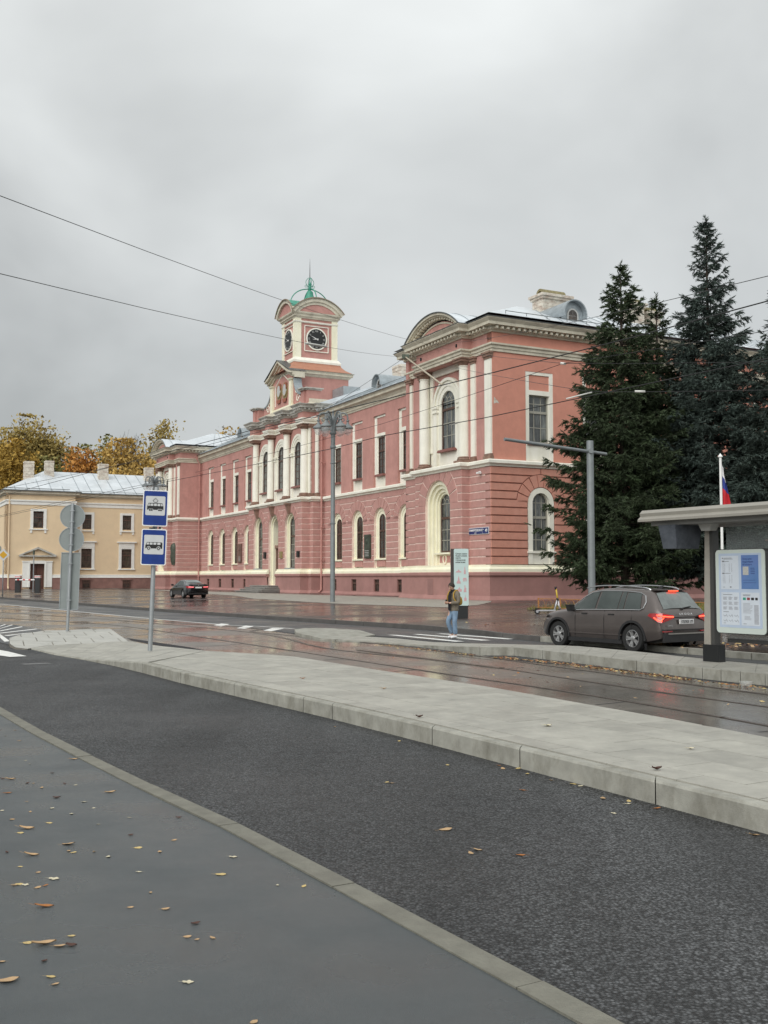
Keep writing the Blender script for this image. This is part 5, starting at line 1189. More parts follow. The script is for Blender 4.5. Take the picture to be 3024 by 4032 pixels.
def plate(zc,dx,tramq,rz):
    lab='tram stop plate with a tram pictogram' if tramq else 'bus stop plate with a bus pictogram'
    m=MB(); m.prism(rr(.6,.88,.045),-.05,-.0); o=m.build('sign_plate',WPT,t); o['label']=lab; o.location=(dx,-.03,zc); o.rotation_euler=(0,0,rz)
    MB().prism(rr(.555,.835,.03),-.053,-.05).build('blue_field',BLU,o)
    MB().prism([(x,z+.06) for x,z in rr(.47,.47,.03)],-.056,-.053).build('white_field',SW,o)
    pm=MB(); y0,y1=-.059,-.056
    zc2=.06
    if tramq:
        pm.prism([(-.195,zc2-.1),(-.195,zc2-.02),(-.165,zc2+.065),(.165,zc2+.065),(.195,zc2-.02),(.195,zc2-.1)],y0,y1)
        for cx in (-.115,.115): pass
        pm.tube([(-.06,y0,zc2+.125),(0,y0,zc2+.185),(.06,y0,zc2+.125),(.03,y0,zc2+.085),(-.03,y0,zc2+.085),(-.06,y0,zc2+.125)],.006,4)
        pm.build('pictogram',SBK,o)
        wm=MB()
        wm.prism([(-.18,zc2-.005),(-.158,zc2+.05),(-.135,zc2+.05),(-.135,zc2-.005)],-.061,-.059); wm.prism([(.18,zc2-.005),(.158,zc2+.05),(.135,zc2+.05),(.135,zc2-.005)],-.061,-.059)
        for cx in (-.085,0,.085): wm.prism([(x+cx,z+zc2+.022) for x,z in rr(.07,.055,.012,3)],-.061,-.059)
        for cx in (-.105,.115): wm.prism([(cx-.06,zc2-.101),(cx-.05,zc2-.078),(cx+.05,zc2-.078),(cx+.06,zc2-.101)],-.061,-.059)
        wm.build('pictogram_windows',SW,o)
        km=MB()
        for cx in (-.105,.115):
            for s_ in (-.024,.024): km.prism([(cx+s_+.022*math.cos(2*PI*i/12),zc2-.105+.022*math.sin(2*PI*i/12)) for i in range(12)],-.063,-.061)
        km.build('pictogram_wheels',SBK,o)
    else:
        pm.prism([(-.2,zc2-.09),(-.2,zc2-.02),(-.165,zc2+.06),(.185,zc2+.06),(.205,zc2+.03),(.2,zc2-.095)],y0,y1); pm.build('pictogram',SBK,o)
        wm=MB(); wm.prism([(-.18,zc2-.0),(-.155,zc2+.048),(-.115,zc2+.048),(-.115,zc2-.0)],-.061,-.059)
        for cx,w_ in ((-.065,.07),(.025,.07),(.12,.075)): wm.prism([(x+cx,z+zc2+.024) for x,z in rr(w_,.05,.01,3)],-.061,-.059)
        for cx in (-.12,.115): wm.prism([(cx+.048*math.cos(PI*2*i/16),zc2-.088+.048*math.sin(PI*2*i/16)) for i in range(16)],-.061,-.059)
        wm.build('pictogram_windows',SW,o); km=MB()
        for cx in (-.12,.115): km.arc(cx,zc2-.09,.019,.037,-.063,-.061,0,2*PI,14)
        km.build('pictogram_wheels',SBK,o)
plate(3.47,.0,True,R(4)); plate(2.52,-.0,False,R(4))
k=MB(); k.box(-.13,.02,-.03,.05,2.96,3.0); k.box(.1,.14,-.03,.05,2.97,3.02); k.build('clamp',SBK,t)
# diamond priority road sign
px,py=-34.5,94.0
t=thing('priority_road_sign','yellow and white diamond priority road sign on a thin pole at left edge','road sign',(px,py,zp(px,py)),R(12)); MB().lathe([(.05,0),(.05,4.0)],0,0,8).build('pole',STEEL,t,True)
zc=3.85-zp(px,py)+.15
MB().prism([(.56,zc),(0,zc+.56),(-.56,zc),(0,zc-.56)],-.1,-.07).build('sign_plate',SW,t); MB().prism([(.34,zc),(0,zc+.34),(-.34,zc),(0,zc-.34)],-.115,-.1).build('yellow_field',mat('sign yellow',(.6,.33,.02),.4,.05,5),t)
MB().prism([(-.55+.36*math.cos(2*PI*i/24),zc+.55+.36*math.sin(2*PI*i/24)) for i in range(24)],.05,.07).build('round_sign_back',GBK,t)
# barrier in front of the door
t=thing('barrier','small red and white barrier arm between two black posts by the brown door','barrier',(-37.0,105.0,.42)); REDW=mat('red warning paint',(.55,.06,.06),.4,.05,5)
for x,y,nm in ((0,0,'post'),(2.9,-2.7,'post')):
    m=MB(); m.box(x-.25,x+.25,y-.2,y+.2,0,1.5); m.build(nm,BLK,t); m=MB(); m.box(x-.27,x+.27,y-.22,y+.22,1.5,1.72); m.build('post_cap',WPT,t); m=MB(); m.box(x-.275,x+.275,y-.225,y+.225,1.56,1.64); m.build('red_stripe',REDW,t)
a=Vector((-.15,-.25,1.3));b=Vector((2.6,-2.7,1.3)); MB().tube([a,b],.07,8).build('boom',WPT,t)
for i in range(3):
    p=a.lerp(b,.1+.3*i);q=a.lerp(b,.22+.3*i); MB().tube([p,q],.076,8).build('red_stripe',REDW,t)
t=thing('slim_pole','slim grey pole standing before the brown door of the yellow building','pole',(-36.2,107.2,.42)); MB().lathe([(.06,0),(.06,4.3)],0,0,8).build('shaft',STEEL,t); MB().lathe([(.11,3.9),(.11,4.35)],0,0,8).build('cap',BRZ,t)
# totem
px,py=G(1815,2437,.2)[:2]
TOT=mat('pale mint display board',(.5,.62,.60),.3,.03,2.,coat=.3)
t=thing('info_totem','tall pale mint city navigation totem with dark text and pink pictograms','sign',(px,py,zp(px,py)),R(-4))
z0=zp(px,py)
MB().box(-.42,.3,-.18,.2,0,.52).build('base',BLK,t)
MB().box(-.43,-.30,-.16,.2,.52,2.92).box(-.43,.33,-.0,.2,.52,2.93).build('casing',mat('dark brown casing',(.05,.04,.035),.4,.1,5),t)
o=MB().prism([(x+.02,z+1.73) for x,z in rr(.62,2.4,.06)],-.2,-.0).build('board',TOT,t)
MB().add([],[])
TXT=mat('dark grey print',(.07,.08,.08),.6,0); PPK=mat('pink print',(.55,.33,.34),.6,0)
for i,l_ in enumerate(['Скоро здесь','будет новая','карта','городской','навигации']): text('lettering',l_,.088,(-.22,-.204,2.72-.09*i),TXT,o,align='LEFT',depth=.002,bold=True,sx=.93)
def pic(cx,cz,kind):
    m=MB(); y0,y1=-.206,-.2
    P=lambda pts:m.prism([(cx+x,cz+z) for x,z in pts],y0,y1)
    if kind==0: P([(-.12,-.05),(.12,-.05),(.1,0),(.05,.01),(0,.08),(-.05,.01),(-.1,0)])
    if kind==1: P([(-.04,-.16),(.04,-.16),(.035,0),(.02,.02),(.015,.1),(0,.18),(-.015,.1),(-.02,.02),(-.035,0)])
    if kind==2: P([(-.09,-.16),(.09,-.16),(.07,-.06),(.04,-.04),(.03,.05),(0,.17),(-.03,.05),(-.04,-.04),(-.07,-.06)])
    if kind==3:
        P([(-.08,.0),(.08,.0),(.06,.06),(-.06,.06)]); P([(-.07,-.09),(-.04,-.09),(-.04,-.0),(-.07,-.0)]); P([(.04,-.09),(.07,-.09),(.07,0),(.04,0)]); P([(-.015,-.09),(.015,-.09),(.015,0),(-.015,0)])
    if kind==4: P([(-.1,-.1),(.1,-.1),(.1,0),(.04,.02),(0,.1),(-.04,.02),(-.1,0)])
    if kind==5: P([(-.06,-.15),(.06,-.15),(.04,-.05),(.06,.0),(.02,.04),(.0,.15),(-.03,.13),(-.02,.03),(-.05,-.04)])
    if kind==6: P([(-.05,-.12),(.05,-.12),(.05,0),(.01,.02),(0,.17),(-.02,.02),(-.05,0)])
    m.build('pictogram',PPK,o)
for cx,cz,k in ((-.09,1.98,0),(.17,2.02,1),(-.09,1.62,2),(.17,1.64,3),(-.06,1.22,4),(.18,1.25,5),(.19,.85,6),(-.08,.85,5)): pic(cx,cz,k)
# ---- shelter
SHE=mat('greige painted metal',(.3,.285,.25),.5,.08,2.,metal=.1)
SHD=mat('dark grey metal',(.045,.045,.045),.4,.1,4)
GLS=mat('shelter glass',(.45,.5,.5),.04,0,alpha=.22,spec=.8)
sx_,sy_,_=B3(1285,250,.2); dR=Vector((.515,-.857,0)); ang=math.atan2(dR.y,dR.x)
t=thing('tram_shelter','glass tram stop shelter with beige roof fascia at the right edge','shelter',(sx_,sy_,.2),ang)  # local x: towards viewer-right along the street; y: away from tracks
m=MB(); 
# tapered column
m.frus((-.05,.12,-.09,.09,.35),(.0,.13,-.06,.08,2.9)); m.build('column',mat('beige concrete column',(.3,.28,.245),.8,.12,3,.3,25),t)
MB().box(.13,.22,-.075,.1,.35,2.95).build('column_side',mat('grey column side',(.055,.055,.052),.4,.1,3),t)
MB().box(-.07,.33,-.11,.11,-.01,.36).build('foot',BLK,t)
r=MB(); 
Bx=MB(); 
rp=[(-.80,2.95),(-.8,3.0),(-.72,3.06),(-.74,3.13),(-.66,3.2),(1.3,3.24),(1.3,2.97)]
vs=[(-1.2,y,z) for y,z in rp]+[(7,y,z) for y,z in rp]; n=len(rp); Bx.add(vs,[tuple(range(n)),tuple(range(2*n-1,n-1,-1))]+[(i,i+n,(i+1)%n+n,(i+1)%n) for i in range(n)]); Bx.build('roof',SHE,t)
MB().box(-1.0,7,-.6,1.1,2.86,2.95).build('ceiling_panel',mat('grey ceiling panel',(.2,.2,.19),.5,.1,3),t)
MB().frus((.12,.34,-.3,-.1,2.72),(.05,.42,-.34,-.06,2.9)).build('ceiling_lamp',mat('pale lamp housing',(.42,.42,.4),.5,.1,4),t)
# wrapped display
w=MB(); w.frus((-.66,-.28,-.6,.06,2.36),(-.72,-.24,-.68,.12,2.86)); o=w.build('wrapped_display',mat('slate blue cover fabric',(.06,.07,.085),.85,.25,3.,.8,7,stain=(.12,.13,.15),stz=1,st_amt=.5,st_scale=3),t); o['label']='display board wrapped in dark grey-blue fabric'
# glass wall with frame
MB().box(.42,7,.1,.125,.5,2.86).build('glass_wall',GLS,t); MB().box(.42,7,.08,.15,.42,.5).build('glass_rail',SHD,t)
# info panel
IP=mat('mint white frame',(.52,.58,.54),.35,.04,2.); PAP=mat('pale lit paper',(.55,.6,.66),.4,.05,3.); PBL=mat('blue poster',(.1,.2,.42),.4,.3,1.2,stain=(.13,.14,.33),stz=1,st_amt=.8,st_scale=1.2)
pw0=t; t.name='tram_shelter'
PWL=MB().box(.12,.9,-.01,.01,.5,.6).mesh('x',SHD)
pw=obj('info_panel',MB().prism([(x+.12+1.26/2,z+1.47) for x,z in rr(1.26,1.72,.09)],-.12,.02).mesh('info_panel',SHD),t,(.2,0,0)); pw['label']='rounded lit timetable panel with four sheets'
pc=(.98,1.53)
W_,H_=1.26,1.72
x0=.12
o=MB().prism([(x+x0+W_/2,z+1.47) for x,z in rr(W_-.03,H_-.03,.08)],-.135,-.12).build('frame',IP,pw)
cx=x0+W_/2
MB().prism([(x+cx,z+1.49) for x,z in rr(1.06,1.5,.01)],-.138,-.135).build('backing',mat('pale blue backing',(.42,.5,.62),.4,.04,3),pw)
def sheetp(cx_,cz_,w_,h_,m_): return MB().prism([(x+cx_,z+cz_) for x,z in rr(w_,h_,.003)],-.141,-.138).build('sheet',m_,pw)
INK=mat('small grey print',(.2,.21,.23),.6,0); INK2=mat('mid grey print',(.32,.33,.36),.6,0)
s1=s2=s3=s4=pw; sheetp(cx-.25,1.85,.45,.68,PAP); sheetp(cx+.25,1.86,.42,.68,PBL); sheetp(cx-.25,1.12,.45,.66,PAP); sheetp(cx+.25,1.12,.45,.66,PAP)
def lines(par,x,z,w_,n,dz,h_=.008,m_=INK2,jit=.3):
    for i in range(n):
        ww=w_*(1-jit*random.random()); MB().box(x,x+ww,-.143,-.141,z-i*dz-h_,z-i*dz).build('print_line',m_,par)
X=cx-.45
MB().box(X+.01,X+.035,-.143,-.141,2.13,2.155).box(X+.01,X+.07,-.143,-.141,2.065,2.095).box(X+.01,X+.07,-.143,-.141,1.82,1.85).build('route_tag',INK,s1)
lines(s1,X+.05,2.15,.26,2,.02,.009,INK); lines(s1,X+.08,2.085,.12,1,.02,.01,INK); lines(s1,X+.08,1.842,.14,1,.02,.01,INK)
for c_ in (0.02,.06,.18,.24): lines(s1,X+c_,2.03,.03,8,.022,.008); lines(s1,X+c_,1.79,.03,7,.024,.008)
lines(s1,X+.02,1.56,.06,1,.02,.008,INK); MB().box(X+.2,X+.24,-.143,-.141,1.545,1.57).build('print_block',INK,s1)
for i,l_ in enumerate(['Получите','подробнее','об услуге']): text('lettering',l_,.05,(cx+.07,-.142,2.12-.055*i),mat('navy print',(.03,.05,.16),.5,0),s2,align='LEFT',depth=.001)
lines(s2,cx+.27,1.94,.12,4,.035,.01,MT['navy print']); lines(s2,cx+.08,1.7,.32,2,.05,.005,MT['navy print'],.1)
MB().box(cx+.08,cx+.22,-.143,-.141,1.8,1.97).build('poster_block',mat('beige grey block',(.42,.42,.4),.6,.2,60),s2)
for r_ in range(3):
    for c_ in range(3): lines(s3,X+.02+c_*.14,1.36-r_*.1,.11,5,.013,.007,INK2,.4)
lines(s3,X+.02,1.41,.24,1,.02,.01,INK); lines(s3,X+.02,1.06,.14,1,.02,.01,INK)
for r_ in range(2):
    for c_ in range(3):
        a=MB(); xx=X+.02+c_*.14; zz=.99-r_*.1; a.tube([(xx,-.142,zz),(xx+.04,-.142,zz-.03),(xx+.08,-.142,zz+.01),(xx+.1,-.142,zz-.04)],.004,4); a.build('line_drawing',INK,s3)
lines(s3,X+.02,.83,.07,1,.02,.009,INK)
X2=cx+.05
for i,cl in enumerate(((.03,.28,.2),(.25,.04,.05),(.02,.02,.02),(.02,.02,.02))): MB().box(X2+.02+.1*i,X2+.09+.1*i if i<3 else X2+.38,-.143,-.141,1.3,1.35).build('card_print',mat('card %d print'%i if False else ('green card','red card','black card','black card')[i],cl,.5,0),s4)
lines(s4,X2+.02,1.41,.2,2,.018,.009,INK); lines(s4,X2+.02,1.24,.24,9,.024,.008); lines(s4,X2+.05,.98,.18,4,.022,.008); lines(s4,X2+.29,1.2,.11,16,.024,.016,INK2,.1); lines(s4,X2+.02,.83,.08,1,.02,.009,INK)
# ---- flag on white pole
p=at(2836,1790,40.5); zf=zp(p.x,p.y)
t=thing('flagpole','white pole with a hanging white blue and red flag behind the shelter roof','flag',(p.x,p.y,zf)); H_=p.z-zf
MB().lathe([(.055,0),(.05,H_-.2),(.05,H_-.12),(.09,H_-.1),(.09,H_-.06),(.04,H_),(.0,H_+.06)],0,0,12).build('pole',WPT,t,True)
fl=MB(); fm=[mat('flag white',(.75,.75,.76),.8,.05,4),mat('flag blue',(.03,.05,.25),.8,.1,4),mat('flag red',(.5,.02,.03),.8,.1,4)]
nr=24
for i in range(nr):
    def row(k):
        s=k/nr; w=.06+.30*min(1,s*1.35)-.12*max(0,s-.72)/.28; z=H_-.33-s*2.35
        return [(.06+w*c,.05*math.sin(c*9+s*3),z-.55*c*(1-s)*.5-.1*c) for c in (0,.25,.5,.75,1)]
    a,b=row(i),row(i+1)
    fl.use(fm[0 if i<5 else (1 if i<10 else 2)])
    fl.add(a+b,[(j,j+1,6+j,5+j) for j in range(4)])
fo=fl.build('flag_cloth',None,t,True,60)
# ---- low ochre fence and lawn
OCH=mat('rusty ochre paint',(.36,.16,.05),.7,.25,8.)
fa=Vector(G(2120,2398,.45)); fb=Vector(G(2745,2436,.3)); fa.z=0;fb.z=0
fpath=[fa,fb,fb+(fb-fa).normalized()*14]
t=thing('low_fence','low ochre metal fence edging the lawn under the spruces','fence',(fa.x,fa.y,zp(fa.x,fa.y)))
L=(fb-fa).length+12; d=(fb-fa).normalized(); n_=int(L/1.5)
post=MB().box(-.03,.03,-.03,.03,-.1,.62).mesh('post',OCH)
for i in range(n_):
    p=fa+d*(i*1.5); zz=zp(p.x,p.y)-t.location.z; o=obj('post',post,t,(p.x-fa.x,p.y-fa.y,zz))
    q=fa+d*((i+1)*1.5); zq=zp(q.x,q.y)-t.location.z
    m=MB(); A=Vector((p.x-fa.x,p.y-fa.y,zz+.58));B=Vector((q.x-fa.x,q.y-fa.y,zq+.58)); m.tube([A,B],.018,5); m.tube([A-Vector((0,0,.42)),B-Vector((0,0,.42))],.018,5)
    for k in range(3):
        c=A.lerp(B,(k+.5)/3)-Vector((0,0,.4)); P=[c+d*.22*math.cos(a)+Vector((0,0,.36*math.sin(a))) for a in [PI*j/8 for j in range(9)]]; m.tube(P,.012,4)
    m.build('panel_ironwork',OCH,t)
nn=Vector((-d.y,d.x,0)); 
if nn.dot(Vector((.857,.515,0)))<0: nn=-nn
lw=[fa+nn*.1-d*1.0,fb+d*14+nn*.1,fb+d*14+nn*14,fa+nn*13.2-d*3.5]
mb=MB(); mb.add([(p.x,p.y,0) for p in lw],[(0,1,2,3)]); me=mb.mesh('lawn',GRASS); bm=bmesh.new(); bm.from_mesh(me); bmesh.ops.subdivide_edges(bm,edges=bm.edges,cuts=14,use_grid_fill=True)
for v in bm.verts: v.co.z=zp(v.co.x,v.co.y)+.03
bm.to_mesh(me); bm.free(); lawn=obj('lawn',me); lawn['kind']='structure'
gm=MB(); NB=9000
GR=mat('yellowing grass blades',(.14,.15,.035),.8,.5,2.,stain=(.28,.17,.05),stz=1,st_amt=.8,st_scale=.9)
V=[];F_=[]
for i in range(NB):
    a,b=random.random(),random.random()**1.6; p=lw[0].lerp(lw[1],a).lerp(lw[3].lerp(lw[2],a),b*.85); h=random.uniform(.08,.28); z=zp(p.x,p.y)+.02; an_=random.random()*6.28; dx,dy=math.cos(an_)*.025,math.sin(an_)*.025; lx,ly=random.uniform(-.1,.1),random.uniform(-.1,.1)
    k=len(V); V+=[(p.x-dx,p.y-dy,z),(p.x+dx,p.y+dy,z),(p.x+lx,p.y+ly,z+h)]; F_.append((k,k+1,k+2))
gm.add(V,F_); tag(gm.build('grass',GR,fix=False),'yellowing grass growing behind the low ochre fence','grass',kind='stuff')
# ---- overhead wires
WIRE=mat('black cable',(.012,.012,.012),.5,0); INS=mat('pale insulator',(.62,.62,.58),.4,.05,5)
def Lb(x,y,z): # palace-local to world
    c,s=math.cos(TH-PI/2),math.sin(TH-PI/2); return Vector((C0[0]+c*x-s*y,C0[1]+s*x+c*y,C0[2]+z))
P1=Lb(-5.2,-1.42,17.05); P2=Lb(-8.6,-1.42,16.85)
N1=at(2217,1431,21); N2=at(2326,1543,21)
def wire(name,label,pts,r,sag=.0,parts=()):
    P=[Vector(p) for p in pts]; q=[]
    for i in range(len(P)-1):
        for k in range(8):
            s=k/8; p=P[i].lerp(P[i+1],s); p.z-=sag*4*s*(1-s)*(P[i+1]-P[i]).length/20; q.append(p)
    q.append(P[-1]); t=thing(name,label,'overhead wire',tuple(q[0])); MB().tube([p-q[0] for p in q],r,5).build('cable',WIRE,t,True)
    for (a,b,rr_) in parts: MB().tube([Vector(a)-q[0],Vector(b)-q[0]],rr_,7).build('insulator',INS,t,True)
    return t
wire('span_wire','thin cable rising to the top left edge from the palace pediment',[at(-60,748,17),P1],.0075,.1)
wire('span_wire','lower thin cable from the left edge, past the clock dial, to the pavilion cornice',[at(-60,1063,17),P2],.0075,.1,[(at(1205,1352,44),at(1285,1365,46),.05)])
wire('span_wire','thin cable from pavilion cornice to the upper right edge above the spruces',[P1,at(3060,1078,17)],.007,.1)
wire('span_wire','level cable crossing the salmon wall below the cornice to the right edge',[P1,N1,at(3060,1424,17)],.006,.05,[(at(2207,1430,21),at(2228,1433,21),.025)])
wire('span_wire','level cable with a white insulator crossing the spruces to the right edge',[P2+Vector((.2,-.1,.1)),N2,at(3060,1535,17)],.006,.05,[(at(2230,1570,20.5),at(2330,1545,20.8),.014),(at(2500,1541,19.5),at(2540,1542,19.5),.022)])
wire('span_wire','faint cable sloping across the pavilion columns to a joint on the salmon wall',[at(770,1860,42),at(1500,1670,31),N1,at(3060,1296,17)],.006,.03)
c3=[at(3080,1170,15),at(2500,1326,18.2),at(1990,1455,20.8),at(1500,1576,24.2),at(1235,1640,27),at(1007,1690,30),at(600,1795,40),at(-20,1960,60)]
wire('contact_wire','thick black tram wire crossing in front of the pavilion columns',c3,.011,0,[(at(1225,1645,27),at(1262,1634,26.8),.02)])
c4=[at(3080,1400,18.5),at(2500,1522,22.3),at(1900,1647,26.5),at(1500,1717,30.5),at(1300,1768,33),at(900,1850,45),at(640,1900,52),at(-20,2040,70)]
wire('contact_wire','lower black tram wire running over the pavilion window to the far left',c4,.011,0,[(at(1770,1672,27.9),at(1800,1666,27.7),.02)])
wire('feeder_rod','white insulated rod hanging from the pavilion cornice at an angle','overhead wire' and [P2,at(1742,1516,48)],.012) if False else None
t=thing('insulated_rod','pale wooden tie rod slanting down from the pavilion cornice over the arch','overhead wire',tuple(P2)); q=at(1742,1516,52); MB().tube([Vector((0,0,0)),q-P2],.05,7).build('rod',mat('pale wood rod',(.42,.36,.27),.6,.2,6),t); m=MB(); m.box(-.25,.25,-.2,.2,-.15,.15); m.build('wall_bracket',BRZ,t)
wire('span_wire','thin cable from the pavilion cornice down to the tower side roof',[P2,Lb(-34.0,3.2,16.9)],.014,.0)
wire('span_wire','faint wire over the yellow building roof towards the left edge',[at(1180,1660,60),at(620,1800,75),at(-20,1930,85)],.014,.02)
wire('span_wire','second faint wire over the yellow building towards the left edge',[at(700,1880,75),at(330,1955,85),at(-20,2035,95)],.015,.02)
# ================= VEHICLES
def itp(tab,x):
    if x<=tab[0][0]: return tab[0][1]
    for i in range(1,len(tab)):
        if x<=tab[i][0]:
            a,b=tab[i-1],tab[i]; t=(x-a[0])/(b[0]-a[0]); return a[1]+(b[1]-a[1])*t
    return tab[-1][1]
RUB=mat('tyre rubber',(.015,.015,.015),.75,.2,8); RIM=mat('alloy rim',(.62,.62,.62),.3,.1,6,metal=.8); RIMD=mat('dark rim',(.04,.04,.042),.4,.1,6,metal=.5)
CGL=mat('car side glass',(.05,.062,.058),.04,.2,2,spec=.8); CGLR=mat('misty rear glass',(.13,.15,.145),.12,.35,1.5,spec=.8,stain=(.2,.23,.22),stz=1,st_amt=.7,st_scale=1.5)
CHR=mat('chrome trim',(.75,.75,.75),.12,0,metal=1.0); PLS=mat('matt black plastic',(.02,.02,.021),.6,.15,8)
TLR=mat('red lamp glass',(.32,.012,.015),.12,.1,6,spec=.8,coat=.6); TLE=mat('lit red lamp',(.9,.03,.02),.3,0,emit=((1,.07,.03),2.8)); TLW=mat('pale lamp lens',(.6,.6,.6),.15,.05,6)
def make_car(name,label,loc,rz,L,body,belt,top,bot,W,Ws,Wt,wx,wr,side_win,rear_win,details,cat='car'):
    # local: x from the rear bumper (0) forwards to L, y lateral, z up
    t=thing(name,label,cat,loc,rz)
    xs=sorted(set([0,.03,.08,.14,.22,.32,.45,.6,.8,1.0,1.3,1.6,1.9,2.2,2.5,2.8,3.1,3.3,3.5,3.7,3.9,4.1,4.3,4.45,L-.2,L-.1,L-.04,L]))
    xs=[x for x in xs if x<=L]
    def sec(x):
        w,ws,wt=itp(W,x),itp(Ws,x),itp(Wt,x); b,tp,bt=itp(belt,x),itp(top,x),itp(bot,x)
        tp=max(tp,b+.02); k=min(1,(tp-b)/.3)
        return [(0,bt),(w*.7,bt),(w*.95,bt+.06),(w*.995,bt+.2),(w,(bt+b)*.5),(w*.99,b-.14),(ws+.02,b-.05),(ws,b),(ws+(wt-ws)*.5,b+(tp-b)*.5+.01*k),(wt+.015*k,tp-.07*k),(wt-.06,tp-.02*k),(wt*.55,tp),(0,tp+.012*k)]
    S=[sec(x) for x in xs]; n=len(S[0]); V=[];F=[]
    for i,x in enumerate(xs):
        row=S[i]; full=row+[(-y,z) for y,z in row[-2:0:-1]]
        for y,z in full: V.append((x,y,z))
    m_=len(full)
    for i in range(len(xs)-1):
        for j in range(m_): F.append((i*m_+j,i*m_+(j+1)%m_,(i+1)*m_+(j+1)%m_,(i+1)*m_+j))
    F.append(tuple(range(m_-1,-1,-1))); F.append(tuple((len(xs)-1)*m_+j for j in range(m_)))
    b=MB(); b.add(V,F); me=b.mesh('body',body)
    o=obj('body',me,t)
    # cut wheel arches
    cu=MB()
    for x in wx:
        for sy in (-1,1):
            cu.v+= [];k=len(cu.v); N_=24
            y0,y1=(sy*(itp(W,x)-.28),sy*1.2)
            cu.add([(x+(wr+.07)*math.cos(2*PI*i/N_),y0,wr+(wr+.06)*math.sin(2*PI*i/N_)) for i in range(N_)]+[(x+(wr+.07)*math.cos(2*PI*i/N_),y1,wr+(wr+.06)*math.sin(2*PI*i/N_)) for i in range(N_)],[tuple(range(N_)),tuple(range(2*N_-1,N_-1,-1))]+[(i,i+N_,(i+1)%N_+N_,(i+1)%N_) for i in range(N_)])
    cm=cu.mesh('cut',PLS); cob=obj('cut',cm); cob.matrix_world=t.matrix_world; cob.parent=t
    md=o.modifiers.new('b','BOOLEAN'); md.object=cob; md.solver='EXACT'; md.operation='DIFFERENCE'
    bpy.context.view_layer.update(); dg=bpy.context.evaluated_depsgraph_get(); m2=bpy.data.meshes.new_from_object(o.evaluated_get(dg)); o.modifiers.clear(); o.data=m2; m2.name='body'; bpy.data.objects.remove(cob)
    bm=bmesh.new(); bm.from_mesh(m2)
    for e in bm.edges: e.smooth=not(len(e.link_faces)==2 and e.calc_face_angle(0)>R(32))
    bm.to_mesh(m2); bm.free(); m2.polygons.foreach_set('use_smooth',[True]*len(m2.polygons))
    if not m2.materials: m2.materials.append(body)
    m2.materials[0]=body
    # panes laid just proud of the body shell
    def P(x,s,sy,off=.008):
        q=sec(x); a,bb=q[7],q[9]; 
        if s<.5: y=a[0]+(q[8][0]-a[0])*s*2; z=a[1]+(q[8][1]-a[1])*s*2
        else: y=q[8][0]+(bb[0]-q[8][0])*(s-.5)*2; z=q[8][1]+(bb[1]-q[8][1])*(s-.5)*2
        return (x,sy*(y+off),z+off*.4)
    def pane(poly,sy,off,m,nm,par,nx=6):
        # poly: list of bottom (x) and top (x) pairs -> ruled patch between s0 and s1
        (xa0,xb0),(xa1,xb1),s0,s1=poly; vs=[];fs=[]; ns=5
        for j in range(ns+1):
            s=s0+(s1-s0)*j/ns; xa=xa0+(xa1-xa0)*j/ns; xb=xb0+(xb1-xb0)*j/ns
            for i in range(nx+1): vs.append(P(xa+(xb-xa)*i/nx,s,sy,off))
        for j in range(ns):
            for i in range(nx): k=j*(nx+1)+i; fs.append((k,k+1,k+nx+2,k+nx+1))
        mb=MB(); mb.add(vs,fs); return mb.build(nm,m,par,True)
    for sy in (1,-1):
        for k,(poly) in enumerate(side_win): pane(poly,sy,.010,CGL,'side_window',t)
    # rear window between roof and tail
    (xa,xb,fa,fb)=rear_win
    vs=[];fs=[]
    for j in range(6):
        x=xa+(xb-xa)*j/5; q=sec(x); f=fa+(fb-fa)*j/5; hw=itp(Wt,x)*f
        for i in range(9):
            y=-hw+2*hw*i/8; z=q[11][1]+.012 - .035*(abs(y)/max(hw,.1))**4; vs.append((x-.012,y,z+.012))
    for j in range(5):
        for i in range(8): k=j*9+i; fs.append((k,k+1,k+10,k+9))
    MB().add(vs,fs).build('rear_window',CGLR,t,True)
    # wheels
    for x in wx:
        for sy in (1,-1):
            yc=sy*(itp(W,x)-.12)
            w=MB(); w.lathe([(wr-.13,-.11),(wr-.02,-.115),(wr,-.08),(wr,.08),(wr-.02,.115),(wr-.13,.11)],0,0,28,cap=False); me=w.mesh('tyre',RUB,True)
            rm=Matrix.Translation((x,yc,wr))@Matrix.Rotation(-sy*PI/2,4,'X')
            wo=bpy.data.objects.new('wheel',me); C.objects.link(wo); wo.parent=t; wo.matrix_local=rm
            d=MB(); d.lathe([(wr-.12,.05),(wr-.125,.1),(wr-.145,.105),(wr-.15,.04)],0,0,28,cap=False); 
            for k in range(5):
                for da in (-.17,.17):
                    a=2*PI*k/5+da; c,s=math.cos(a),math.sin(a); nx,ny=-s*.022,c*.022; r0,r1=.05,wr-.14
                    d.add([(c*r0-nx,s*r0-ny,.09),(c*r1-nx,s*r1-ny,.1),(c*r1+nx,s*r1+ny,.1),(c*r0+nx,s*r0+ny,.09),(c*r0-nx,s*r0-ny,.05),(c*r1-nx,s*r1-ny,.05),(c*r1+nx,s*r1+ny,.05),(c*r0+nx,s*r0+ny,.05)],[(0,1,2,3),(0,4,5,1),(2,6,7,3),(4,7,6,5)])
            d.lathe([(.07,.05),(.07,.1),(.03,.11)],0,0,12); d.build('rim',RIM,wo)
            MB().lathe([(wr-.13,.0),(wr-.13,.03),(.01,.035)],0,0,20).build('wheel_disc',RIMD,wo)
    details(t,sec,P,lambda x,y,z:None)
    return t
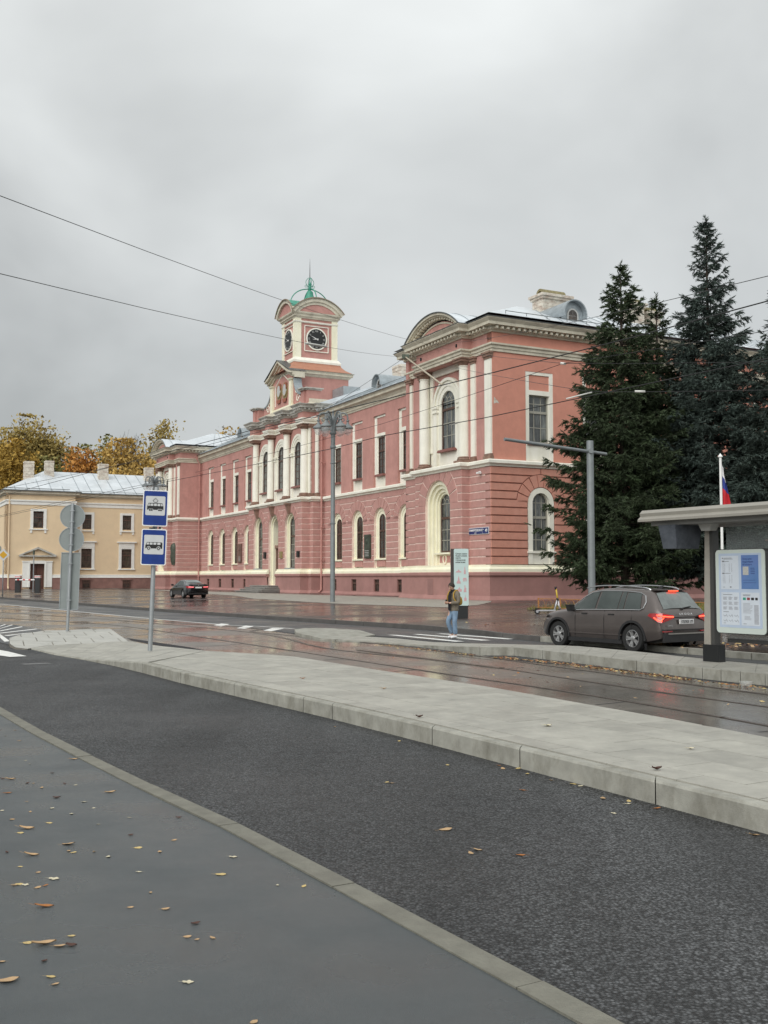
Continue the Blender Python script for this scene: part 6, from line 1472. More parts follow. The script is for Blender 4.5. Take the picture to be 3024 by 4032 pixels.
def suv_det(t,sec,P,_):
    # roof rails
    for sy in (1,-1):
        pts=[(.62,sy*.52,1.60),(.8,sy*.56,1.675),(1.3,sy*.585,1.72),(2.0,sy*.6,1.735),(2.6,sy*.585,1.71),(2.95,sy*.57,1.655)]
        MB().tube([tuple(p) for p in catm(pts,3)],.018,6).build('roof_rail',CHR,t,True)
        # chrome outline of side windows
        tr=[]; 
        xs=[.62,.55,.6,.8,1.1,1.5,1.9,2.3,2.7,2.95,3.15,3.35]
        bot=[P(x,.03,sy,.018) for x in [3.42,3.0,2.5,2.0,1.5,1.0,.72]]
        topp=[P(x,s,sy,.018) for x,s in ((.62,.12),(.58,.4),(.66,.75),(.85,.93),(1.2,.97),(1.7,.97),(2.2,.97),(2.55,.94),(2.85,.85),(3.15,.6),(3.42,.1))]
        MB().tube(bot+topp,.012,5).build('window_trim',CHR,t,True)
        # handles, mirror, doors
        for x in (1.62,2.62): MB().box(x,x+.2,sy*.905,sy*.95,.955,.985).build('door_handle',PLS,t)
        mm=MB(); mm.frus((3.12,3.22,sy*.9,sy*1.1,1.03),(3.1,3.26,sy*.93,sy*1.14,1.2)); mo=mm.build('wing_mirror',PLS,t)
        for x0,x1,z0 in ((1.98,2.0,.3),(3.08,3.1,.3),(1.0,1.02,.72)): 
            a=P(x0,0,sy,.004); m=MB(); pts=[(x0,sy*(itp(SW,x0)+.004),z) for z in (z0,.5,.7,.85)]+[a]; m.tube(pts,.006,4); m.build('door_gap',PLS,t)
        # cladding
        c=MB(); c.box(1.36,3.36,sy*.84,sy*.925,.2,.31); c.build('sill_cladding',PLS,t)
        c=MB(); c.box(1.35,3.3,sy*.92,sy*.948,.42,.45); c.build('side_crease',MT['taupe car paint'],t)
        for wx_ in (.98,3.77):
            a=MB(); a.arc(wx_,.36,.415,.475,sy*.86,sy*.955,-.1,PI+.1,22); a.build('wheel_arch_trim',PLS,t)
        # tail lamps (wrap round)
        l=MB(); l.add([(-.03,sy*.48,.98),(-.03,sy*.48,.9),(.02,sy*.86,.79),(.07,sy*.93,.8),(.42,sy*.955,.97),(.36,sy*.94,1.03),(.02,sy*.84,1.04)],[(0,1,2,6),(6,2,3,5),(3,4,5)]); lo=l.build('tail_lamp',TLR,t,True)
        g=MB(); y=lambda v:sy*v; g.tube([(-.04,y(.5),.945),(-.03,y(.7),.95),(.0,y(.86),.965),(.12,y(.955),.99)],.014,6); g.tube([(.02,y(.86),.83),(.1,y(.95),.86),(.2,y(.965),.93)],.012,6); g.tube([(.0,y(.8),.94),(.03,y(.88),.84)],.010,6); g.build('lit_strip',TLE,lo)
        MB().box(-.05,-.0,sy*.55,sy*.88,.56,.59).build('reflector',TLR,t)
        MB().add([(L_SUV-.25,sy*.62,.78),(L_SUV-.12,sy*.6,.76),(L_SUV-.45,sy*.93,.84),(L_SUV-.5,sy*.93,.9),(L_SUV-.32,sy*.66,.88)],[(0,1,2,3,4)]).build('headlight',TLW,t)
        MB().add([(.45,sy*.955,.25),(.55,sy*.955,.25),(.56,sy*.9,.08),(.5,sy*.9,.08)],[(0,1,2,3)]).build('mud_flap',PLS,t)
    MB().box(-.04,.02,-.85,.85,.3,.52).build('bumper_lower',PLS,t); MB().box(-.055,-.02,-.7,.7,.5,.53).build('bumper_strip',mat('grey satin strip',(.25,.24,.22),.4,.1,5),t)
    MB().box(-.02,.04,-.86,.86,.605,.625).build('tailgate_gap',PLS,t)
    MB().box(.40,.62,-.6,.6,1.615,1.635).build('roof_spoiler',MT['taupe car paint'],t)
    b=MB(); b.box(.37,.41,-.17,.17,1.588,1.61); b.build('brake_lamp',TLE,t)
    wp=MB(); wp.tube([(.085,.0,1.16),(.1,-.32,1.2)],.014,5); wp.tube([(.085,.0,1.14),(.08,.06,1.14)],.03,6); wp.build('rear_wiper',PLS,t)
    pl=MB(); pl.box(-.045,-.02,-.27,.27,.755,.875); po=pl.build('number_plate',WPT,t); MB().box(-.05,-.045,-.26,.26,.765,.865).build('plate_face',mat('plate white',(.6,.6,.6),.4,.05,6),po)
    text('lettering','У727КВ 177',.095,(-.052,0,.812),SBK,po,rot=(PI/2,0,-PI/2),depth=.001,bold=True,sx=.9)
    text('lettering','S K O D A',.075,(-.012,-.0,1.01),CHR,t,rot=(R(82),0,-PI/2),depth=.003,sx=1.5)
    text('lettering','KODIAQ',.05,(-.03,.62,.72),CHR,t,rot=(PI/2,0,-PI/2),depth=.002)
    MB().box(-.01,.04,-.8,.8,.93,.94).build('tailgate_gap',PLS,t)
    an=MB(); an.frus((.75,.95,-.03,.03,1.64),(.72,.8,-.01,.01,1.73)); an.build('antenna',PLS,t)
    for sy in (1,-1): MB().lathe([(.001,.75),(.2,.8),(.24,1.0),(.22,1.3),(.1,1.42),(.09,1.5)],2.0 if sy>0 else 2.0,sy*.38,10)
L_SUV=4.7
mat('taupe car paint',(.125,.107,.1),.28,.1,3.,metal=.5,coat=.5,spec=.5)
SW=[(0,.72),(.03,.82),(.08,.88),(.22,.925),(.5,.94),(2.3,.94),(3.9,.935),(4.3,.9),(4.5,.82),(4.66,.66),(4.7,.55)]
ra=Vector((6.55,27.9)); fwd=Vector((-.515,.857)); 
org=Vector((7.02,27.6))-fwd*.98+Vector((.857,.515))*.32
suv=make_car('parked_suv','dirty taupe estate SUV with lit red tail lamps waiting behind the shelter platform',(org.x,org.y,.0),math.atan2(fwd.y,fwd.x)+R(2.5),L_SUV,MT['taupe car paint'],
 belt=[(0,.6),(.03,.75),(.06,1.02),(.3,1.08),(1,1.08),(3,1.04),(3.5,1.0),(4.3,.9),(4.7,.66)],
 top=[(0,.64),(.02,.86),(.06,1.06),(.1,1.12),(.46,1.58),(.6,1.63),(1.0,1.655),(1.8,1.675),(2.4,1.66),(2.7,1.61),(3.0,1.46),(3.5,1.1),(3.9,1.05),(4.4,.95),(4.62,.82),(4.7,.7)],
 bot=[(0,.42),(.1,.32),(.5,.24),(4.2,.22),(4.6,.3),(4.7,.42)],W=SW,
 Ws=[(0,.68),(.06,.84),(.2,.885),(.6,.9),(3.2,.9),(4.0,.86),(4.4,.76),(4.7,.5)],
 Wt=[(0,.64),(.06,.78),(.1,.76),(.46,.66),(.6,.65),(2.3,.68),(3.0,.66),(3.5,.72),(4.2,.74),(4.5,.66),(4.7,.44)],
 wx=(.98,3.77),wr=.36,
 side_win=[((.72,1.28),(.82,1.28),.07,.9),((1.32,1.5),(1.32,1.46),.07,.93),((1.53,2.28),(1.5,2.22),.07,.94),((2.36,3.36),(2.30,2.76),.07,.9)],
 rear_win=(.115,.44,.93,.9),details=suv_det)
def cam_det(t,sec,P,_):
    for sy in (1,-1):
        l=MB(); l.add([(-.03,sy*.34,.9),(-.03,sy*.36,.8),(.0,sy*.75,.76),(.1,sy*.9,.78),(.35,sy*.93,.92),(.05,sy*.86,.95)],[(0,1,2,5),(5,2,3,4)]); lo=l.build('tail_lamp',TLR,t,True)
        MB().tube([(-.04,sy*.4,.86),(.02,sy*.8,.87)],.018,5).build('lit_strip',mat('lit pink lamp',(.9,.2,.25),.3,0,emit=((1,.25,.25),1.2)),lo)
        m=MB(); m.frus((3.2,3.3,sy*.9,sy*1.08,.95),(3.2,3.34,sy*.93,sy*1.12,1.08)); m.build('wing_mirror',MT['black car paint'],t)
        MB().tube([P(x,.03,sy,.014) for x in (3.5,2.8,2.0,1.3,.9)]+[P(x,s,sy,.014) for x,s in ((1.0,.3),(1.3,.8),(1.7,.95),(2.4,.95),(2.9,.7),(3.4,.15))],.009,4).build('window_trim',CHR,t,True)
    MB().box(-.045,-.01,-.4,.4,.91,.935).build('chrome_bar',CHR,t)
    MB().box(-.04,-.02,-.26,.26,.77,.88).build('number_plate',WPT,t); MB().box(-.03,.02,-.8,.8,.3,.38).build('bumper_lower',PLS,t); MB().box(-.02,.1,-.75,.75,1.05,1.075).build('boot_lip',MT['black car paint'],t)
    MB().lathe([(.06,0),(.06,.02)],0,0,12).build('badge',CHR,t).matrix_local=Matrix.Translation((-.015,0,.99))@Matrix.Rotation(PI/2,4,'Y')
mat('black car paint',(.008,.009,.011),.15,.1,3.,coat=.8,spec=.6)
fwd=Vector((-.5,.866)); org=Vector((-15.4,81.6))-fwd*1.0+Vector((.866,.5))*.5
sed=make_car('parked_sedan','shiny black saloon car standing on the wet plaza before the palace wing',(org.x,org.y,zp(org.x,org.y)),math.atan2(fwd.y,fwd.x),4.85,MT['black car paint'],
 belt=[(0,.58),(.04,.8),(.1,.95),(1,.96),(3.2,.92),(3.7,.86),(4.4,.74),(4.85,.55)],
 top=[(0,.62),(.03,.85),(.08,1.06),(.2,1.1),(.75,1.13),(1.0,1.2),(1.55,1.4),(2.0,1.44),(2.5,1.43),(2.8,1.38),(3.6,.99),(4.3,.86),(4.7,.7),(4.85,.6)],
 bot=[(0,.4),(.1,.28),(.5,.2),(4.4,.18),(4.75,.26),(4.85,.4)],W=[(0,.7),(.05,.82),(.2,.9),(.6,.92),(4.0,.92),(4.4,.86),(4.7,.72),(4.85,.55)],
 Ws=[(0,.66),(.1,.84),(.6,.87),(3.4,.87),(4.2,.78),(4.85,.48)],Wt=[(0,.6),(.1,.74),(.75,.72),(1.55,.56),(2.4,.6),(3.0,.6),(3.6,.68),(4.3,.7),(4.85,.4)],
 wx=(1.03,3.85),wr=.335,side_win=[((1.15,1.7),(1.5,1.7),.07,.85),((1.75,2.4),(1.75,2.35),.07,.9),((2.46,3.45),(2.42,2.85),.07,.88)],rear_win=(.95,1.52,.9,.92),details=cam_det)
# ---- scooter
px,py=G(2152,2420,.35)[:2]; px,py=8.0,51.0
t=thing('electric_scooter','parked electric kick scooter with yellow stem leaning by the ochre fence','scooter',(6.82,46.3,zp(6.82,46.3)),R(4))
SCG=mat('silver scooter metal',(.5,.5,.52),.4,.1,5,metal=.4); SCY=mat('yellow scooter paint',(.6,.42,.04),.4,.15,5)
for x,nm in ((0,'wheel'),(1.02,'wheel')):
    w=MB(); w.lathe([(.06,-.03),(.11,-.03),(.13,0),(.11,.03),(.06,.03)],0,0,18); o=w.build(nm,RUB,t,True); o.matrix_local=Matrix.Translation((x,0,.13))@Matrix.Rotation(PI/2,4,'X'); MB().lathe([(.065,-.035),(.065,.035)],0,0,12).build('hub',SCG,o)
MB().box(.02,.82,-.07,.07,.14,.2).build('deck',SCG,t); MB().box(-.1,.12,-.04,.04,.24,.27).build('rear_mudguard',BLK,t); MB().box(.02,.12,-.06,.06,.17,.21).build('rear_reflector',TLR,t)
MB().tube([(.78,0,.18),(.9,0,.62)],.035,8).build('neck_strut',SCG,t,True); MB().tube([(.96,0,.62),(1.02,0,.13)],.03,8).tube([(.93,0,.45),(1.08,0,.22)],.02,6).build('fork',SCG,t,True)
MB().tube([(.93,0,.62),(.86,0,1.12)],.035,8).build('stem',SCY,t,True); MB().tube([(.93,0,.6),(.91,0,.72)],.05,8).build('stem_collar',BLK,t,True); MB().tube([(.84,0,1.1),(.83,0,1.2)],.04,8).tube([(.84,-.24,1.2),(.84,.24,1.2)],.018,6).tube([(.84,.1,1.17),(.92,.2,1.24)],.014,5).build('handlebar',BLK,t,True)
MB().tube([(.5,.06,.14),(.55,.22,.0)],.012,5).build('kick_stand',BLK,t)
# ================= PERSON
def skinmesh(name,J,E,m,parent,sub=1,root=0):
    me=bpy.data.meshes.new(name); me.from_pydata([j[0] for j in J],E,[]); o=bpy.data.objects.new(name,me); C.objects.link(o)
    md=o.modifiers.new('s','SKIN'); md.use_smooth_shade=True
    for i,j in enumerate(J):
        r=j[1]; me.skin_vertices[0].data[i].radius=(r,r) if not isinstance(r,tuple) else r
    me.skin_vertices[0].data[root].use_root=True
    sb=o.modifiers.new('u','SUBSURF'); sb.levels=sub; sb.render_levels=sub
    dg=bpy.context.evaluated_depsgraph_get(); m2=bpy.data.meshes.new_from_object(o.evaluated_get(dg)); bpy.data.objects.remove(o)
    m2.name=name; m2.materials.clear(); m2.materials.append(m); m2.polygons.foreach_set('use_smooth',[True]*len(m2.polygons)); return obj(name,m2,parent)
SKN=mat('skin',(.5,.3,.22),.6,.06,6); HAIR=mat('dark brown hair',(.028,.018,.013),.7,.3,20,.5,60); JK=mat('olive brown wool jacket',(.17,.145,.11),.9,.2,9,.6,40); JN=mat('light blue jeans',(.17,.25,.35),.85,.25,5,.4,40,stain=(.28,.38,.48),stz=.5,st_amt=.6,st_scale=5); SHT=mat('black top',(.008,.008,.012),.85,.1,9); SHO=mat('white trainers',(.75,.75,.75),.6,.05,9); BAG=mat('yellow backpack',(.4,.24,.04),.8,.2,6,.4,30)
px,py,_=B2(1088,228,0)
# local frame: +y is the way he faces
face=Vector((-.80,-.60)); t=thing('person','man in olive jacket and light jeans with yellow backpack reading his phone on the crossing','person',(px,py,.012),math.atan2(face.y,face.x)-PI/2)
# joints (x: his right is +x when facing +y -> right=(+x)), heights for 1.78 m
J=dict(pel=(0,0,.95),sp=(0,-.02,1.12),ch=(0,-.03,1.33),nk=(0,.0,1.5),hd=(0,.06,1.60),
 hr=(.09,0,.92),kr=(.11,.16,.52),ar=(.10,-.05,.12),tr=(.11,.09,.05),
 hl=(-.09,0,.92),kl=(-.10,.05,.50),al=(-.09,.0,.09),tl=(-.1,.15,.04),
 sr=(.19,-.02,1.43),er=(.25,.04,1.15),wr=(.09,.27,1.12),
 sl=(-.19,-.02,1.43),el=(-.26,.02,1.14),wl=(-.07,.27,1.13))
names=list(J); idx={n:i for i,n in enumerate(names)}
rad=dict(pel=.13,sp=.12,ch=.145,nk=.055,hd=.06,hr=.085,kr=.06,ar=.04,tr=.035,hl=.085,kl=.06,al=.04,tl=.035,sr=.06,er=.045,wr=.03,sl=.06,el=.045,wl=.03)
ED=[('pel','sp'),('sp','ch'),('ch','nk'),('nk','hd'),('pel','hr'),('hr','kr'),('kr','ar'),('ar','tr'),('pel','hl'),('hl','kl'),('kl','al'),('al','tl'),('ch','sr'),('sr','er'),('er','wr'),('ch','sl'),('sl','el'),('el','wl')]
body=skinmesh('body',[(J[n],rad[n]) for n in names],[(idx[a],idx[b]) for a,b in ED],SKN,t)
def sub(nms,edges,rr_,m,name,pos=None):
    pos=pos or {}; ii={n:i for i,n in enumerate(nms)}
    return skinmesh(name,[(pos.get(n,J.get(n)),rr_[n]) for n in nms],[(ii[a],ii[b]) for a,b in edges],m,t,2)
jr=dict(pel=(.19,.15),sp=(.18,.14),ch=(.205,.145),nk=(.085,.085),sr=.085,er=.068,wr=.05,sl=.085,el=.068,wl=.05,hem=(.2,.16))
sub(['sp','hem','pel','ch','nk','sr','er','wr2','sl','el','wl2'],[('sp','pel'),('pel','hem'),('sp','ch'),('ch','nk'),('ch','sr'),('sr','er'),('er','wr2'),('ch','sl'),('sl','el'),('el','wl2')],{**jr,'wr2':.052,'wl2':.052},JK,'jacket',{'hem':(0,0,.82),'nk':(0,.0,1.47),'wr2':(.12,.22,1.12),'wl2':(-.1,.22,1.13)})
# open front showing the dark top
m=MB(); m.add([(-.04,.135,1.5),(.06,.135,1.48),(.07,.165,1.3),(.075,.175,1.1),(.07,.17,.9),(-.05,.175,.88),(-.06,.18,1.1),(-.05,.17,1.3)],[(0,1,2,7),(7,2,3,6),(6,3,4,5)]); m.build('black_top_front',SHT,t,True)
m=MB(); m.lathe([(.075,1.44),(.09,1.5),(.08,1.54),(.065,1.56)],0,.01,14); m.build('collar',SHT,t,True)
jn=dict(pel=.125,ws=.13,hr=.1,mr=.092,kr=.08,ar2=.075,hl=.1,ml=.092,kl=.08,al2=.078)
sub(['pel','ws','hr','kr','ar2','hl','kl','al2'],[('pel','ws'),('pel','hr'),('hr','kr'),('kr','ar2'),('pel','hl'),('hl','kl'),('kl','al2')],jn,JN,'jeans',{'pel':(0,0,.93),'ws':(0,0,1.03),'ar2':(.10,-.03,.14),'al2':(-.09,.01,.11),'hr':(.085,.01,.80),'hl':(-.085,.01,.80)})
for s,n in ((1,'tr'),(-1,'tl')):
    a=(J['ar'] if s>0 else J['al']); q=J[n]
    skinmesh('shoe',[((a[0],a[1]-.06,.055),.05),((a[0],a[1]+.03,.06),.055),((q[0],q[1]+.0,.045),.045),((q[0],q[1]+.07,.035),.032)],[(0,1),(1,2),(2,3)],SHO,t)
# head
hc=Vector((0,.085,1.655)); tilt=R(-32)
h=MB(); prof=[]
NS,NR=14,12
V=[];F=[]
for j in range(NR+1):
    ph=PI*j/NR
    for i in range(NS):
        a=2*PI*i/NS; x=.076*math.sin(ph)*math.cos(a); y=.096*math.sin(ph)*math.sin(a); z=.118*math.cos(ph)
        if z<0: x*=1-.28*(-z/.118); y*=1-.1*(-z/.118); 
        if z<-.03 and y>0: y+=.012
        V.append((x,y,z))
for j in range(NR):
    for i in range(NS): F.append((j*NS+i,j*NS+(i+1)%NS,(j+1)*NS+(i+1)%NS,(j+1)*NS+i))
h.add(V,F)
h.frus((-.014,.014,.07,.1,.02),(-.018,.018,.08,.125,-.022))
ho=h.build('head',SKN,t,True,70); ho.location=hc; ho.rotation_euler=(tilt,0,0)
for sx in (-1,1):
    e=MB(); e.box(sx*.03-.014,sx*.03+.014,.083,.09,.018,.028); e.build('eye',BLK,ho); e=MB(); e.box(sx*.03-.02,sx*.03+.02,.083,.096,.04,.05); e.build('eyebrow',HAIR,ho); e=MB(); e.box(sx*.074-.008,sx*.074+.01,-.02,.015,-.03,.03); e.build('ear',SKN,ho)
MB().box(-.024,.024,.08,.1,-.062,-.052).build('mouth',mat('lips',(.3,.11,.09),.6,0),ho)
hr=MB(); V=[];F=[]
for j in range(9):
    ph=PI*.62*j/8
    for i in range(16):
        a=2*PI*i/16; fr=max(0,math.sin(a)); k=1.13+.05*math.sin(a*5+j); lim=PI*.62*(1-.55*fr); p2=min(ph,lim)
        V.append((.08*math.sin(p2)*math.cos(a)*k,.1*math.sin(p2)*math.sin(a)*k-.008,.126*math.cos(p2)*1.06))
for j in range(8):
    for i in range(16): F.append((j*16+i,j*16+(i+1)%16,(j+1)*16+(i+1)%16,(j+1)*16+i))
hr.add(V,F); hr.build('hair',HAIR,ho,True)
# hands with fingers round the phone
ph=MB(); ph.box(-.036,.036,.30,.315,1.09,1.235); po=ph.build('phone',BLK,t); po.name='phone'
for sx,wn in ((1,'wr'),(-1,'wl')):
    w=Vector(J[wn]); pc=Vector((sx*.045,.305,1.14)); JJ=[(tuple(w),.024),(tuple(w.lerp(pc,.55)),.028),(tuple(pc),.024)]; EE=[(0,1),(1,2)]
    for k in range(4):
        b_=pc+Vector((0,.0,-.02+.018*k)); c1=b_+Vector((-sx*.018,.018,0)); c2=c1+Vector((-sx*.03*(1-.1*abs(k-1.5)),.004,.004)); n0_=len(JJ); JJ+=[(tuple(b_),.011),(tuple(c1),.009),(tuple(c2),.008)]; EE+=[(2,n0_),(n0_,n0_+1),(n0_+1,n0_+2)]
    n0_=len(JJ); JJ+=[(tuple(w.lerp(pc,.6)+Vector((0,-.01,.025))),.012),(tuple(pc+Vector((-sx*.02,-.018,.04))),.009)]; EE+=[(1,n0_),(n0_,n0_+1)]
    skinmesh('hand',JJ,EE,SKN,t)
bg=MB(); bg.v=[]; skinmesh('backpack',[((0,-.19,1.36),(.13,.07)),((0,-.24,1.2),(.15,.1)),((0,-.22,1.02),(.14,.09))],[(0,1),(1,2)],BAG,t)
for sx in (-1,1): MB().tube([tuple(p) for p in catm([(sx*.11,-.14,1.42),(sx*.125,-.02,1.535),(sx*.13,.1,1.45),(sx*.16,.13,1.28),(sx*.2,.02,1.12)],4)],.022,6).build('backpack_strap',BAG,t,True)
# ================= TREES
def mesh_np(name,V,F,m):
    me=bpy.data.meshes.new(name); nv=len(V); nf=len(F); me.vertices.add(nv); me.vertices.foreach_set('co',V.astype(np.float32).ravel()); k=F.shape[1]
    me.loops.add(nf*k); me.loops.foreach_set('vertex_index',F.astype(np.int32).ravel()); me.polygons.add(nf); me.polygons.foreach_set('loop_start',np.arange(0,nf*k,k,dtype=np.int32)); me.polygons.foreach_set('loop_total',np.full(nf,k,dtype=np.int32)); me.update(calc_edges=True); 
    for q in (m if isinstance(m,(list,tuple)) else [m]): me.materials.append(q)
    return me
BARK=mat('spruce bark',(.06,.045,.035),.9,.3,6,.6,20); BARK2=mat('grey brown bark',(.07,.06,.05),.9,.3,3,.5,12)
NEG=mat('dark green needles',(.032,.052,.02),.8,.6,1.3,stain=(.04,.05,.02),stz=1,st_amt=.6,st_scale=.8); NEB=mat('blue green needles',(.046,.068,.058),.8,.55,1.3,stain=(.05,.065,.04),stz=1,st_amt=.5,st_scale=.8)
def spruce(loc,label,H,Rb,m,seed,low=1.0,dens=1.0,lopsided=(0,0)):
    rg=np.random.default_rng(seed); t=thing('spruce_tree',label,'tree',loc,group='spruces beside the palace flank')
    MB().lathe([(.26,-.3),(.22,1.5),(.16,H*.5),(.06,H*.85),(.015,H)],0,0,10).build('trunk',BARK,t,True)
    Vs=[];Fs=[];nv=0; br=MB()
    tw_o=[];tw_d=[];tw_l=[]
    z=low
    while z<H-.25:
        f=(z-low)/(H-low); r=Rb*((1-f)**.95)*(1.0 if f>.12 else .75+f*2)+.12
        nb=int((9 if f<.7 else 6)*dens)+1; a0=rg.random()*6.28
        for b in range(nb):
            if rg.random()<(.12 if f<.6 else .28): continue
            a=a0+2*PI*b/nb+rg.normal(0,.25); L=r*(rg.uniform(.45,1.25)); L*=1+.18*math.cos(a-lopsided[0])*lopsided[1]
            zz=z+rg.uniform(-.15,.15); up=.55 if f>.8 else (.1-.35*(1-f)); n=7; pts=[]
            for k in range(n+1):
                s=k/n; h=zz+L*(up*s+.22*s*s*(1.2 if f<.8 else .6)); pts.append(np.array((math.cos(a)*L*s,math.sin(a)*L*s,h)))
            br.tube([tuple(p) for p in pts[::2]+[pts[-1]]],[max(.006,.035*(1-q/ max(1,len(pts[::2])))) for q in range(len(pts[::2])+1)],3,False)
            side=np.array((-math.sin(a),math.cos(a),0)); fw=np.array((math.cos(a),math.sin(a),0))
            nt_=int(L*8*dens)+5
            for k in range(nt_):
                s=rg.uniform(.12,1)**.8; i=min(n-1,int(s*n)); p=pts[i]+(pts[i+1]-pts[i])*(s*n-i)
                sgn=1 if rg.random()<.5 else -1; tl=(.35+.45*(1-s))*min(1,L/1.6)*rg.uniform(.6,1.2)+.12
                d=side*sgn*rg.uniform(.5,1)+fw*rg.uniform(.4,.9)+np.array((0,0,rg.uniform(-.55,.25))); d/=np.linalg.norm(d)
                tw_o.append(p);tw_d.append(d);tw_l.append(tl)
                if tl>.4:
                    for q in range(2):
                        s2=rg.uniform(.3,.8); d2=d+side*rg.normal(0,.6)+np.array((0,0,rg.uniform(-.7,.1))); d2/=np.linalg.norm(d2); tw_o.append(p+d*tl*s2);tw_d.append(d2);tw_l.append(tl*.55)
            tw_o.append(pts[-1]-fw*.1);tw_d.append((fw+np.array((0,0,.35)))/1.06);tw_l.append(.32)
        z+=rg.uniform(.26,.38)*(1 if f<.75 else 1.25)
    for k in range(6): 
        tw_o.append(np.array((0,0,H-.5+.08*k)));a=rg.random()*6.28;tw_d.append(np.array((math.cos(a)*.4,math.sin(a)*.4,.85)));tw_l.append(.35)
    O=np.array(tw_o);D=np.array(tw_d);Lt=np.array(tw_l); nT=len(O)
    nn=8
    # needles: splayed slim triangles along each twig
    rep=np.repeat(np.arange(nT),nn); s=np.tile(np.linspace(.0,.95,nn),nT)+rg.uniform(-.05,.05,nT*nn)
    base=O[rep]+D[rep]*(Lt[rep]*s)[:,None]
    rnd=rg.normal(0,1,(nT*nn,3)); perp=rnd-D[rep]*(np.sum(rnd*D[rep],1))[:,None]; perp/=np.linalg.norm(perp,axis=1)[:,None]
    nl=rg.uniform(.10,.19,nT*nn)
    tip=base+(perp*.75+D[rep]*.75)*nl[:,None]
    w=np.cross(perp,D[rep])*.032
    V=np.stack([base-w-D[rep]*.05,base+w-D[rep]*.05,tip],1).reshape(-1,3); F=np.arange(len(V)).reshape(-1,3)
    cr=obj('crown',mesh_np('crown',V,F,m),t); br.build('limbs',BARK,t,fix=False)
    return t
def gz(x,y): return zp(x,y)
T1=(13.0,56.0);T2=(17.9,56.5);T3=(15.6,58.5);T4=(20.9,54.0)
spruce((*T1,gz(*T1)),'dark green spruce nearest the palace corner with drooping lower boughs',18.6,4.9,NEG,3,1.3,1.05,(PI,.15))
spruce((*T2,gz(*T2)),'tallest bluish spruce behind the shelter roof',21.4,4.6,NEB,5,1.8,1.0)
spruce((*T3,gz(*T3)),'slimmer dark spruce between the tallest one and its left neighbour',17.6,3.4,NEG,8,2.2,.9)
spruce((*T4,gz(*T4)),'green spruce cut off by the right edge of the picture',16.8,4.4,NEB,11,1.5,.9)
AUT={}
def tree(u,v,hw,Y,colname,col,label,name='autumn_tree',leaves=9000,base=None,bare=False,seed=1,gap=.5,ls=.34):
    rg=np.random.default_rng(seed); top=at(u,v,Y); w=hw/4080*Y; H=top.z-.3; t=thing(name,label,'tree',(top.x,Y,.3),group='trees beyond the roofs')
    MB().lathe([(.42,-.5),(.35,3),(.26,H*.4),(.16,H*.62),(.05,H*.9)],0,0,9).build('trunk',BARK2,t,True)
    br=MB(); tips=[]
    nb=26 if not bare else 46
    for b in range(nb):
        f=rg.uniform(.28,.92); a=rg.random()*6.28; z0=H*f*.85; prof=math.sin(PI*min(1,max(.0,(f-.1)/.9)))**.6; L=w*prof*rg.uniform(.6,1.0); z1=min(H*.99,z0+L*rg.uniform(.5,1.1)+H*.06)
        p0=np.array((0,0,z0));p3=np.array((math.cos(a)*L,math.sin(a)*L,z1)); mid=(p0+p3)/2+np.array((0,0,L*.12)); br.tube([tuple(p0),tuple(mid),tuple(p3)],[.11,.07,.02],4,False); tips.append(p3); tips.append((mid+p3)/2); tips.append(mid)
        for k in range(4 if not bare else 9):
            s=rg.uniform(.35,1); p=p0+(p3-p0)*s; d=rg.normal(0,1,3); d[2]=abs(d[2])+.5; d/=np.linalg.norm(d); ln=rg.uniform(.7,1.8) if not bare else rg.uniform(1.2,2.6); q=p+d*ln; br.tube([tuple(p),tuple(q)],[.035,.012],3,False); tips.append(q)
            if bare:
                for j in range(4): d2=d+rg.normal(0,.6,3); q0=p+(q-p)*rg.uniform(.3,.9); br.tube([tuple(q0),tuple(q0+d2*rg.uniform(.5,1.1))],[.02,.012],3,False)
    tips.append(np.array((0,0,H)))
    br.build('limbs',BARK2,t,fix=False)
    if not bare:
        m=mat(colname,col,.8,.45,.35,stain=tuple(c*.45 for c in col),stz=1,st_amt=.6,st_scale=.25)
        nc=max(50,leaves//60); q=rg.normal(0,1,(nc,3)); q/=np.linalg.norm(q,axis=1)[:,None]; q*=(rg.uniform(.25,1,(nc,1)))**.45
        hz=H*.40; cl=q*np.array((w,w,hz))*(1+.12*rg.normal(0,1,(nc,1)))+np.array((0,0,H-hz*1.0)); cl[:,2]-=.8; cr_=rg.uniform(.9,2.1,nc)
        cl[0]=(0,0,H-.6)
        ii=rg.integers(0,len(cl),leaves); P=cl[ii]+rg.normal(0,gap,(leaves,3))*cr_[ii][:,None]
        P[:,2]=np.minimum(P[:,2],H+.1)
        a=rg.normal(0,1,(leaves,3)); a/=np.linalg.norm(a,axis=1)[:,None]; b=np.cross(a,rg.normal(0,1,(leaves,3))); b/=np.linalg.norm(b,axis=1)[:,None]; s=rg.uniform(.5,1.1,leaves)[:,None]*ls
        V=np.stack([P-a*s,P-b*s*.6,P+a*s,P+b*s*.6],1).reshape(-1,3); F=np.arange(len(V)).reshape(-1,4); obj('crown',mesh_np('crown',V,F,m),t)
    return t
OLV=(.38,.29,.09); OCHR=(.46,.3,.08); ORR=(.48,.22,.045); YGR=(.36,.31,.1); GRY=(.16,.14,.06)
tree(20,1690,110,172,'olive ochre leaves',OLV,'olive ochre tree at the far left edge behind the yellow building',seed=1,leaves=13000)
tree(118,1636,85,168,'olive ochre leaves',OLV,'tallest olive tree rising over the left chimney',seed=2,leaves=14000)
tree(60,1730,120,162,'golden brown leaves',(.38,.24,.04),'golden brown tree low behind the left chimneys',seed=3,leaves=13000)
tree(205,1684,62,170,'olive ochre leaves',OLV,'slim olive tree right of the chimneys with sky showing through',seed=4,leaves=8000)
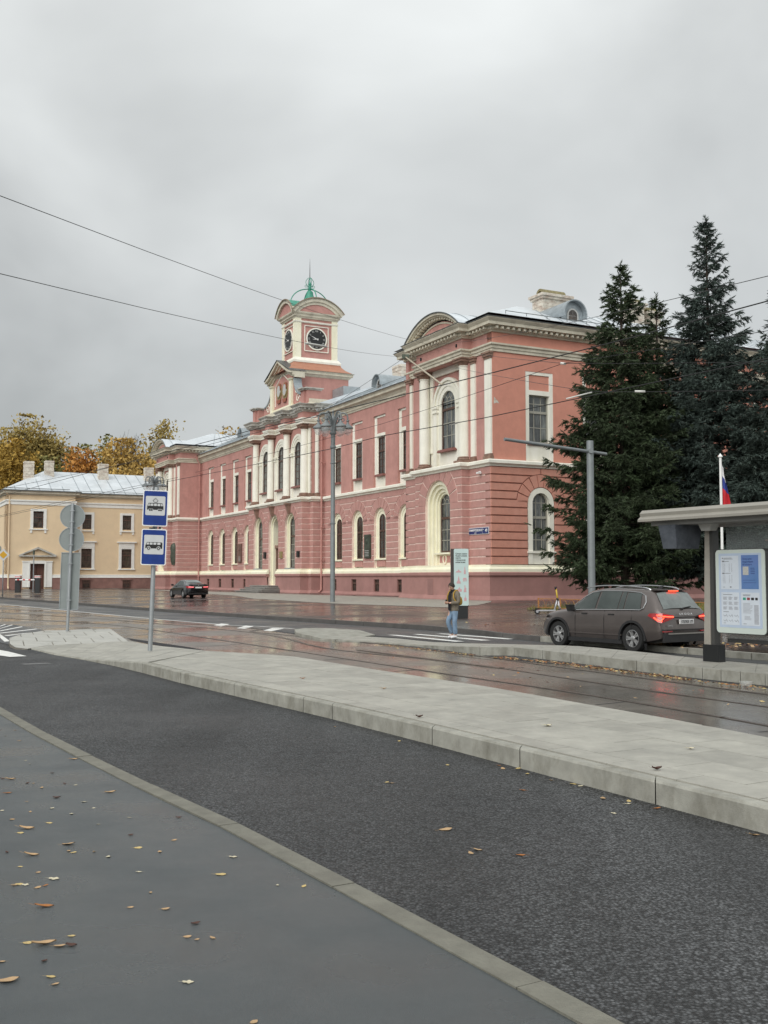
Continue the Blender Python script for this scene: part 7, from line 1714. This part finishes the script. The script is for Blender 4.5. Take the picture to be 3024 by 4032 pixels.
tree(185,1800,80,164,'green olive leaves',(.2,.19,.055),'greenish tree low behind the second chimney',seed=13,leaves=8000)
tree(282,1765,42,175,'pale yellow leaves',YGR,'small pale yellow tree in the gap beside the orange maple',seed=5,leaves=5000)
tree(335,1772,74,160,'orange maple leaves',ORR,'bright orange maple above the yellow building roof',seed=6,leaves=11000)
tree(340,1756,30,178,'green olive leaves',(.2,.19,.055),'small green tree top behind the orange maple',seed=14,leaves=3000)
tree(420,1716,48,176,'green olive leaves',(.2,.19,.055),'greenish thin tree left of the bare tree',seed=7,leaves=4500)
tree(500,1734,118,158,'ochre leaves',OCHR,'broad ochre tree left of the palace pavilion',seed=8,leaves=20000)
tree(505,1660,62,174,'x',OLV,'bare leafless tree poking above the ochre one','bare_tree',bare=True,seed=9)
tree(655,1660,85,172,'olive ochre leaves',OLV,'olive yellow tree behind the left pavilion roof',seed=10,leaves=12000)
tree(907,1684,36,185,'golden brown leaves',(.38,.24,.04),'small golden tree top over the left wing roof',seed=11,leaves=4000)
tree(1000,1672,22,185,'golden brown leaves',(.38,.24,.04),'golden tree tip peeping beside the clock tower cornice',seed=12,leaves=2500)
hm=MB(); V=[];F=[]
for i in range(41):
    x=-170+i*6.2; V+=[(x,215+8*math.sin(i),-1),(x,215+8*math.sin(i),17+2*math.sin(i*1.7)+1.5*math.sin(i*4.1)),(x,260,17),(x,260,-1)]
for i in range(40):
    for k in range(3): F.append((i*4+k,(i+1)*4+k,(i+1)*4+k+1,i*4+k+1))
hm.add(V,F); hw_=hm.build('far_woodland',mat('brownish woodland',(.13,.095,.03),.9,.5,.25,1.,1.2,stain=(.05,.045,.02),stz=1,st_amt=.8,st_scale=.15)); tag(hw_,'brownish mass of far woodland behind the buildings','woodland',kind='stuff')
# raven on the bare tree
# ================= FALLEN LEAVES
LM=[mat('leaf yellow',(.5,.38,.16),.7,.3,30),mat('leaf orange brown',(.33,.13,.035),.7,.4,30),mat('leaf tan',(.42,.28,.15),.7,.3,30),mat('leaf dark brown',(.07,.03,.02),.7,.3,30),mat('leaf pale',(.55,.5,.36),.7,.2,30)]
def leaf_mesh(kind,m,curl):
    n=9; V=[];F=[]
    for i in range(n):
        s=i/(n-1); w=(.5*math.sin(PI*s)**.7*(.34 if kind=='long' else .62))
        if kind=='jag' : w*=1+.35*math.sin(s*14)
        zc=curl*(.5*(2*s-1)**2)
        for u in (-1,-.5,0,.5,1): V.append((s-.5,u*w,zc+abs(u)*curl*.55+ (.03*math.sin(s*9+u*2))))
    for i in range(n-1):
        for k in range(4): F.append((i*5+k,i*5+k+1,i*5+k+6,i*5+k+5))
    mb=MB(); mb.add(V,F); mb.tube([(-.5,0,curl*.5),(-.68,.03,curl*.6),(-.82,.02,curl*.9)],.012,3,False)
    return mb.mesh('leaf',m,True,60)
LMESH=[leaf_mesh('oval',LM[0],.1),leaf_mesh('long',LM[1],.22),leaf_mesh('oval',LM[2],.2),leaf_mesh('oval',LM[3],.35),leaf_mesh('jag',LM[4],.15),leaf_mesh('long',LM[2],.3)]
def leaf(u,v,z,size,k,rz,label,group=None):
    x,y,_=G(u,v,z); o=obj('fallen_leaf',LMESH[k]); o.location=(x,y,z+.002); o.scale=(size*.9,size*.9,size*.45); o.rotation_euler=(random.uniform(-.12,.12),random.uniform(-.12,.12),rz); return tag(o,label,'leaf',group)
B4=lambda x,y:(x*.7836,2750+y*.7836)
big=[(222,1046,.125,1,.1,'large rusty orange brown leaf lying flat, left of centre foreground'),(220,1235,.14,5,.3,'long curled tan leaf in the lower left cluster'),(302,1246,.075,2,.0,'tan leaf right of the long curled one'),(358,1243,.07,3,-.2,'dark curled leaf at the right end of the lower left cluster'),(140,1230,.06,0,.2,'yellowish leaf left of the long curled one'),(42,1420,.115,2,.25,'brown leaf by the bottom left edge'),(256,1400,.055,0,0,'pale yellow leaf near the bottom left'),(278,1438,.045,2,.7,'pinkish tan leaf below the pale yellow one'),(945,1428,.065,4,.1,'pale crumpled leaf alone at bottom centre'),(983,1133,.06,3,.4,'dark red brown curled leaf alone on the pavement'),(1110,886,.085,0,.0,'bright yellow leaf near the pavement kerb'),(1172,798,.07,4,-.1,'pale yellow leaf beyond the bright one near the kerb'),(135,655,.14,5,-.15,'long reddish brown leaf far left'),(103,677,.06,0,0,'yellow leaf under the long reddish one'),(345,733,.105,2,.05,'flat tan leaf mid left pavement'),(158,788,.12,5,-.05,'long flat brown leaf left of the tan one'),(272,908,.085,4,-.2,'pale leaf with upright stem'),(228,942,.05,1,.9,'upright rusty leaf scrap'),(98,935,.06,0,.1,'yellow leaf in the small left cluster'),(128,938,.055,4,-.1,'pale leaf in the small left cluster'),(72,940,.05,2,.2,'pinkish leaf in the small left cluster'),(833,1060,.06,2,-.1,'small tan curled leaf mid pavement'),(656,1052,.045,2,.2,'tiny tan leaf mid pavement'),(695,752,.07,0,.1,'cream curled leaf mid pavement'),(248,627,.06,0,-.1,'small yellow leaf upper left pavement'),(555,473,.11,5,.2,'brown curled leaf with lifted tip near the kerb'),(38,477,.085,1,.5,'orange tan leaf at the left edge'),(370,307,.1,5,.4,'greenish brown curled leaf close to the kerb'),(53,407,.11,5,0,'flat brown leaf at upper left edge'),(285,500,.08,3,-.1,'dark brown leaf with pale rim')]
for x,y,s,k,rz,lab in big:
    u,v=B4(x,y); leaf(u,v,.018,s,k,rz,lab)
small=[(128,314),(150,330),(263,376),(12,405),(168,428),(138,427),(380,437),(325,430),(210,450),(135,520),(422,521),(470,552),(360,581),(493,634),(10,565),(650,600),(657,688),(875,714),(803,772),(473,771),(545,797),(370,775),(35,775),(102,847),(192,876),(697,873),(757,977),(1395,940),(1527,945),(190,952),(360,1195),(942,1200),(990,1213),(1068,1205),(222,1322),(8,1325),(1275,1630),(77,161),(28,190),(98,214),(155,155),(152,571),(262,553),(60,610),(898,600),(345,768)]
for x,y in small:
    u,v=B4(x,y); k=random.choice([0,2,3,4,4,2]); leaf(u,v,.018,random.uniform(.03,.06),k,random.uniform(-3,3),'tiny %s leaf on the smooth pavement, %s'%({0:'yellow',2:'tan',3:'dark brown',4:'pale'}[k],('near its far left end' if y<350 else 'near the left edge, middle distance' if x<400 and y<900 else 'towards the middle of it' if y<900 else 'low in the foreground')),'small leaves on the near pavement')
B5=lambda x,y:(1300+x*1.0392,2750+y*1.0392)
for (x,y,s,k,lab) in ((438,499,.12,2,'curled tan leaf alone on the coarse asphalt'),(1608,519,.09,5,'tan leaf under the kerb at the right edge')):
    u,v=B5(x,y); leaf(u,v,.0,s,k,random.uniform(-.3,.3),lab)
for (x,y) in ((640,255),(655,267),(712,266),(748,286),(838,311),(922,325),(948,333),(1034,380),(1132,390),(1128,400),(1240,417),(560,575),(533,588),(722,596),(1075,436),(262,162),(445,253),(215,318),(232,322),(18,108),(730,349)):
    u,v=B5(x,y); leaf(u,v,.0,random.uniform(.05,.09),random.choice([0,1,2,4]),random.uniform(-3,3),'small leaf lying on the asphalt along the platform kerb','small leaves on the coarse asphalt lane')
for (x,y,z,k) in ((265,448,.2,1),(706,503,.2,2),(900,659,.2,3),(1600,706,.2,4)):
    p=B2(x,y,z); o=obj('fallen_leaf',LMESH[k]); o.location=(p[0],p[1],z+.01); s=.09; o.scale=(s,s,s); tag(o,['','rusty leaf on the platform slabs at left','flat tan leaf in the middle of the platform slabs','dark curled leaf near the platform kerb','pale leaf on the platform slabs at right'][[1,2,3,4][(265,706,900,1600).index(x)]],'leaf')
for (x,y,k) in ((255,663,4),(950,945,3),(1165,812,4)):
    p=B3(x,y,.2); o=obj('fallen_leaf',LMESH[k]); o.location=(p[0],p[1],.21); s=.09; o.scale=(s,s,s); tag(o,{255:'pale leaf on the platform slabs near the wet tram bed',950:'small black scrap leaf lying on the platform slabs',1165:'tiny pale leaf on the platform at the right side'}[x],'leaf')
# drifts
def drift(name,label,pts,n,z,spread,smin,smax,bias=0):
    V=[[] for _ in range(4)];  Vv=[];Ff=[];Mi=[]
    P=[Vector(p) for p in pts]; Lx=path_len(P)
    for i in range(n):
        s=random.random()*Lx[-1]; p=pt_at(P,Lx,s); q=pt_at(P,Lx,min(Lx[-1],s+.2)); d=(q-p); d=d.normalized() if d.length>0 else Vector((1,0,0)); nr=Vector((-d.y,d.x,0)); o=p+nr*(random.gauss(0,spread)+bias); sz=random.uniform(smin,smax); a=random.random()*6.28; tl=random.uniform(-.5,.5); c,s_=math.cos(a)*sz,math.sin(a)*sz; k=len(Vv)
        zz=z+random.uniform(.004,.03)
        Vv+=[(o.x-c,o.y-s_,zz),(o.x+s_*.5,o.y-c*.5,zz+abs(tl)*sz),(o.x+c,o.y+s_,zz+.3*sz),(o.x-s_*.5,o.y+c*.5,zz-.0)]; Ff.append((k,k+1,k+2,k+3)); Mi.append(random.randrange(4))
    mb=MB()
    for mm in (LM[0],LM[1],LM[2],LM[3]): mb.use(mm)
    mb.v=Vv;mb.f=Ff;mb.m=Mi; tag(mb.build(name,None,fix=False),label,'leaves',kind='stuff')
drift('leaf_litter','drift of tan and rusty leaves along the far platform kerb',[B2(700,268),B2(950,295),B2(1200,325)],260,.01,.1,.02,.045,0)
drift('leaf_litter','thick drift of dry leaves at the foot of the shelter platform',[B2(1300,335),B3(60,243),B3(330,268),B3(650,312),B3(1000,355),B3(1160,382)],900,.01,.09,.02,.05,0)
drift('leaf_litter','thin line of leaves at the right end of the shelter platform kerb',[B3(1160,382),B3(1659,430)],150,.01,.07,.02,.045)
drift('leaf_litter','loose leaves strewn over the plaza beside the totem',[B2(1150,150),B2(1500,160),B2(1559,185)],260,.17,1.3,.04,.08)
drift('leaf_litter','sparse leaves scattered on the wet tram bed',[B2(300,250),B2(900,340),B2(1500,430),B3(900,450),B3(1500,560)],70,.012,.8,.025,.05)
drift('leaf_litter','sparse leaves on the plaza behind the shelter',[G(2830,2530,.2),G(3000,2545,.2)],120,.17,.9,.04,.08)
t=thing('plastic_tub','clear squashed plastic tub lying by the platform kerb','litter',B3(1520,415)); MB().lathe([(.09,0),(.12,.09),(.125,.1)],0,0,14).build('tub',mat('clear plastic',(.6,.62,.6),.15,0,alpha=.45),t,True)
